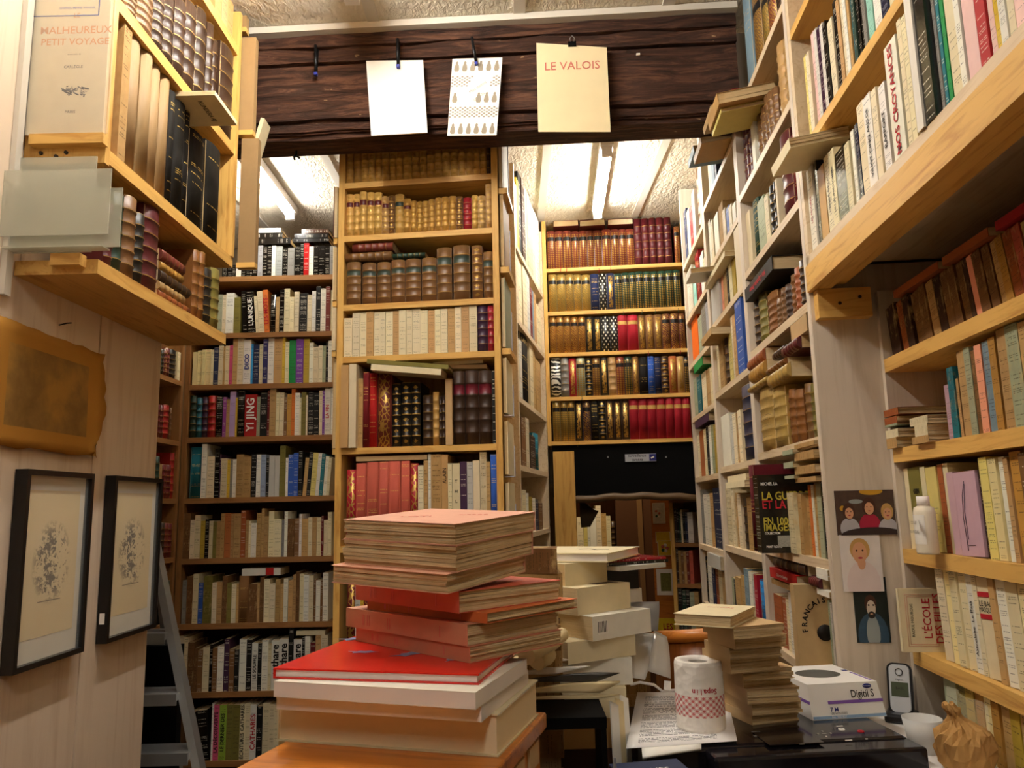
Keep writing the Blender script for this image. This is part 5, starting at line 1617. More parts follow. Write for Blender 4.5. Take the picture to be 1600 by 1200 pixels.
# kraft-covered books on the far end of the unit
ff = Frame(-0.83, 2.225, 0)
for i, (x0, y0, x1, y1, c, nm) in enumerate(((373, -60, 388, 42, 'buff', 'tan book highest'), (373, 58, 400, 203, 'buff', 'kraft-covered book in the middle'), (371, 216, 404, 410, 'buff', 'tall kraft-covered book lowest'))):
    ua, z0 = ff.hit(x0, y1); ub, z1 = ff.hit(x1, y0)
    z1 = min(z1, CZ - 0.012)
    t_ = ub - ua
    bk = book(ff.mat((ua + ub) / 2, 0, z0), t_, z1 - z0, 0.026, c, 'P', 'edge of the hanging pine unit', 'books on the edge of the hanging pine unit')
    bk['label'] = nm + ' on the far edge of the hanging unit'
    BOOKS.pop()
    tag(boxobj('pine_ledge', 'pine_long', ua - 0.004, ub, 0.0, 0.026, -0.016, 0, None, ff.mat(0, 0, z0)), 'pine ledge under the %s' % nm, 'ledge')
fb = flat_book(Matrix.Translation(ff.at(ff.hit(392, 150)[0] + 0.02, 0.030, ff.hit(392, 205)[1])) @ Matrix.Rotation(R(-76), 4, 'Y'), 0.12, 0.06, 0.012, 'cream', 'paper', 'thin cream booklet tilted off the hanging unit far edge', cover='cover_plain')

# ------------------------------------------------------------------ on the partition: old print, two framed engravings, nail
def m_print():
    t = NT('old_print')
    n = t.noise(7, 5, t.obj((1, 1, 1)), 0.6)
    n2 = t.noise(3, 4, t.obj((1, 1, 1)))
    par = t.mix(n2, lin('#c48d3c'), lin('#a3702a'))
    uv = t.n('ShaderNodeUVMap')
    sp_ = t.n('ShaderNodeSeparateXYZ')
    t.l(uv.outputs[0], sp_.inputs[0])
    a = t.math('ABSOLUTE', t.math('SUBTRACT', sp_.outputs[0], 0.48))
    c = t.math('ABSOLUTE', t.math('SUBTRACT', sp_.outputs[1], 0.5))
    mk = t.math('MULTIPLY', t.math('LESS_THAN', a, 0.34), t.math('LESS_THAN', c, 0.33))
    pic = t.ramp(n, [(0.35, lin('#6b5128')), (0.5, lin('#8a6a3a')), (0.66, lin('#b3863f'))])
    t.out(t.mix(t.math('MULTIPLY', mk, 0.85), par, pic), 0.8, 0.15)


m_print()
ya, yb = onX(-20, 600, -0.99).y, onX(166, 600, -0.99).y
za, zb = onX(80, 706, -0.99).z, onX(80, 523, -0.99).z
b = MB()
N = 12
g = {}
random.seed(5)
for i in range(N + 1):
    for j in range(N + 1):
        fu, fv = i / N, j / N
        y = ya + (yb - ya) * fu
        if i == N:
            y += random.uniform(-0.012, 0.004) - 0.03 * abs(fv - 0.5)
        if i == N and fv < 0.2:
            y -= 0.02
        z = za + (zb - za) * fv + (random.uniform(-0.003, 0.003) if j in (0, N) else 0)
        x = -0.996 + 0.010 * fu * fu + 0.006 * (1 - fv) * fu + 0.004 * math.sin(fu * 5)
        g[i, j] = len(b.v)
        b.v.append((x, y, z))
for i in range(N):
    for j in range(N):
        b.idx([g[i, j], g[i + 1, j], g[i + 1, j + 1], g[i, j + 1]], 0, [(i / N, j / N), ((i + 1) / N, j / N), ((i + 1) / N, (j + 1) / N), (i / N, (j + 1) / N)], True)
o = b.obj('old_print', 'old_print')
o.modifiers.new('thickness', 'SOLIDIFY').thickness = 0.0012
tag(o, 'yellowed torn old print pinned on the boards above the framed engravings', 'print')
b = MB()
q = onX(92, 508, -1.0)
b.tube([q, q + Vector((0.018, 0.0, 0.004)), q + Vector((0.024, 0.006, 0.006))], 0.0016, 6)
tag(b.obj('nail', 'nail_metal'), 'bent nail above the old print', 'nail')


def m_engraving():
    t = NT('engraving')
    uv = t.n('ShaderNodeUVMap')
    sp_ = t.n('ShaderNodeSeparateXYZ')
    t.l(uv.outputs[0], sp_.inputs[0])
    u, v = sp_.outputs[0], sp_.outputs[1]
    n2 = t.noise(5, 3, t.obj())
    paper = t.mix(n2, lin('#e8d4a6'), lin('#dcc08a'))
    dx = t.math('MULTIPLY', t.math('SUBTRACT', u, 0.5), 2.7)
    dy = t.math('MULTIPLY', t.math('SUBTRACT', v, 0.5), 3.4)
    rr = t.math('ADD', t.math('MULTIPLY', dx, dx), t.math('MULTIPLY', dy, dy))
    blob = t.math('SUBTRACT', 1.05, rr, clamp=True)
    n = t.noise(110, 6, t.obj((1, 1, 1)), 0.75)
    nb = t.noise(20, 3, t.obj((1, 1, 1)), 0.6)
    ink = t.math('MULTIPLY', t.math('MULTIPLY', blob, 1.6, clamp=True), t.math('GREATER_THAN', t.math('ADD', n, t.math('MULTIPLY', nb, 0.9)), 0.98))
    cap = t.math('MULTIPLY', t.math('LESS_THAN', t.math('ABSOLUTE', t.math('SUBTRACT', v, 0.235)), 0.003), t.math('LESS_THAN', t.math('ABSOLUTE', t.math('SUBTRACT', u, 0.5)), 0.22))
    col = t.mix(t.math('MULTIPLY', t.math('MAXIMUM', ink, cap), 0.85), paper, lin('#3a3226'))
    t.out(col, 0.7, 0.15)


m_engraving()
plain('frame_black', '#120f0e', 0.35, 0.4, vary=0.1)
plain('mount_card', '#e6ddc8', 0.8, 0.1)
for k, (y0, y1, lab) in enumerate(((1.543, 1.79, 'black framed engraving of a crowded fair under trees, under the old print'), (1.886, 2.142, 'black framed engraving of a street crowd with a white sticker on its edge'))):
    z0, z1 = 1.198, 1.594
    fr = empty('framed_engraving', T(-0.998, (y0 + y1) / 2, z0, -90 + 180), lab, 'picture')
    fr.matrix_world = T(-0.998, (y0 + y1) / 2, z0, 90)       # local x runs away from the camera along the wall, -y faces the aisle
    W2, H2 = (y1 - y0) / 2, z1 - z0
    bw = 0.011
    for nm, q in (('frame_side', (-W2, -W2 + bw, 0, H2)), ('frame_side', (W2 - bw, W2, 0, H2)), ('frame_rail', (-W2 + bw, W2 - bw, 0, bw)), ('frame_rail', (-W2 + bw, W2 - bw, H2 - bw, H2))):
        boxobj(nm, 'frame_black', q[0], q[1], -0.026, 0, q[2], q[3], fr)
    mnt = boxobj('mount', 'mount_card', -W2 + bw, W2 - bw, -0.012, -0.002, bw, H2 - bw, fr)
    b = MB()
    i_ = 0.02
    b.face([(-W2 + bw + i_, -0.0125, bw + 0.045), (W2 - bw - i_, -0.0125, bw + 0.045), (W2 - bw - i_, -0.0125, H2 - bw - 0.03), (-W2 + bw + i_, -0.0125, H2 - bw - 0.03)], 0, [(0, 0), (1, 0), (1, 1), (0, 1)])
    b.obj('engraving_sheet', 'engraving', mnt)
    boxobj('glass', 'glass_pane', -W2 + bw, W2 - bw, -0.019, -0.017, bw, H2 - bw, fr)
    if k == 1:
        boxobj('price_sticker', 'ink_white', -W2 - 0.0008, -W2, -0.018, -0.006, 0.045, 0.07, fr)

# ------------------------------------------------------------------ step ladder
plain('aluminium', '#a9a9a6', 0.38, 0.5, 0.75, 0.1)
ld = empty('step_ladder', T(0, 0, 0), 'aluminium step ladder leaning in front of the brown bookcase', 'ladder')
a0, a1 = onY(234, 812, 2.86), onY(310, 1195, 2.58)
dr = (a1 - a0)
foot = a0 + dr * (a0.z / (a0.z - a1.z))
def rail(nm, p0, p1, w_, d_):
    b = MB()
    dd = (p1 - p0).normalized()
    e1 = Vector((1, 0, 0)); e1 = (e1 - dd * e1.dot(dd)).normalized(); e2 = dd.cross(e1)
    rings = [[p + e1 * sx * w_ + e2 * sy * d_ for sx, sy in ((-1, -1), (1, -1), (1, 1), (-1, 1))] for p in (p0, p1)]
    b.sweep(rings, smooth=False)
    return b.obj(nm, 'aluminium', ld)


rail('stile', a0, foot, 0.012, 0.028)
off = Vector((-0.30, 0, 0))
rail('stile', a0 + off * 0.45, foot + off * 1.25, 0.012, 0.028)
for sgn, w_ in ((0, 1), (1, 1)):
    top = a0 + off * 0.40 * sgn
    rail('rear_leg', top + Vector((0.0, 0.035, -0.02)), Vector((top.x + 0.01, top.y + 0.5, 0)), 0.010, 0.014)
for y in (905, 1000, 1090, 1172):
    t_ = (y - 20 - 812) / (1195 - 812)
    q = a0 + dr * ((y - 812) / (1195 - 812.0))
    b = MB()
    ln_ = 0.135 + 0.24 * (a0.z - q.z) / a0.z
    b.box(-ln_, 0.0, -0.055, 0.055, -0.022, 0.0)
    b.box(-ln_, 0.0, -0.055, -0.05, -0.036, -0.022)
    b.obj('step', 'aluminium', ld, Matrix.Translation(q))
tag(boxobj('black_case', 'black_paint', -1.50, -1.24, 2.93, 2.97, 0.0, 1.02), 'flat black case standing behind the ladder', 'case')

# ------------------------------------------------------------------ papers and clips on the beam
def bpt(x, y, n):
    return BMf.hit(x, y, n)


plain('paper_white', '#f4f0e6', 0.75, 0.15, vary=0.03)
plain('paper_cream', '#efdcae', 0.75, 0.15, vary=0.12, scale=14)
plain('paper_edge', '#d6b678', 0.8, 0.1)
plain('print_taupe', '#9d907c', 0.7, 0.1)


def hung(name, cs, n, th, mat, label, cat):
    """booklet hung on the beam, front corners given by picture points: tl, tr, br, bl"""
    pts = [bpt(x, y, n) for x, y in cs]
    u0_, z0_ = pts[3]
    r = empty(name, BMf.mat(u0_, n, z0_), label, cat)
    loc = [Vector((u - u0_, 0, z - z0_)) for u, z in pts]
    b = MB()
    fr_ = [loc[3], loc[2], loc[1], loc[0]]
    b.sweep([[p + Vector((0, 0.0012, 0)) for p in reversed(fr_)], list(reversed(fr_))], smooth=False)
    cvr = b.obj('cover', mat, r)
    b = MB()
    s_ = [p * 0.985 + Vector((0.0015, 0, 0.0015)) for p in fr_]
    b.sweep([[p + Vector((0, th, 0)) for p in reversed(s_)], [p + Vector((0, 0.0012, 0)) for p in reversed(s_)]], smooth=False)
    b.obj('page_block', 'paper_edge', r)
    return cvr, loc


r, loc = hung('white_booklet', [(572, 95), (661, 94), (668, 207), (580, 212)], -0.028, 0.008, 'paper_white', 'blank white booklet clipped to the beam', 'booklet')
r, loc = hung('patterned_booklet', [(707, 92), (785, 90), (776, 211), (699, 212)], -0.030, 0.007, 'paper_white', 'booklet printed with grey figures and checks clipped to the beam', 'booklet')
# printed figures and checks
def on_sheet(loc, u, v):
    p = loc[3].lerp(loc[2], u).lerp(loc[0].lerp(loc[1], u), v)
    return p


fig, chk = MB(), MB()
shape = [(-0.30, 0), (0.30, 0), (0.46, 0.25), (0.36, 0.6), (0.2, 0.78), (0.24, 0.92), (0.05, 1.05), (-0.2, 0.95), (-0.22, 0.78), (-0.4, 0.5), (-0.48, 0.2)]
def put(mb, poly, cu, cv_, su, sv):
    mb.face([on_sheet(loc, cu + x * su, cv_ + y * sv) + Vector((0, -0.0004, 0)) for x, y in poly])


for rowv in (0.02, 0.83):
    for i in range(6):
        fig = MB()
        put(fig, shape, 0.10 + i * 0.16, rowv, 0.115, 0.13)
        fig.obj('printed_figure', 'print_taupe', r)
for i in (0, 3, 4, 5):
    fig = MB()
    put(fig, shape, 0.10 + i * 0.16, 0.42, 0.115, 0.13)
    fig.obj('printed_figure', 'print_taupe', r)
sq = [(-.5, -.5), (.5, -.5), (.5, .5), (-.5, .5)]
for v0 in (0.24, 0.64):
    for j in range(7):
        for i in range(20):
            if (i + j) % 2 == 0 and not (v0 > 0.5 and 6 < i - j * 0.4 < 15):
                put(chk, sq, 0.03 + i * 0.049, v0 + j * 0.02, 0.043, 0.018)
chk.obj('printed_checks', 'print_taupe', r)
text('Mes menus', 0.016, 'ink_grey', r, Matrix.Translation(on_sheet(loc, 0.55, 0.62) + Vector((0, -0.0006, 0))) @ FX @ Matrix.Rotation(R(34), 4, 'Z'), sx=0.9)
text('propos', 0.016, 'ink_grey', r, Matrix.Translation(on_sheet(loc, 0.58, 0.50) + Vector((0, -0.0006, 0))) @ FX @ Matrix.Rotation(R(34), 4, 'Z'), sx=0.9)
r, loc = hung('title_booklet', [(838, 67), (948, 74), (954, 206), (841, 206)], -0.026, 0.005, 'paper_cream', 'cream booklet titled LE VALOIS clipped to the beam', 'booklet')
text('LE VALOIS', 0.040, 'ink_pale_red', r, Matrix.Translation(on_sheet(loc, 0.5, 0.755) + Vector((0, -0.0006, 0))) @ FX @ Matrix.Rotation(R(-1), 4, 'Z'), sx=0.98)


def clip(x, y0, y1, n, label, tilt=0, blue=True):
    u, z = bpt(x, (y0 + y1) / 2, n)
    _, za = bpt(x, y0, n)
    _, zb = bpt(x, y1, n)
    h = (za - zb) / 2
    r = empty('spring_clip', BMf.mat(u, n, z) @ Matrix.Rotation(R(tilt), 4, 'Y'), label, 'clip')
    for s in (-1, 1):
        b = MB()
        b.tube([(0, s * 0.010, h), (0, s * 0.004, 0.1 * h), (0, s * 0.003, -h * 0.8)], [0.005, 0.0055, 0.0045], 6)
        b.obj('jaw', 'dark_metal', r)
    b = MB()
    b.tube([(-0.006, 0, 0), (0.006, 0, 0)], 0.006, 8)
    b.obj('spring', 'nail_metal', r)
    if blue:
        boxobj('pad', plain('blue_pad', '#2c3590', 0.5), -0.005, 0.005, -0.006, 0.006, -h, -h * 0.8, r)


clip(494, 73, 118, -0.02, 'empty black spring clip hanging on the beam')
clip(622, 63, 106, -0.034, 'black spring clip holding the blank white booklet')
clip(741, 60, 102, -0.034, 'black spring clip holding the patterned booklet', -8)
u, z = bpt(894, 68, -0.03)
r = empty('binder_clip', BMf.mat(u, -0.03, z), 'black binder clip with wire loops holding the LE VALOIS booklet', 'clip')
b = MB()
b.sweep([[(-0.013, 0.006, -0.009), (-0.013, -0.004, -0.009), (-0.013, 0.001, 0.009)], [(0.013, 0.006, -0.009), (0.013, -0.004, -0.009), (0.013, 0.001, 0.009)]], smooth=False)
b.obj('clip_body', 'black_paint', r)
b = MB()
b.tube([(-0.006, -0.006, 0.004), (-0.007, -0.008, 0.014), (0, -0.009, 0.022), (0.007, -0.008, 0.014), (0.006, -0.006, 0.004)], 0.001, 5)
b.obj('wire_loop', 'aluminium', r)
b = MB()
q = Vector(BMf.at(bpt(463, 240, 0.1)[0], 0.10, 2.692))
b.tube([q + Vector((0, 0, 0.012)), q, q + Vector((-0.006, -0.004, -0.012)), q + Vector((-0.004, -0.006, -0.022))], 0.004, 6)
b.tube([q + Vector((0, 0, -0.006)), q + Vector((0.012, 0, -0.014))], 0.004, 6)
tag(b.obj('black_hook', 'dark_metal'), 'small black hook under the beam', 'hook')
u, z = bpt(997, 85, -0.004)
tag(boxobj('white_stub', 'ink_white', -0.006, 0.006, -0.006, 0.004, -0.003, 0.003, None, BMf.mat(u, -0.001, z)), 'small white paper stub stuck on the beam', 'stub')

# ------------------------------------------------------------------ doorway: black lintel, worn board, sign, pine jamb
ln = struct(empty('trim_doorway', RBf.mat(0, 0, 0)))
_, zb = RBf.hit(960, 775)
boxobj('lintel', 'black_paint', uB0 + 0.02, uB1 + 0.02, 0.012, 0.36, zb, zRB[-1] - 0.024, ln)
b = MB()
n_ = 14
rings = []
for i in range(n_ + 1):
    f_ = i / n_
    u = uB0 + 0.10 + (uB1 - uB0 - 0.12) * f_
    zz = zb - 0.012 + 0.016 * math.sin(math.pi * f_) + 0.004 * math.sin(i * 1.7)
    rings.append([(u, -0.02, zz - 0.022), (u, 0.05, zz - 0.026), (u, 0.05, zz + 0.012), (u, -0.012, zz + 0.010)])
b.sweep(rings)
b.obj('worn_board', wood('worn_wood', '#6a5132', '#33241a', (1.2, 14, 14), True), ln)
a0, z1 = RBf.hit(864, 706, -0.02)
a1, z0 = RBf.hit(900, 842, -0.02)
boxobj('pine_jamb', 'pine_up', a0, a1 + 0.005, -0.03, -0.008, 0, z1, ln)
sg = empty('camera_sign', RBf.mat(RBf.hit(1001, 715)[0], 0.008, RBf.hit(1001, 715)[1]), "small silver sign reading surveillance caméra on the black lintel", 'sign')
a0, z0 = RBf.hit(977, 722); a1, z1 = RBf.hit(1025, 709)
sgp = boxobj('sign_plate', plain('sign_silver', '#aeb0b6', 0.4, 0.4, vary=0.05), -(a1 - a0) / 2, (a1 - a0) / 2, -0.003, 0.005, -(z1 - z0) / 2, (z1 - z0) / 2, sg)
boxobj('sign_pictogram', 'ink_navy', (a1 - a0) * 0.28, (a1 - a0) / 2, -0.0036, -0.003, -(z1 - z0) * 0.45, (z1 - z0) * 0.45, sgp)
b = MB()
b.box(-0.010, 0.008, -0.0044, -0.0036, -0.003, 0.004)
b.obj('camera_symbol', 'ink_white', sgp, T((a1 - a0) * 0.39, 0, 0) @ Matrix.Rotation(R(-25), 4, 'Y'))
text('surveillance', 0.020, 'ink_black', sgp, T(-(a1 - a0) * 0.11, -0.0034, 0.011) @ FX, bold=0.01)
text('caméra', 0.020, 'ink_black', sgp, T(-(a1 - a0) * 0.11, -0.0034, -0.010) @ FX, bold=0.01)
for x in (950, 1041):
    u, z = RBf.hit(x, 714)
    b = MB()
    b.tube([(u, 0.006, z), (u, 0.012, z)], 0.005, 8)
    b.obj('screw', 'aluminium', ln)

# ------------------------------------------------------------------ back room seen through the doorway
struct(boxobj('wall_passage_left', 'plaster', -0.35, -0.30, 4.6, 6.6, 0, 2.6))
struct(boxobj('wall_passage_right', 'plaster', 1.62, 1.67, 4.6, 6.6, 0, 2.6))
struct(boxobj('wall_passage_end', 'plaster', -0.35, 1.67, 6.6, 6.65, 0, 2.6))
struct(boxobj('ceiling_passage', 'plaster', -0.35, 1.67, 4.6, 6.65, 2.6, 2.65))
PYf = Frame(0, 5.6, 0)
zP = [PYf.hit(930, 868)[1], PYf.hit(930, 980)[1], PYf.hit(930, 760)[1]]
case('passage_bookcase', PYf, 0.3, 0.80, 0.25, 0, 2.2, zP, 'brown bookcase in the back room seen through the doorway', mats=('brown_long', 'brown_up'))
row(PYf, zP[0], PX, 902, '912 808 cream p; 918 800 paleyellow p; 922 790 white p; 932 795 white P; 940 790 cream p; 948 802 tan p; 955 806 cream p; 962 815 darkbrown l', 'back room bookcase upper shelf', 'books in the back room bookcase', 0.2)
row(PYf, zP[1], PX, 902, '915 885 yellow p; 930 890 tan p; 945 888 brown p; 962 890 darkbrown p', 'back room bookcase lower shelf', 'books in the back room bookcase', 0.2)
dr = empty('brown_door', PYf.mat(0, 0, 0), 'dark brown door leaf standing open in the back room', 'door')
u0_, _ = PYf.hit(964, 880); u1_, _ = PYf.hit(1040, 880)
boxobj('door_leaf', 'brown_door', u0_ + 0.0, u1_, -0.06, -0.025, 0, 2.1, dr)
boxobj('door_rail', plain('door_edge', '#7d5a34', 0.5), u0_ + 0.15, u0_ + 0.185, -0.07, -0.06, 0, 2.1, dr)
# rack of picture cards
PRf = Frame(0, 5.0, -12)
rk = empty('card_rack', PRf.mat(0, 0, 0), 'wooden display post of picture cards in the back room', 'rack')
u0_, _ = PRf.hit(1022, 900); u1_, _ = PRf.hit(1055, 900)
boxobj('rack_board', 'varnished', u0_, u1_, 0.002, 0.03, 0, 1.75, rk)
plain('card_pink', '#f0e6dc', 0.5, vary=0.5, scale=60); plain('card_yellow', '#f2d238', 0.5, vary=0.3, scale=60); plain('card_garden', '#8c8a3c', 0.6, vary=0.7, scale=90)
for i, (x0, y0, x1, y1, mt, lab) in enumerate(((1019, 786, 1040, 818, 'card_pink', 'white card with a small pink drawing on the back room rack'), (1024, 831, 1048, 848, 'card_yellow', 'yellow card half hidden on the back room rack'),
                                               (1027, 845, 1056, 868, 'card_yellow', 'yellow card with flowers on the back room rack'), (1025, 889, 1056, 930, 'card_garden', 'white bordered card of a garden on the back room rack'))):
    a, zt = PRf.hit(x0, y0, -0.004 * i); c, z0_ = PRf.hit(x1, y1, -0.004 * i)
    r = empty('picture_card', PRf.mat(a, -0.004 * i - 0.002, z0_), lab, 'card')
    w_, h_ = c - a, zt - z0_
    boxobj('card_sheet', 'paper_white', 0, w_, 0, 0.002, 0, h_, r)
    k = 0.22 if i == 3 else 0.04
    boxobj('card_picture', mt, w_ * k, w_ * (1 - k), -0.001, 0, h_ * k * 0.7, h_ * (1 - k * 0.7), r)
    if i in (0, 2):
        for q in range(5):
            b = MB()
            b.lathe([(0, 0), (w_ * 0.1, 0), (w_ * 0.1, 0.0005), (0, 0.0005)], 10, 0, False)
            b.obj('printed_flower', ('ink_pale_red', 'ink_white', 'ink_pale_red', 'ribbon_green', 'ink_white')[q], r, T(w_ * (0.4 + 0.13 * math.cos(q * 1.3)), -0.0012, h_ * (0.5 + 0.2 * math.sin(q * 1.3))) @ FX)
a, zt = PRf.hit(1025, 966, -0.01); c, z0_ = PRf.hit(1056, 1000, -0.01)
r = empty('yellow_book', PRf.mat(a, -0.012, z0_ - 0.06), 'yellow book with red lettering LES PL on the back room rack', 'book')
boxobj('cover', plain('yellow_cover', '#ecd022', 0.45), 0, c - a, 0, 0.01, 0, zt - z0_ + 0.06, r)
text('LES', 0.05, 'ink_red', r, T((c - a) * 0.62, -0.001, zt - z0_ + 0.01) @ FX, bold=0.02, sx=0.8)
text('PL', 0.06, 'ink_red', r, T((c - a) * 0.72, -0.001, zt - z0_ - 0.05) @ FX, bold=0.02, sx=0.8)
# bookcase at the right of the back room
PQf = Frame(0, 4.75, -30)
zQ = [PQf.hit(1070, 848)[1], PQf.hit(1070, 912)[1], PQf.hit(1070, 985)[1]]
ua, _ = PQf.hit(1048, 850); ub, _ = PQf.hit(1100, 850)
case('yellow_post_bookcase', PQf, ua, ub, 0.2, 0, PQf.hit(1070, 785)[1], zQ, 'small bookcase with a yellow pine post beyond the doorway', mats=('brown_long', 'pine_up'), top=True, back_mat='brown_door')
row(PQf, zQ[0], PX, 1052, '1056 795 darkbrown p; 1060 796 black p; 1063 798 darkgreen p; 1066 796 cream p; 1070 800 black p; 1074 800 navy p; 1083 800 white p', 'yellow post bookcase upper shelf', 'books in the yellow post bookcase', 0.18)
row(PQf, zQ[1], PX, 1052, '1056 858 darkbrown p; 1061 860 tan w; 1066 862 brown p; 1071 862 tan p; 1076 862 redbrown p; 1083 860 brick p', 'yellow post bookcase middle shelf', 'books in the yellow post bookcase', 0.18)
row(PQf, zQ[2], PX, 1052, '1058 920 black p; 1064 922 darkgreen p; 1070 922 black p; 1077 925 sage p; 1084 925 tan p', 'yellow post bookcase lower shelf', 'books in the yellow post bookcase', 0.18)
# sheaf of papers hanging by the jamb
r = empty('paper_sheaf', RBf.mat(RBf.hit(915, 780, 0.2)[0], 0.2, RBf.hit(915, 818, 0.2)[1] - 0.022), 'curled dark sheaf of papers hanging in the doorway', 'papers')
for i in range(7):
    b = MB()
    b.sweep([[(-0.03 + i * 0.004, -0.01 + i * 0.012, 0.0), (0.02, -0.01 + i * 0.012, 0.004), (0.02, -0.008 + i * 0.012, 0.004), (-0.03 + i * 0.004, -0.008 + i * 0.012, 0.0)],
             [(-0.035, 0.0 + i * 0.012, 0.10 + 0.01 * i), (0.07 - i * 0.003, 0.0 + i * 0.012, 0.09), (0.07 - i * 0.003, 0.002 + i * 0.012, 0.09), (-0.035, 0.002 + i * 0.012, 0.10 + 0.01 * i)]], smooth=False)
    b.obj('sheet', plain('dim_paper', '#5b4a34', 0.8), r)

# ------------------------------------------------------------------ foreground: counter and the leaning stack
def corner_mat(cpx, rpx, z, flip=False):
    """frame with origin at the front corner, x along the edge towards rpx"""
    c, r_ = onZ(*cpx, z), onZ(*rpx, z)
    d = r_ - c
    return c, math.atan2(d.y, d.x), d.length


def lying(corner, right, left, zt, tk, col, kind, spine, label, L=None, Wd=None, cover='cover_plain', pages='old_page_edges', sig=4, group=None, at=None):
    """lying book from picture points of its top face: near corner, end of the right-hand edge, end of the left-hand edge; spine: side it lies on;
    at: (depth of the corner, turn, right-hand length, left-hand length) measured instead"""
    if at:
        c = onY(*corner, at[0])
        a, LR, LL = R(at[1]), at[2], at[3]
    else:
        c = onZ(*corner, zt); r_ = onZ(*right, zt); l_ = onZ(*left, zt)
        er = (r_ - c); el = (l_ - c)
        a1 = math.atan2(er.y, er.x); a2 = math.atan2(el.y, el.x) - math.pi / 2
        a = (a1 + a2) / 2 if abs(a1 - a2) < 1.2 else a1      # right-angled frame that splits the error between both edges
        LR, LL = L or er.length, Wd or el.length
    base = Matrix.Translation((c.x, c.y, zt - tk)) @ Matrix.Rotation(a, 4, 'Z')    # x to the right end, y to the left end
    if spine == 'left':       # spine on the left-hand face (between corner and left)
        mw, dims = base @ Matrix.Translation((0, LL / 2, 0)) @ Matrix.Rotation(R(-90), 4, 'Z'), (LL, LR)
    elif spine == 'right':
        mw, dims = base @ Matrix.Translation((LR / 2, 0, 0)), (LR, LL)
    elif spine == 'far_right':
        mw, dims = base @ Matrix.Translation((LR, LL / 2, 0)) @ Matrix.Rotation(R(90), 4, 'Z'), (LL, LR)
    else:
        mw, dims = base @ Matrix.Translation((LR / 2, LL, 0)) @ Matrix.Rotation(R(180), 4, 'Z'), (LR, LL)
    return flat_book(mw, dims[0], dims[1], tk, col, kind, label, group, cover, pages, sig), base, LR, LL


zc = onY(776, 1174, 1.0).z                       # counter top
ct = empty('counter', T(0, 0, 0), 'orange varnished wooden counter with small label holders under the book stack', 'counter')
c0 = onZ(776, 1176, zc); c1 = onZ(826, 1122, zc); cl = onZ(380, 1196, zc)
dirb = (c1 - c0).normalized()
a = math.atan2(dirb.y, dirb.x)
ct.matrix_world = Matrix.Translation((c0.x + 0.01, c0.y, 0)) @ Matrix.Rotation(a - R(90), 4, 'Z')
ctl = ct.matrix_world.inverted() @ onZ(430, 1166, zc)
boxobj('counter_top', 'varnished', ctl.x, 0.008, -0.75, 0.19, zc - 0.022, zc, ct, bevel=0.003)
cbd = boxobj('counter_body', 'varnished', ctl.x + 0.015, 0.0, -0.73, 0.175, 0, zc - 0.022, ct)
for k in range(12):
    boxobj('label_holder', plain('label_card', '#d8b888', 0.6), 0.0005, 0.004, -0.72 + k * 0.075, -0.672 + k * 0.075, zc - 0.058, zc - 0.028, cbd)
z1 = zc + 0.049
lying((778, 1116), (825, 1075), (434, 1096), z1, 0.0488, 'cream', 'hard', 'far_left', 'very thick book with cream page edges at the bottom of the counter stack', cover='cover_gloss', pages='thick_book_pages', sig=0, L=0.19)
z2 = z1 + 0.019
lying((752, 1102), (815, 1050), (437, 1082), z2, 0.0188, 'white', 'paper', 'far_left', 'white-edged paperback directly on the thick book', pages='white_pages', sig=0, L=0.2)
z3 = z2 + 0.019
lying((743, 1082), (812, 1030), (437, 1061), z3, 0.0188, 'white', 'paper', 'far_left', 'white-edged paperback under the glossy red book', pages='white_pages', sig=0, L=0.2)
z4 = z3 + 0.0128
rb, base, LR, LL = lying((748, 1053), (822, 1003), (419, 1047), z4, 0.0126, (0.78, 0.02, 0.012, 1), 'hard', 'far_left', 'glossy red picture hardback with blue birds under the salmon books', cover='cover_gloss', pages='white_pages', sig=0, L=0.24)
random.seed(11)
for i, (x_, y_, s_, rz) in enumerate(((560, 998, 0.030, 10), (640, 1022, 0.024, 40), (566, 1019, 0.018, -10), (705, 1030, 0.014, 80))):
    q = onZ(x_, y_, z4)
    b = MB()
    sh = [(-1.3, 0.25), (-0.5, 0.15), (-0.3, 0.45), (0.1, 0.35), (0.5, 0.55), (0.9, 0.2), (1.4, 0.1), (0.8, -0.15), (0.4, -0.4), (-0.1, -0.3), (-0.6, -0.5), (-0.7, -0.1)]
    b.face([(px_ * s_, py_ * s_, 0) for px_, py_ in reversed(sh)][::-1])
    o = b.obj('printed_bird', plain('bird_blue', '#6f83b0', 0.3, 0.5, vary=0.3), rb)
    o.matrix_world = T(q.x, q.y, z4 + 0.0004, rz)
zs = z4
SAL = [  # near corner in the picture, (depth, turn, right-hand length, left-hand length), thickness, colour, spine side, label
    ((734, 1011), (1.02, 44, 0.175, 0.265), 0.0205, '#cf8464', 'left', 'salmon paperback lowest of the seven on the red book'),
    ((730, 977), (1.02, 45, 0.175, 0.280), 0.0275, '#d29674', 'left', 'salmon paperback with printed spine, second above the red book'),
    ((761, 958), (1.02, 47, 0.185, 0.255), 0.0135, '#cf6e38', 'left', 'thin orange paperback third above the red book'),
    ((717, 932), (1.02, 43, 0.190, 0.250), 0.0275, '#cf6448', 'left', 'thick coral-red paperback in the middle of the counter stack'),
    ((698, 890), (0.99, 58, 0.190, 0.200), 0.0245, '#d79c7e', 'far_right', 'salmon paperback with rough page edges under the two top ones'),
    ((714, 853), (1.00, 58, 0.190, 0.200), 0.0340, '#d79c7e', 'far_right', 'thick salmon paperback with rough page edges second from the stack top'),
    ((712, 820), (1.00, 57, 0.195, 0.198), 0.0275, '#dfa58a', 'far_right', 'salmon paperback with pale red lettering topmost on the counter stack')]
zz = zs
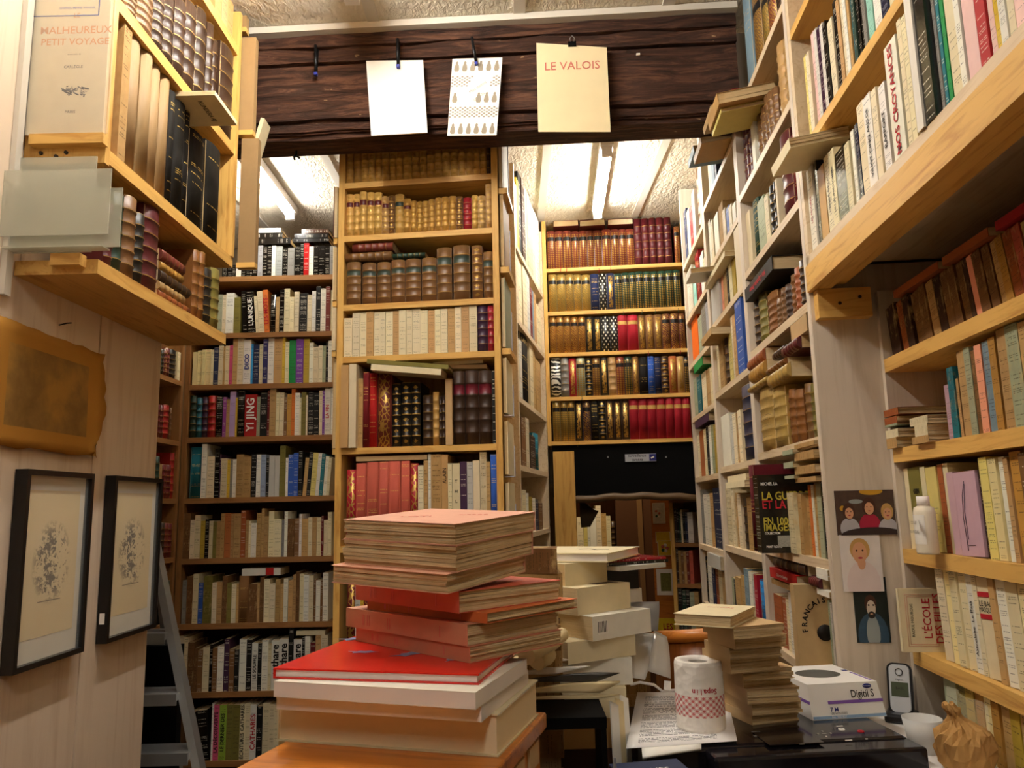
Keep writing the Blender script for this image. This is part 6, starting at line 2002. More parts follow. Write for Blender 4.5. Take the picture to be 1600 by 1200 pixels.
for i, (c, at_, tk, hx, sp_, lab) in enumerate(SAL):
    zz += tk
    fb, base, LR, LL = lying(c, None, None, zz, tk - 0.0003, lin(hx), 'paper', sp_, lab, pages='old_page_edges', sig=6, at=at_)
    if i == 4:
        pv = base.to_translation()
    if i > 3:                    # the top three rest tipped up towards the back
        tip = Matrix.Translation(pv) @ Matrix.Rotation(R(4.2), 4, 'X') @ Matrix.Translation(-pv)
        fb.matrix_world = tip @ fb.matrix_world
        base = tip @ base
    if i == 6:
        text_at('PIERRE', 0.012, 'ink_pale_red', fb, base @ T(LR * 0.62, LL * 0.3, tk + 0.0002, -60), sx=1.2)
        text_at('LOTI', 0.018, 'ink_pale_red', fb, base @ T(LR * 0.35, LL * 0.62, tk + 0.0002, -60), sx=1.2)
    if sp_ == 'left':
        for q in (-0.34, -0.33, -0.3, -0.28, -0.12, -0.1, 0.3):
            boxobj('spine_print', 'ink_pale_red', LL * q, LL * q + 0.0015, -0.0003, 0.0, tk * 0.2, tk * 0.75, fb)

# ------------------------------------------------------------------ middle pile of books and mail on the desk
dk = empty('desk', T(0, 0, 0), 'dark cluttered desk behind the counter', 'desk')
boxobj('desk_top', 'brown_door', 0.045, 0.185, 1.17, 1.30, 0.90, 0.93, dk)
boxobj('desk_top', 'brown_door', -0.06, 0.185, 1.30, 1.598, 0.90, 0.93, dk)
boxobj('desk_top', 'brown_door', -0.25, 0.185, 1.598, 2.2, 0.90, 0.93, dk)
boxobj('desk_top', 'brown_door', 0.185, 0.24, 1.72, 2.2, 0.90, 0.93, dk)
boxobj('desk_body', 'brown_door', -0.22, 0.02, 1.62, 2.15, 0, 0.90, dk)
for x_ in (0.07, 0.16):
    boxobj('desk_leg', 'brown_door', x_ - 0.02, x_ + 0.02, 1.25, 1.29, 0, 0.90, dk)
MID = [  # x, y, turn, length, width, bottom, top, colour, kind, label
    (0.092, 1.62, 3, 0.18, 0.17, 0.930, 0.990, 'palegrey', 'hard', 'pale grey thick book at the bottom of the desk pile'),
    (0.094, 1.62, -3, 0.18, 0.17, 0.990, 1.045, 'darkbrown', 'hard', 'dark brown thick book low in the desk pile'),
    (0.092, 1.62, 2, 0.18, 0.17, 1.045, 1.100, 'tan', 'paper', 'tan thick paperback low in the desk pile'),
    (0.108, 1.62, -3, 0.20, 0.17, 1.100, 1.155, 'cream', 'paper', 'plain cream paperback in the middle of the desk pile'),
    (0.12, 1.625, 4, 0.19, 0.16, 1.155, 1.205, 'white', 'paper', 'white thick paperback in the desk pile below the barcode'),
    (0.125, 1.60, 30, 0.16, 0.15, 1.205, 1.245, 'cream', 'paper', 'cream paperback just below the barcode book'),
    (0.165, 1.60, 38, 0.16, 0.13, 1.245, 1.290, 'white', 'paper', 'white thick paperback with a barcode in the desk pile'),
    (0.135, 1.61, 40, 0.15, 0.12, 1.290, 1.341, 'cream', 'paper', 'thick cream paperback with a picture on top in the desk pile'),
    (0.110, 1.63, 40, 0.12, 0.10, 1.341, 1.3845, 'cream', 'paper', 'small cream paperback under the wide cream book'),
    (0.236, 1.90, 12, 0.09, 0.10, 1.345, 1.3845, 'brown', 'hard', 'brown rough-edged book under the wide cream book'),
    (0.236, 1.90, 8, 0.09, 0.10, 1.302, 1.345, 'black', 'hard', 'black book under the brown rough-edged one'),
    (0.236, 1.90, 10, 0.10, 0.10, 1.271, 1.302, 'white', 'paper', 'white book under the black one behind the barcode'),
]
for i, (x_, y_, yaw, L, W2, z0_, z1_, c, k, lab) in enumerate(MID):
    tk = z1_ - z0_ - 0.0004
    fb = flat_book(T(x_, y_, z0_, yaw) @ Matrix.Translation((0, -W2 / 2, 0)), L, W2, tk, c, k, lab, cover='cover_plain', pages='page_edges', sig=0)
    if 'with a barcode' in lab:
        boxobj('barcode', 'ink_white', -L / 2 + 0.012, -L / 2 + 0.04, -0.0004, 0, 0.010, 0.036, fb)
        for q in range(7):
            boxobj('barcode_bar', 'ink_black', -L / 2 + 0.014 + q * 0.0036, -L / 2 + 0.0155 + q * 0.0036, -0.0007, -0.0004, 0.014, 0.034, fb)
    if 'with a picture' in lab:
        boxobj('cover_picture', plain('dark_picture', '#5a3a30', 0.4, vary=0.8, scale=120), 0.0, L / 2 - 0.012, 0.02, 0.08, tk, tk + 0.0004, fb)
zt = 1.385
wb_, base, LR, LL = lying((950, 863), None, None, zt + 0.018, 0.0176, 'cream', 'hard', 'far_left', 'wide cream book with black brush marks topmost on the desk pile', cover='cover_plain', pages='white_pages', sig=0, at=(1.55, 66, 0.24, 0.28))
for q, (x_, y_, s_, rz) in enumerate(((0.15, 0.20, 0.030, 60), (0.10, 0.16, 0.022, 20), (0.13, 0.07, 0.034, 80), (0.16, 0.24, 0.02, 120))):
    b = MB()
    b.tube([(-s_, 0, 0), (-s_ * .3, s_ * .4, 0), (s_ * .4, -s_ * .2, 0), (s_, s_ * .3, 0)], 0.004, 4)
    b.obj('brush_mark', 'ink_black', wb_, wb_.matrix_world.inverted() @ base @ T(x_, y_, 0.0179, rz) @ Matrix.Diagonal((1, 1, 0.05, 1)))
flat_book(T(0.262, 1.67, zt - 0.0132, 30), 0.16, 0.13, 0.0065, 'black', 'paper', 'black folder sticking out under the wide cream book', cover='cover_gloss', pages='white_pages')
flat_book(T(0.258, 1.68, zt - 0.0065, 24), 0.15, 0.11, 0.0045, 'crimson', 'paper', 'red and white leaflet on the black folder', cover='cover_gloss', pages='white_pages')
flat_book(T(0.268, 1.655, zt - 0.0225, 38), 0.14, 0.12, 0.0090, 'palegrey', 'paper', 'pale magazine sticking out under the black folder', cover='cover_plain', pages='white_pages')
# small pile of worn paperbacks behind it
zq = 0.93
for i in range(13):
    fb = flat_book(T(0.238 + random.uniform(-.008, .008), 1.93, zq, random.uniform(-8, 18)) @ Matrix.Translation((0, -0.055, 0)), 0.13, 0.11, 0.026, 'tan', 'paper', 'worn tan paperback, %s from the desk in the pile behind the barcode' % NUM[i], 'worn paperbacks behind the desk pile', cover='cover_worn', pages='old_page_edges', sig=3)
    zq += 0.0262
# column of small rough-edged books behind the counter stack
zq = 0.93
for i in range(11):
    tk = 0.0447
    flat_book(T(0.020 + 0.006 * math.sin(i * 2.2), 1.47, zq, 4 * math.sin(i * 1.7)) @ Matrix.Translation((0, -0.042, 0)), 0.115, 0.084, tk - 0.0003, ('tan', 'brown', 'kraft')[i % 3], 'paper', 'small rough-edged book, %s from the desk in the column behind the salmon books' % NUM[i], 'rough-edged books behind the counter stack', cover='cover_worn', pages='old_page_edges', sig=5)
    zq += tk


def sheet(name, cs, zs_, mat, label, cat, th=0.0015, sag=0.0, parent=None, nu=6, nv=4, ymax=None):
    """curved sheet through four corners given as picture points with their heights: front-left, front-right, back-right, back-left"""
    P_ = [onZ(x, y, z) for (x, y), z in zip(cs, zs_)]
    if ymax:
        for p in P_:
            p.y, p.x = min(p.y, ymax), min(p.x, 0.178)
    b = MB()
    gid = {}
    for i in range(nu + 1):
        for j in range(nv + 1):
            u, v = i / nu, j / nv
            p = P_[0].lerp(P_[1], u).lerp(P_[3].lerp(P_[2], u), v)
            p = p + Vector((0, 0, sag * math.sin(math.pi * u) * (0.5 + 0.5 * v)))
            gid[i, j] = len(b.v)
            b.v.append(tuple(p))
    for i in range(nu):
        for j in range(nv):
            b.idx([gid[i, j], gid[i + 1, j], gid[i + 1, j + 1], gid[i, j + 1]], 0, [(i / nu, j / nv), ((i + 1) / nu, j / nv), ((i + 1) / nu, (j + 1) / nv), (i / nu, (j + 1) / nv)], True)
    o = b.obj(name, mat, parent)
    md = o.modifiers.new('thickness', 'SOLIDIFY')
    md.thickness = th
    md.offset = 1
    if label:
        tag(o, label, cat)
    return o


plain('envelope_cream', '#ead6a6', 0.7, 0.15, vary=0.08)
plain('grey_leaflet', '#98989a', 0.35, 0.4, vary=0.1)
plain('magazine_dark', '#4a4640', 0.3, 0.5, vary=0.4, scale=60)
plain('magazine_white', '#e9e2d6', 0.4, 0.3, vary=0.1)
# mail lying across the desk front
sheet('cream_envelope', [(800, 1086), (942, 1088), (978, 1050), (840, 1044)], [1.165, 1.165, 1.170, 1.170], 'paper_cream', 'wide cream envelope lowest in the mail beside the counter', 'envelope', 0.006, ymax=1.415)
sheet('cream_folder', [(790, 1072), (935, 1079), (968, 1022), (830, 1022)], [1.176, 1.174, 1.192, 1.184], 'envelope_cream', 'curled cream folder over the envelope', 'folder', 0.010, 0.004, ymax=1.415)
o = sheet('magazine', [(790, 1052), (925, 1063), (955, 1016), (850, 1008)], [1.194, 1.191, 1.206, 1.203], 'magazine_dark', 'dark magazine with white lettering on the cream folder', 'magazine', 0.006, 0.003, ymax=1.415)
lt = onZ(892, 1034, 1.205)
text_at('SUD', 0.045, 'ink_white', o, T(lt.x, lt.y, 1.2145, 50), bold=0.04)
o = sheet('magazine', [(800, 1042), (868, 1048), (905, 1004), (840, 1000)], [1.209, 1.208, 1.220, 1.218], 'magazine_white', 'pale magazine under the rolled newspaper', 'magazine', 0.008, 0.0, ymax=1.41)
for i, (f_, g_, lab) in enumerate((((838, 1034, 1.238), (938, 978, 1.262), 'rolled cream newspaper leaning over the pale magazine'), ((822, 1024, 1.262), (912, 972, 1.284), 'folded cream newspaper beside the salmon books'))):
    f_, g_ = onZ(*f_), onZ(*g_)
    if g_.y > 1.40:
        g_ = f_ + (g_ - f_) * ((1.40 - f_.y) / (g_.y - f_.y))
    b = MB()
    e = (g_ - f_)
    b.tube([f_, f_ + e * 0.35 + Vector((0, 0, 0.004)), f_ + e * 0.7, g_], [0.016, 0.018, 0.016, 0.012], 12)
    r = b.obj('newspaper', 'envelope_cream')
    tag(r, lab, 'newspaper')
    n2 = MB()
    s_ = e.cross(Vector((0, 0, 1))).normalized()
    n2.sweep([[f_ + s_ * -0.05, f_ + Vector((0, 0, 0.012)), f_, f_ + s_ * -0.05 - Vector((0, 0, 0.006))], [g_ + s_ * -0.06, g_ + Vector((0, 0, 0.010)), g_, g_ + s_ * -0.06 - Vector((0, 0, 0.006))]])
    n2.obj('folded_pages', 'envelope_cream', r)
r = empty('document_tray', T(0.075, 1.36, 0.93), 'black document tray under the mail', 'tray')
boxobj('tray_deck', 'black_paint', -0.11, 0.065, -0.06, 0.058, 0.215, 0.232, r)
for sx in (-0.105, 0.06):
    boxobj('tray_side', 'black_paint', sx - 0.004, sx + 0.004, -0.06, 0.058, 0, 0.215, r)
boxobj('tray_shelf', 'black_paint', -0.11, 0.065, -0.06, 0.058, 0.09, 0.10, r)
# lower front: boxes, torn card, beads, knife-like silver packet
r = empty('card_box', T(0.078, 1.235, 0.93), 'open cardboard box with torn edge in front of the tray', 'box')
for nm, q in (('box_front', (-0.035, 0.05, -0.06, -0.057, 0, 0.085)), ('box_back', (-0.035, 0.05, 0.04, 0.043, 0, 0.11)), ('box_side', (-0.035, -0.032, -0.06, 0.043, 0, 0.09)), ('box_side', (0.047, 0.05, -0.06, 0.043, 0, 0.09)), ('box_floor', (-0.035, 0.05, -0.06, 0.043, 0, 0.003))):
    boxobj(nm, plain('cardboard', '#8a6232', 0.8), *q, r)
b = MB()
random.seed(4)
for i in range(9):
    h_ = 0.02 + random.uniform(0, 0.016)
    b.box(-0.03 + i * 0.0085, -0.0212 + i * 0.0085, -0.045, -0.042, 0.085, 0.085 + h_)
b.obj('torn_edge', plain('torn_card', '#c8a060', 0.85), r)
bd = MB()
for i in range(16):
    a_ = i / 16 * 2 * math.pi
    c_ = Vector((0.012 + 0.012 * math.cos(a_), 0.0 + 0.01 * math.sin(a_), 0.128 + 0.003 * math.sin(3 * a_)))
    rings = [[c_ + Vector((0.0034 * math.sin(p) * math.cos(q), 0.0034 * math.sin(p) * math.sin(q), 0.0034 * math.cos(p))) for q in (0, 1.05, 2.1, 3.14, 4.2, 5.2)] for p in (0.1, 0.8, 1.57, 2.3, 3.0)]
    bd.sweep(rings)
o = bd.obj('bead_string', plain('amber_beads', '#b5541a', 0.2, 0.6), None, T(0.078, 1.24, 0.93))
tag(o, 'small string of amber beads in the cardboard box', 'beads')
boxobj('bead_card', 'torn_card', -0.03, 0.045, -0.04, 0.03, 0.115, 0.124, r)
b = MB()
b.sweep([[(-0.012, -0.003, 0), (0.012, -0.003, 0), (0.012, 0.003, 0), (-0.012, 0.003, 0)], [(-0.010, -0.004, 0.10), (0.011, -0.004, 0.10), (0.011, 0.004, 0.10), (-0.010, 0.004, 0.10)], [(0.002, -0.001, 0.195), (0.006, -0.001, 0.195), (0.006, 0.001, 0.195), (0.002, 0.001, 0.195)]], smooth=False)
tag(b.obj('silver_packet', 'grey_leaflet', None, T(0.1395, 1.225, 0.93, -70)), 'pointed silver packet standing beside the cardboard box', 'packet')
# upright envelopes
for i, (x0, y0, x1, y1, c, lab) in enumerate(((948, 1068, 972, 1172, 'paper_white', 'white envelope upright beside the desk, next to the mail'), (958, 1062, 984, 1168, 'envelope_cream', 'cream envelope upright in the middle beside the desk'), (972, 1060, 1000, 1150, 'paper_white', 'white envelope upright next to the printed page'))):
    Yv = 1.432 + 0.022 * i
    p0, p1 = onY(x0, y0, Yv), onY(x1, y1, Yv)
    p0.x, p1.x, p0.z = 0.160 + 0.012 * i, 0.164 + 0.012 * i, min(p0.z, 1.155)
    b = MB()
    b.sweep([[(p0.x, Yv, p0.z), (p0.x + 0.016, Yv + 0.012, p0.z - 0.01), (p0.x + 0.017, Yv + 0.010, p0.z - 0.01), (p0.x + 0.002, Yv - 0.002, p0.z)],
             [(p1.x, Yv, 0.935), (p1.x + 0.016, Yv + 0.012, 0.935), (p1.x + 0.017, Yv + 0.010, 0.935), (p1.x + 0.002, Yv - 0.002, 0.935)]], smooth=False)
    tag(b.obj('envelope', c), lab, 'envelope')
r = empty('yellow_folder', T(0.155, 1.245, 0.93), 'yellow edged folder standing by the silver packet', 'folder')
boxobj('folder_board', plain('olive_yellow', '#a89a28', 0.6), -0.005, 0.005, -0.04, 0.06, 0, 0.16, r)
boxobj('folder_paper', 'paper_cream', 0.005, 0.012, -0.035, 0.055, 0, 0.14, r)

# ------------------------------------------------------------------ chair with draped leaflets
ch = empty('wooden_chair', T(0.49, 1.95, 0), 'brown varnished wooden armchair behind the printer with leaflets over it', 'chair')
b = MB()
rings = []
for i in range(15):
    f_ = i / 14
    a_ = R(205) + R(150) * f_
    ca, sa = math.cos(a_), math.sin(a_)
    top = 1.16 - 0.10 * max(0, f_ - 0.45) * 1.8 + 0.02 * math.sin(f_ * 3.1)
    ri, ro = 0.147, 0.163
    rings.append([(ri * ca, ri * sa + 0.12, 0.62), (ro * ca, ro * sa + 0.12, 0.62), (ro * ca, ro * sa + 0.12, top), (ri * ca, ri * sa + 0.12, top)])
b.sweep(rings)
chb = b.obj('chair_back', 'chair_wood', ch)
b = MB()
b.tube([(r_[2][0] * 0.98, (r_[2][1] - 0.12) * 0.98 + 0.12, r_[2][2] + 0.006) for r_ in rings], 0.016, 8)
b.obj('top_rail', 'varnished', chb)
b = MB()
b.lathe([(0.0, 0.40), (0.155, 0.40), (0.165, 0.43), (0.155, 0.45), (0.0, 0.45)], 24)
b.obj('seat', 'chair_wood', ch, T(0, 0.12, 0))
for sx, sy in ((-0.13, 0.0), (0.13, 0.0), (-0.13, 0.24), (0.13, 0.24)):
    b = MB()
    b.tube([(sx * 1.1, sy, 0), (sx, sy, 0.41)], [0.014, 0.02], 8)
    b.obj('leg', 'chair_wood', ch)
for s_ in (-0.14, 0.14):
    b = MB()
    b.tube([(s_, 0.02, 0.44), (s_ * 1.12, 0.02, 0.64)], 0.014, 8)
    b.obj('back_post', 'chair_wood', ch)
LEAF = [([(948, 985), (1028, 985), (1030, 940), (950, 942)], 1.70, 'grey_leaflet', 'flat grey leaflet highest over the chair back'),
        ([(985, 1058), (1008, 1062), (1034, 990), (985, 988)], 1.68, 'paper_white', 'long white leaflet drooping over the chair back'),
        ([(955, 1045), (985, 1056), (1010, 992), (960, 990)], 1.69, 'grey_leaflet', 'grey leaflet drooping towards the desk pile'),
        ([(1012, 1048), (1048, 1060), (1042, 995), (1022, 985)], 1.67, 'plastic_film_white', 'clear plastic sleeve drooping over the chair back')]
t = NT('plastic_film_white'); t.out(lin('#d8d4cc'), 0.18, 0.6)
for (cs, Yv, mt, lab) in LEAF:
    P_ = [onY(x, y, Yv + (0.10 if k > 1 else 0)) for k, (x, y) in enumerate(cs)]
    b = MB()
    gid = {}
    for i in range(9):
        for j in range(4):
            u, v = j / 3, i / 8
            p = P_[0].lerp(P_[1], u).lerp(P_[3].lerp(P_[2], u), v) + Vector((0, -0.012 * math.sin(v * 3.1), 0.010 * math.sin(v * 3.1)))
            gid[i, j] = len(b.v)
            b.v.append(tuple(p))
    for i in range(8):
        for j in range(3):
            b.idx([gid[i, j], gid[i, j + 1], gid[i + 1, j + 1], gid[i + 1, j]], smooth=True)
    o = b.obj('leaflet', mt)
    o.modifiers.new('thickness', 'SOLIDIFY').thickness = 0.0015
    tag(o, lab, 'leaflet')
# curled white cable behind the page
b = MB()
b.tube([onY(x, y, 1.62) for x, y in ((985, 1070), (1000, 1066), (1022, 1070), (1035, 1080), (1060, 1078), (1082, 1072))], 0.003, 6)
tag(b.obj('cable', 'white_laminate'), 'curled white cable in front of the chair', 'cable')
for (x, y, lab) in ((1043, 1070, 'small white paper tag beside the cable'), (1060, 1070, 'small white paper scrap against the kitchen roll')):
    q = onY(x, y, 1.60)
    b = MB()
    b.sweep([[q + Vector((-0.008, 0, -0.008)), q + Vector((0.006, 0, -0.012)), q + Vector((0.006, 0.001, -0.012)), q + Vector((-0.008, 0.001, -0.008))], [q + Vector((-0.006, 0, 0.008)), q + Vector((0.008, 0.002, 0.006)), q + Vector((0.008, 0.003, 0.006)), q + Vector((-0.006, 0.001, 0.008))]], smooth=False)
    tag(b.obj('paper_scrap', 'paper_white'), lab, 'paper')

# ------------------------------------------------------------------ printer and what stands on it
zp = 1.08
prt = empty('printer', T(0, 0, 0), 'black multifunction printer with a small screen and buttons', 'printer')
plain('printer_black', '#0f0e10', 0.32, 0.5, vary=0.1)
plain('printer_gloss', '#17151a', 0.12, 0.5, vary=0.05)
pc = [onZ(1016, 1186, zp), onZ(1452, 1164, zp), onZ(1380, 1098, zp), onZ(1040, 1104, zp)]
pa = math.atan2((pc[1] - pc[0]).y, (pc[1] - pc[0]).x)
PW = 0.485
prt.matrix_world = Matrix.Translation((pc[0].x, pc[0].y, 0.90)) @ Matrix.Rotation(pa, 4, 'Z')
H_ = zp - 0.90
boxobj('printer_body', 'printer_black', 0, PW, 0.012, 0.34, 0, H_ - 0.045, prt, bevel=0.012)
boxobj('printer_lid', 'printer_gloss', 0.004, PW - 0.004, 0.05, 0.34, H_ - 0.05, H_, prt, bevel=0.008)
cpn = boxobj('control_panel', 'printer_gloss', 0.11, PW, 0.0, 0.07, H_ - 0.055, H_ - 0.004, prt, bevel=0.006)
boxobj('paper_slot', 'printer_black', 0.05, PW - 0.05, -0.002, 0.02, 0.03, 0.06, prt)
inv = prt.matrix_world.inverted()


def pl(x, y):
    return inv @ onZ(x, y, zp)


a_, c_ = pl(1202, 1165), pl(1258, 1142)
boxobj('screen', plain('screen_grey', '#2b2424', 0.12, 0.6), a_.x, c_.x, a_.y, c_.y, H_, H_ + 0.0012, cpn)
for (x, y, w_, h_, mt) in ((1217, 1163, .009, .002, 'ink_grey'), (1235, 1163, .009, .002, 'ink_grey'), (1253, 1163, .009, .002, 'ink_grey'), (1285, 1143, .003, .003, 'ink_white'), (1278, 1147, .003, .003, 'ink_white'), (1298, 1146, .003, .003, 'ink_white'), (1291, 1151, .003, .003, 'ink_white'),
                           (1312, 1135, .012, .003, 'ink_white'), (1326, 1157, .012, .003, 'ink_white'), (1354, 1155, .004, .002, 'ink_white'), (1278, 1160, .004, .003, 'ink_grey'), (1181, 1150, .008, .006, 'ink_grey')):
    q = pl(x, y)
    boxobj('button', mt, q.x - w_ / 2, q.x + w_ / 2, q.y - h_ / 2, q.y + h_ / 2, H_, H_ + 0.001, cpn)
text('OK', 0.006, 'ink_white', cpn, T(*(pl(1288, 1147).xy), H_ + 0.001))
text('HOME', 0.006, 'ink_white', cpn, T(*(pl(1181, 1144).xy), H_ + 0.001))
for x, y, mt in ((1345, 1143, 'ink_red'), (1315, 1140, 'ink_white')):
    q = pl(x, y)
    b = MB()
    b.sweep([[(r_ * math.cos(k * math.pi / 8), r_ * math.sin(k * math.pi / 8), z_) for k in range(16)] for r_, z_ in ((0.006, 0), (0.006, 0.0012), (0.0035, 0.0012), (0.0035, 0))], caps=False)
    b.obj('round_button', mt, cpn, T(q.x, q.y, H_))
st = empty('printer_stand', prt.matrix_world.copy(), 'plain dark stand under the printer', 'stand')
st.location.z = 0
boxobj('stand_top', 'brown_door', 0.03, PW - 0.01, 0.02, 0.36, 0.87, 0.90, st)
for sx in (0.04, PW - 0.05):
    for sy in (0.05, 0.33):
        boxobj('leg', 'brown_door', sx - 0.02, sx + 0.02, sy - 0.02, sy + 0.02, 0, 0.87, st)


def m_typed():
    t = NT('typed_page')
    uv = t.n('ShaderNodeUVMap')
    s_ = t.n('ShaderNodeSeparateXYZ')
    t.l(uv.outputs[0], s_.inputs[0])
    u, v = s_.outputs[0], s_.outputs[1]
    ln_ = t.math('FLOOR', t.math('MULTIPLY', v, 46))
    fr = t.math('FRACT', t.math('MULTIPLY', v, 46))
    cmb = t.n('ShaderNodeCombineXYZ')
    t.l(t.math('MULTIPLY', u, 70), cmb.inputs[0]); t.l(t.math('MULTIPLY', ln_, 5.3), cmb.inputs[1])
    let = t.math('GREATER_THAN', t.noise(1.0, 1, cmb.outputs[0]), 0.44)
    para = t.math('GREATER_THAN', t.math('FRACT', t.math('MULTIPLY', ln_, 0.1667)), 0.1)
    mg = t.math('MULTIPLY', t.math('LESS_THAN', t.math('ABSOLUTE', t.math('SUBTRACT', u, 0.46)), 0.36), t.math('LESS_THAN', t.math('ABSOLUTE', t.math('SUBTRACT', v, 0.5)), 0.44))
    mk = t.math('MULTIPLY', t.math('MULTIPLY', let, para), t.math('MULTIPLY', mg, t.math('GREATER_THAN', fr, 0.45)))
    t.out(t.mix(t.math('MULTIPLY', mk, 0.75), lin('#f1ece8'), lin('#3c3a3a')), 0.7, 0.15)


m_typed()
sheet('printed_page', [(978, 1170), (1152, 1158), (1135, 1082), (996, 1082)], [1.0850, 1.0850, 1.0850, 1.0850], 'typed_page', 'typed white page under the kitchen roll', 'paper', 0.0008)
sheet('paper_sheaf', [(1004, 1186), (1096, 1172), (1096, 1140), (1000, 1140)], [1.0808, 1.0808, 1.0808, 1.0808], 'paper_white', 'white sheaf of papers lying under the typed page', 'papers', 0.004)
fb = flat_book(T(0.205, 1.195, 1.0905, 10), 0.11, 0.08, 0.012, 'navy', 'hard', 'navy blue book with pale title beside the printer', cover='cover_plain')
text('ITALIES', 0.018, 'ink_white', fb, T(0, 0.04, 0.0122, 0))

# kitchen roll
zr = 1.0860
c_ = onZ(1101, 1134, zr) + Vector((-0.008, -0.008, 0)); rad = 0.045
roll = empty('kitchen_roll', Matrix.Translation((c_.x, c_.y, zr)), 'white kitchen roll with a red gingham band standing upside down', 'kitchen roll')
top_z = onY(1098, 1030, c_.y).z - zr
def m_roll():
    t = NT('roll_paper')
    vo = t.n('ShaderNodeTexVoronoi'); vo.inputs['Scale'].default_value = 70
    t.l(t.obj(), vo.inputs['Vector'])
    t.bump(vo.outputs[0], 0.5, 0.004)
    uv = t.n('ShaderNodeUVMap'); s_ = t.n('ShaderNodeSeparateXYZ'); t.l(uv.outputs[0], s_.inputs[0])
    u, v = s_.outputs[0], s_.outputs[1]
    a = t.math('ADD', t.math('MULTIPLY', u, 22), t.math('MULTIPLY', v, 11)); b_ = t.math('SUBTRACT', t.math('MULTIPLY', u, 22), t.math('MULTIPLY', v, 11))
    ga = t.math('GREATER_THAN', t.math('FRACT', a), 0.5); gb = t.math('GREATER_THAN', t.math('FRACT', b_), 0.5)
    g = t.math('MULTIPLY', t.math('ADD', ga, gb), 0.42)
    band = t.math('MULTIPLY', t.math('GREATER_THAN', v, 0.22), t.math('LESS_THAN', v, 0.52))
    t.out(t.mix(t.math('MULTIPLY', g, band), lin('#f0e8de'), lin('#c62a30')), 0.9, 0.1)


m_roll()
b = MB()
seg = 40
prof = [(0.0, rad * 0.97), (0.004, rad), (top_z * 0.5, rad * 1.0), (top_z - 0.006, rad * 0.985), (top_z, rad * 0.95)]
for i in range(len(prof) - 1):
    for k in range(seg):
        a0_, a1_ = 2 * math.pi * k / seg, 2 * math.pi * (k + 1) / seg
        q = [(prof[i][1] * math.cos(a0_), prof[i][1] * math.sin(a0_), prof[i][0]), (prof[i][1] * math.cos(a1_), prof[i][1] * math.sin(a1_), prof[i][0]),
             (prof[i + 1][1] * math.cos(a1_), prof[i + 1][1] * math.sin(a1_), prof[i + 1][0]), (prof[i + 1][1] * math.cos(a0_), prof[i + 1][1] * math.sin(a0_), prof[i + 1][0])]
        b.face(q, 0, [(k / seg, prof[i][0] / top_z), ((k + 1) / seg, prof[i][0] / top_z), ((k + 1) / seg, prof[i + 1][0] / top_z), (k / seg, prof[i + 1][0] / top_z)], True)
ri = 0.019
b.sweep([[(r_ * math.cos(2 * math.pi * k / seg), r_ * math.sin(2 * math.pi * k / seg), z_) for k in range(seg)] for r_, z_ in ((rad * 0.95, top_z), (ri, top_z - 0.002), (ri, 0.01))], caps=False)
prl = b.obj('paper_roll', 'roll_paper', roll)
b = MB()
b.sweep([[(r_ * math.cos(2 * math.pi * k / 24), r_ * math.sin(2 * math.pi * k / 24), z_) for k in range(24)] for r_, z_ in ((ri, 0.008), (ri, top_z - 0.004), (ri - 0.0015, top_z - 0.004), (ri - 0.0015, 0.008))], caps=False)
b.obj('core', plain('core_card', '#9a9186', 0.8), roll)
# the brand word runs upside down round the paper
for i, chh in enumerate('Sopalin'):
    a_ = R(-64) - i * 0.15
    text(chh, 0.0135, 'ink_red', prl, Matrix.Translation(((rad + 0.0006) * math.cos(a_), (rad + 0.0006) * math.sin(a_), top_z * 0.60)) @ Matrix.Rotation(a_ + R(90), 4, 'Z') @ FX @ Matrix.Rotation(R(180), 4, 'Z'), bold=0.02)

# tower of old paperbacks on the printer
TW = [((1173, 1126), (1263, 1111), (1150, 1113)), ((1173, 1107), (1261, 1097), (1142, 1088)), ((1165, 1086), (1253, 1079), (1136, 1066)), ((1159, 1068), (1246, 1058), (1134, 1055)), ((1158, 1055), (1241, 1046), (1134, 1040)),
      ((1138, 1034), (1229, 1018), (1104, 1010)), ((1137, 1020), (1228, 1012), (1104, 1005)), ((1146, 1002), (1233, 992), (1120, 990)), ((1143, 986), (1229, 977), (1112, 976))]
NT_ = ['lowest', 'second', 'third', 'fourth', 'fifth', 'sixth', 'seventh', 'eighth', 'ninth', 'topmost']
zk = zp
tks = [0.020, 0.024, 0.027, 0.018, 0.020, 0.030, 0.020, 0.022, 0.022]
for i, (c, r_, l_) in enumerate(TW):
    zk += tks[i]
    fb = lying(c, r_, l_, zk, tks[i] - 0.0003, 'kraft', 'paper', 'left', 'old uncut paperback with brown edges, %s in the tower on the printer' % NT_[i], Wd=0.12 if i < 5 else 0.10, L=0.105, cover='cover_plain', sig=5)[0]
    fb.location += Vector((0.014, 0.04, 0))
zk += 0.020
fb, base, LR, LL = lying((1140, 969), (1212, 948), (1066, 966), zk, 0.0197, 'cream', 'paper', 'far_right', 'cream uncut paperback turned askew topmost in the tower on the printer', Wd=0.105, L=0.15, cover='cover_plain', sig=4)
fb.location += Vector((0.014, 0.04, 0))
text_at('HISTOIRE', 0.012, 'ink_pale_red', fb, base @ T(LR * 0.7, LL * 0.5, 0.0199, -90))

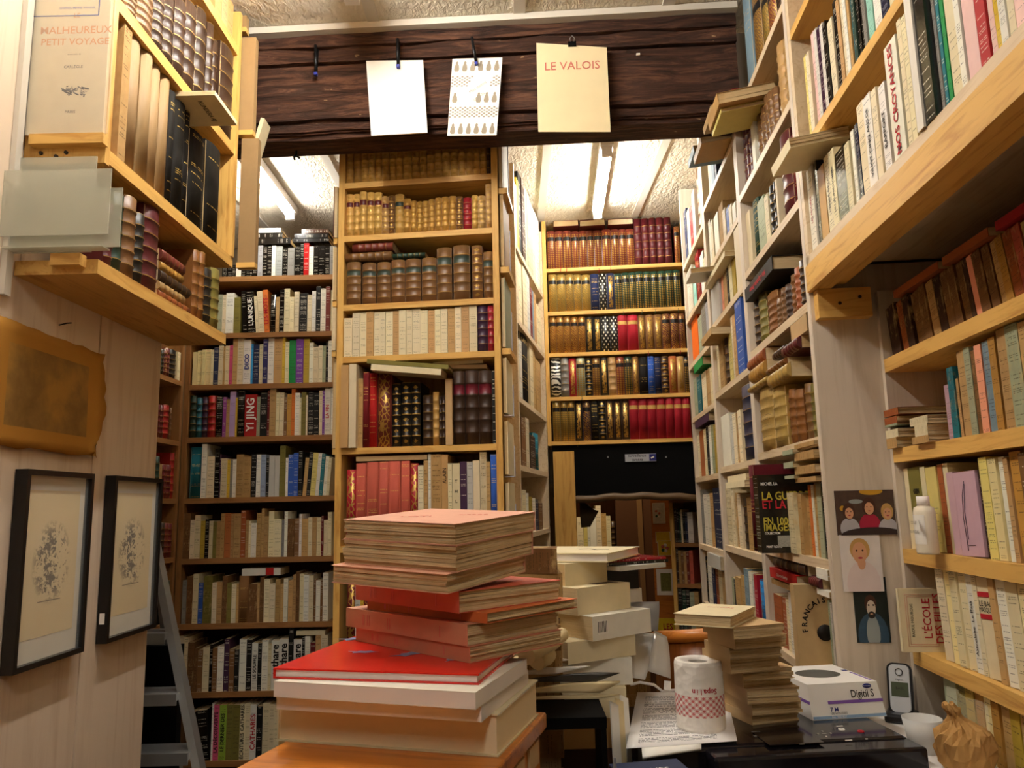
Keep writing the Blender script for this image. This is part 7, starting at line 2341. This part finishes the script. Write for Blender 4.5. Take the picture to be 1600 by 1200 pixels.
# glove box
gl = [onZ(1270, 1126, zp), onZ(1386, 1119, zp)]
ga = math.atan2((gl[1] - gl[0]).y, (gl[1] - gl[0]).x)
GW = (gl[1] - gl[0]).length
gb = empty('glove_box', Matrix.Translation((gl[0].x, gl[0].y, zp)) @ Matrix.Rotation(ga, 4, 'Z'), 'white and purple carton of gloves labelled Digitil S on the printer', 'box')
GH = onY(1266, 1072, gl[0].y).z - zp
plain('carton_white', '#efebe4', 0.45, 0.35, vary=0.04)
GD = 0.175
b = MB()
x0, x1 = 0.0, GW
tp = [(0.006, 0.0), (GW - 0.006, 0.0)]
b.face([(x0, 0, 0), (x1, 0, 0), (x1 - 0.008, 0.012, GH), (x0, 0.012, GH)])
b.face([(x1, 0, 0), (x1, GD, 0), (x1 - 0.008, GD, GH), (x1 - 0.008, 0.012, GH)])
b.face([(x1, GD, 0), (x0, GD, 0), (x0, GD, GH), (x1 - 0.008, GD, GH)])
b.face([(x0, GD, 0), (x0, 0, 0), (x0, 0.012, GH), (x0, GD, GH)])
b.face([(x0, 0, 0), (x0, GD, 0), (x1, GD, 0), (x1, 0, 0)])
# top with an oval opening
n_ = 24
cx, cy, rx, ry = GW * 0.45, GD * 0.56, GW * 0.30, GD * 0.22
outer = []
for k in range(n_):
    a_ = 2 * math.pi * k / n_
    ca, sa = math.cos(a_), math.sin(a_)
    s_ = min(((x1 - 0.008 - cx) if ca > 0 else (cx - x0)) / max(1e-6, abs(ca)), ((GD - cy) if sa > 0 else (cy - 0.012)) / max(1e-6, abs(sa)))
    outer.append((cx + ca * s_, cy + sa * s_, GH))
inner = [(cx + rx * math.cos(2 * math.pi * k / n_), cy + ry * math.sin(2 * math.pi * k / n_), GH) for k in range(n_)]
for k in range(n_):
    b.face([outer[k], outer[(k + 1) % n_], inner[(k + 1) % n_], inner[k]])
for (cxx, cyy) in ((x0, 0.012), (x1 - 0.008, 0.012), (x1 - 0.008, GD), (x0, GD)):
    near = sorted(range(n_), key=lambda k: (outer[k][0] - cxx) ** 2 + (outer[k][1] - cyy) ** 2)[:2]
    b.face([outer[near[0]], (cxx, cyy, GH), outer[near[1]]])
crt = b.obj('carton', 'carton_white', gb)
tilt = math.degrees(math.atan2(0.012, GH))
FR_ = T(0, -0.0006, 0) @ Matrix.Rotation(R(-tilt), 4, 'X') @ FX
boxobj('purple_stripe', 'ink_purple', GW * 0.24, GW * 0.985, -0.0006, 0.0004, GH * 0.43, GH * 0.52, crt, Matrix.Rotation(R(-tilt), 4, 'X'))
boxobj('blue_base_stripe', plain('pale_blue_ink', '#8aa6c4', 0.5), 0.002, GW - 0.001, -0.0006, 0.0004, 0.001, GH * 0.10, crt, Matrix.Rotation(R(-tilt), 4, 'X'))
text('Digitil S', 0.020, 'ink_black', crt, FR_ @ T(GW * 0.72, GH * 0.68, 0), bold=0.012, sx=0.78)
text('7 M', 0.011, 'ink_navy', crt, FR_ @ T(GW * 0.31, GH * 0.27, 0), bold=0.01)
text('100 HOUSSES', 0.006, 'ink_black', crt, FR_ @ T(GW * 0.36, GH * 0.16, 0))
text('No. 900 827', 0.006, 'ink_white', crt, FR_ @ T(GW * 0.36, GH * 0.06, 0))
b = MB()
b.lathe([(0.0001, 0), (0.5, 0), (0.5, 0.05), (0.0001, 0.05)], 24, 0, False)
b.obj('oval_logo', 'ink_navy', crt, FR_ @ T(GW * 0.80, GH * 0.90, 0) @ Matrix.Diagonal((0.018, 0.0085, 0.01, 1)))
text('hartmann', 0.0035, 'ink_white', crt, FR_ @ T(GW * 0.80, GH * 0.90, 0.0007))
boxobj('top_stripe', 'ink_purple', GW * 0.90, GW * 0.925, 0.02, GD * 0.55, GH, GH + 0.0005, crt)
boxobj('top_logo', 'ink_navy', GW * 0.86, GW * 0.93, GD * 0.62, GD * 0.68, GH, GH + 0.0005, crt)
boxobj('side_stripe', 'ink_purple', -0.0006, 0.0002, 0.006, GD, GH * 0.43, GH * 0.52, crt)

# white ledge with telephone, cup and paper bag
zw = 1.045
lg = empty('white_ledge', RLf.mat(0, 0, 0), 'white laminate ledge along the lower pine shelves', 'ledge')
boxobj('ledge_board', 'white_laminate', uY(1.715), uY(0.72), -0.115, -0.004, zw - 0.025, zw, lg)
for Yv in (1.68, 0.78):
    boxobj('ledge_leg', 'white_laminate', uY(Yv) - 0.012, uY(Yv) + 0.012, -0.09, -0.02, 0, zw - 0.025, lg)
p0 = onZ(1418, 1128, zw)
ph = empty('cordless_phone', Matrix.Translation((p0.x - 0.005, p0.y + 0.01, zw)) @ Matrix.Rotation(R(-32), 4, 'Z'), 'silver and black cordless telephone in its cradle behind the printer', 'telephone')
plain('phone_silver', '#c9ccd0', 0.3, 0.5, 0.3, 0.05)
boxobj('cradle', 'printer_black', -0.03, 0.03, -0.035, 0.03, 0, 0.018, ph, bevel=0.005)
tl = T(0, 0, 0.012) @ Matrix.Rotation(R(-14), 4, 'X')
b = MB()
def rrect(w_, h_, r_, y, z0=0):
    pts = []
    for cx_, cz_, a0_ in ((w_ - r_, r_, -90), (w_ - r_, h_ - r_, 0), (-w_ + r_, h_ - r_, 90), (-w_ + r_, r_, 180)):
        for k in range(5):
            a_ = R(a0_ + k * 22.5)
            pts.append((cx_ + r_ * math.cos(a_), y, z0 + cz_ + r_ * math.sin(a_)))
    return pts


b.sweep([rrect(0.0235, 0.10, 0.012, -0.006), rrect(0.0235, 0.10, 0.012, 0.012)], smooth=False)
hs = b.obj('handset_shell', 'printer_black', ph, tl)
b = MB()
b.sweep([rrect(0.019, 0.092, 0.010, -0.009, 0.004), rrect(0.020, 0.093, 0.010, -0.006, 0.004)], smooth=False)
b.obj('handset_face', 'phone_silver', hs)
boxobj('display', plain('lcd', '#4c5340', 0.25), -0.016, 0.016, -0.0098, -0.009, 0.034, 0.062, hs)
text('BASE', 0.007, 'ink_black', hs, T(0, -0.0099, 0.05) @ FX)
text('Gigaset', 0.005, 'ink_black', hs, T(0, -0.0093, 0.067) @ FX)
b = MB()
b.sweep([[(r_ * math.cos(k * math.pi / 8), y_, 0.082 + r_ * math.sin(k * math.pi / 8)) for k in range(16)] for r_, y_ in ((0.0075, -0.0090), (0.0075, -0.0102), (0.006, -0.0102), (0.006, -0.0090))], caps=False)
b.obj('speaker_ring', 'nail_metal', hs)
q = onZ(1446, 1180, zw) + Vector((0.010, 0.02, 0))
cp = empty('plastic_cup', Matrix.Translation((q.x, q.y, zw)), 'frosted white plastic cup between the telephone and the paper bag', 'cup')
t = NT('frosted'); t.out(lin('#dcdad4'), 0.5, 0.4); t.b.inputs['Alpha'].default_value = 0.75
b = MB()
b.sweep([[(r_ * math.cos(2 * math.pi * k / 28), r_ * math.sin(2 * math.pi * k / 28), z_) for k in range(28)] for r_, z_ in ((0.001, 0.002), (0.024, 0.0), (0.034, 0.058), (0.0328, 0.058), (0.023, 0.003), (0.001, 0.003))], caps=False)
b.obj('cup_wall', 'frosted', cp)
# crumpled paper bag
q = onZ(1490, 1204, zw) + Vector((0.022, 0, 0))
b = MB()
random.seed(21)
rings = []
prof = [(0.030, 0.0), (0.040, 0.008), (0.045, 0.028), (0.046, 0.048), (0.041, 0.062), (0.030, 0.072), (0.017, 0.079), (0.010, 0.088), (0.013, 0.098), (0.009, 0.106)]
for i, (r_, z_) in enumerate(prof):
    ring = []
    for k in range(36):
        a_ = 2 * math.pi * k / 36
        j = 1 + (0.07 * math.sin(3 * a_ + i) + 0.09 * math.sin(7 * a_ + i * 2.1) + random.uniform(-0.09, 0.09)) * (0.35 if i < 2 else 1)
        dx = -0.02 * max(0, (i - 5) / 4)
        ring.append((r_ * j * math.cos(a_) + dx, r_ * j * math.sin(a_), max(0, z_ + (random.uniform(-0.004, 0.004) if i else 0))))
    rings.append(ring)
b.sweep(rings, smooth=False)
o = b.obj('paper_bag', plain('kraft_bag', '#b98c52', 0.8, 0.15, vary=0.3, scale=60), None, Matrix.Translation((q.x, q.y, zw)))
tag(o, 'crumpled brown paper bag on the white ledge', 'bag')
# clear film hanging from the lower shelf
b = MB()
q0, q1 = RLf.hit(1478, 1048, -0.02), RLf.hit(1540, 1085, -0.02)
for i in range(5):
    f0, f1 = i / 5, (i + 1) / 5
    za, zb = 1.150, zw + 0.02
    def fp(f_, z_):
        s_ = 0.5 if z_ > 1.1 else 1.0
        return RLf.at(q0[0] - 0.02 * (1.0 if z_ < 1.1 else 0) * (1 - f_) + (q1[0] - q0[0]) * f_, -0.022 + 0.008 * math.sin(f_ * 9), z_)
    b.face([fp(f0, zb), fp(f1, zb), fp(f1, za), fp(f0, za)], smooth=True)
o = b.obj('plastic_film', 'plastic_film')
tag(o, 'clear plastic film hanging under the lower pine shelf by the paper bag', 'plastic film')

# white glue bottle on the third lower shelf
u, _ = RLf.hit(1452, 862, -0.02)
_, ztop = RLf.hit(1450, 775, -0.03)
bt = empty('plastic_bottle', RLf.mat(u, -0.022 + 0.0, zL[2]), 'white plastic bottle with torn label in front of the yellow books', 'bottle')
h_ = (ztop - zL[2])
sc_ = h_ / 0.115
b = MB()
b.lathe([(0.0, 0.0), (0.0235, 0.0), (0.025, 0.004), (0.025, 0.082), (0.022, 0.092), (0.013, 0.096), (0.013, 0.1)], 24)
o = b.obj('bottle_body', plain('bottle_white', '#e4d8c0', 0.4, 0.4, vary=0.05), bt, Matrix.Diagonal((sc_, sc_ * 0.8, sc_, 1)))
b = MB()
b.lathe([(0.0145, 0.096), (0.0145, 0.115), (0.0, 0.115)], 24)
b.obj('cap', 'white_laminate', bt, Matrix.Diagonal((sc_, sc_ * 0.8, sc_, 1)))
b = MB()
b.sweep([[(0.0256 * math.cos(a_), 0.0256 * math.sin(a_), z_) for a_ in [R(-150 + 12 * k) for k in range(11)]] for z_ in (0.02, 0.078)], close=False, caps=False)
b.obj('bottle_label', plain('label_white', '#efe9de', 0.6), bt, Matrix.Diagonal((sc_, sc_ * 0.8, sc_, 1)))
b = MB()
b.face([(0.012, -0.024, 0.07), (0.03, -0.03, 0.06), (0.024, -0.027, 0.045), (0.014, -0.0235, 0.05)])
b.obj('torn_label', 'label_white', bt, Matrix.Diagonal((sc_, sc_ * 0.8, sc_, 1)))
for s_, zz in (('COLLE', 0.062), ('BLANCHE', 0.044)):
    text(s_, 0.009, 'ink_grey', bt, Matrix.Diagonal((sc_, sc_ * 0.8, sc_, 1)) @ T(-0.004, -0.0262, zz) @ FX)

# ------------------------------------------------------------------ snapshots on the divider panel
plain('skin', '#d9a078', 0.6, vary=0.1); plain('hair_brown', '#4a2a1c', 0.6); plain('hair_blond', '#c79a58', 0.6); plain('jumper_red', '#a8203c', 0.6); plain('jumper_grey', '#b9b4b8', 0.6)
plain('park_ground', '#5d4436', 0.6, vary=0.7, scale=60); plain('pale_wash', '#ece2dc', 0.5, vary=0.25, scale=30); plain('dark_wall', '#1b2320', 0.4); plain('blouse', '#e2cfca', 0.5)
plain('coat_blue', '#3f5a6e', 0.5, vary=0.5, scale=80); plain('shirt_grey', '#9a9f9c', 0.5); plain('log_dark', '#3a2b28', 0.6, vary=0.5); plain('slide_yellow', '#d09a2a', 0.5); plain('beard', '#33261e', 0.6); plain('skin_pale', '#d6c2ac', 0.5)


def photo(x0, y0, x1, y1, n, bgm, label, prims):
    a_, zt_ = pf.hit(x0, y0, n); c_, z0_ = pf.hit(x1, y1, n)
    r = empty('snapshot', pf.mat(a_, n, z0_), label, 'photograph')
    w_, h_ = c_ - a_, zt_ - z0_
    ppr = boxobj('photo_paper', bgm, 0, w_, 0, 0.0015, 0, h_, r)
    for i, (nm, mt, cx_, cy_, rx_, ry_) in enumerate(prims):
        b = MB()
        pts = []
        for k in range(18):
            a2 = 2 * math.pi * k / 18
            X_ = min(w_, max(0, (cx_ + rx_ * math.cos(a2)) * w_)); Z_ = min(h_, max(0, (cy_ + ry_ * math.sin(a2)) * h_))
            pts.append((X_, -0.0002 - 0.00012 * i, Z_))
        b.face(pts)
        b.obj(nm, mt, ppr)
    return r


def kid(x, y, s, hair, top):
    return [('printed_jumper', top, x, y - 0.32 * s, 0.15 * s, 0.22 * s), ('printed_hair', hair, x, y + 0.03 * s, 0.095 * s, 0.17 * s), ('printed_face', 'skin', x + 0.005, y - 0.01 * s, 0.065 * s, 0.115 * s),
            ('printed_eyes', 'hair_brown', x - 0.025 * s, y + 0.02 * s, 0.01 * s, 0.01 * s), ('printed_eyes', 'hair_brown', x + 0.03 * s, y + 0.02 * s, 0.01 * s, 0.01 * s), ('printed_mouth', 'jumper_red', x + 0.004, y - 0.055 * s, 0.02 * s, 0.01 * s)]


photo(1303, 767, 1402, 835, -0.008, 'park_ground', 'snapshot of three children leaning on a log',
      [('printed_slide', 'slide_yellow', 0.62, 0.97, 0.2, 0.08), ('printed_leaves', 'slide_yellow', 0.12, 0.6, 0.05, 0.06), ('printed_leaves', 'shirt_grey', 0.35, 0.75, 0.12, 0.05)]
      + kid(0.22, 0.5, 1.1, 'hair_brown', 'jumper_grey') + kid(0.56, 0.6, 1.2, 'hair_brown', 'jumper_red') + kid(0.86, 0.48, 1.1, 'hair_blond', 'jumper_grey') + [('printed_log', 'log_dark', 0.6, 0.0, 0.55, 0.17)])
photo(1311, 836, 1382, 924, -0.0095, 'pale_wash', 'snapshot of a smiling fair-haired child in a pale blouse',
      [('printed_pink', 'card_pink', 0.15, 0.35, 0.2, 0.2), ('printed_pink', 'mouth_pink', 0.85, 0.4, 0.12, 0.1), ('printed_yellow', 'slide_yellow', 0.88, 0.75, 0.06, 0.05)] if False else
      [('printed_blouse', 'blouse', 0.52, 0.12, 0.42, 0.42), ('printed_neck', 'skin', 0.5, 0.5, 0.1, 0.12), ('printed_hair', 'hair_blond', 0.48, 0.74, 0.25, 0.2), ('printed_face', 'skin', 0.47, 0.68, 0.18, 0.19),
       ('printed_eyes', 'hair_brown', 0.4, 0.72, 0.025, 0.018), ('printed_eyes', 'hair_brown', 0.55, 0.72, 0.025, 0.018), ('printed_mouth', 'jumper_red', 0.48, 0.59, 0.06, 0.016)])
photo(1331, 902, 1393, 1004, -0.006, 'dark_wall', 'snapshot of a bearded man in a blue coat',
      [('printed_coat', 'coat_blue', 0.5, 0.1, 0.46, 0.36), ('printed_shirt', 'shirt_grey', 0.5, 0.14, 0.2, 0.28), ('printed_hair', 'hair_brown', 0.48, 0.59, 0.18, 0.14), ('printed_face', 'skin_pale', 0.49, 0.52, 0.135, 0.125),
       ('printed_beard', 'beard', 0.49, 0.42, 0.11, 0.055), ('printed_mouth', 'skin', 0.49, 0.435, 0.045, 0.010), ('printed_eyes', 'beard', 0.42, 0.57, 0.03, 0.014), ('printed_eyes', 'beard', 0.56, 0.57, 0.03, 0.014)])

settle()
join_small(255)
label_books()
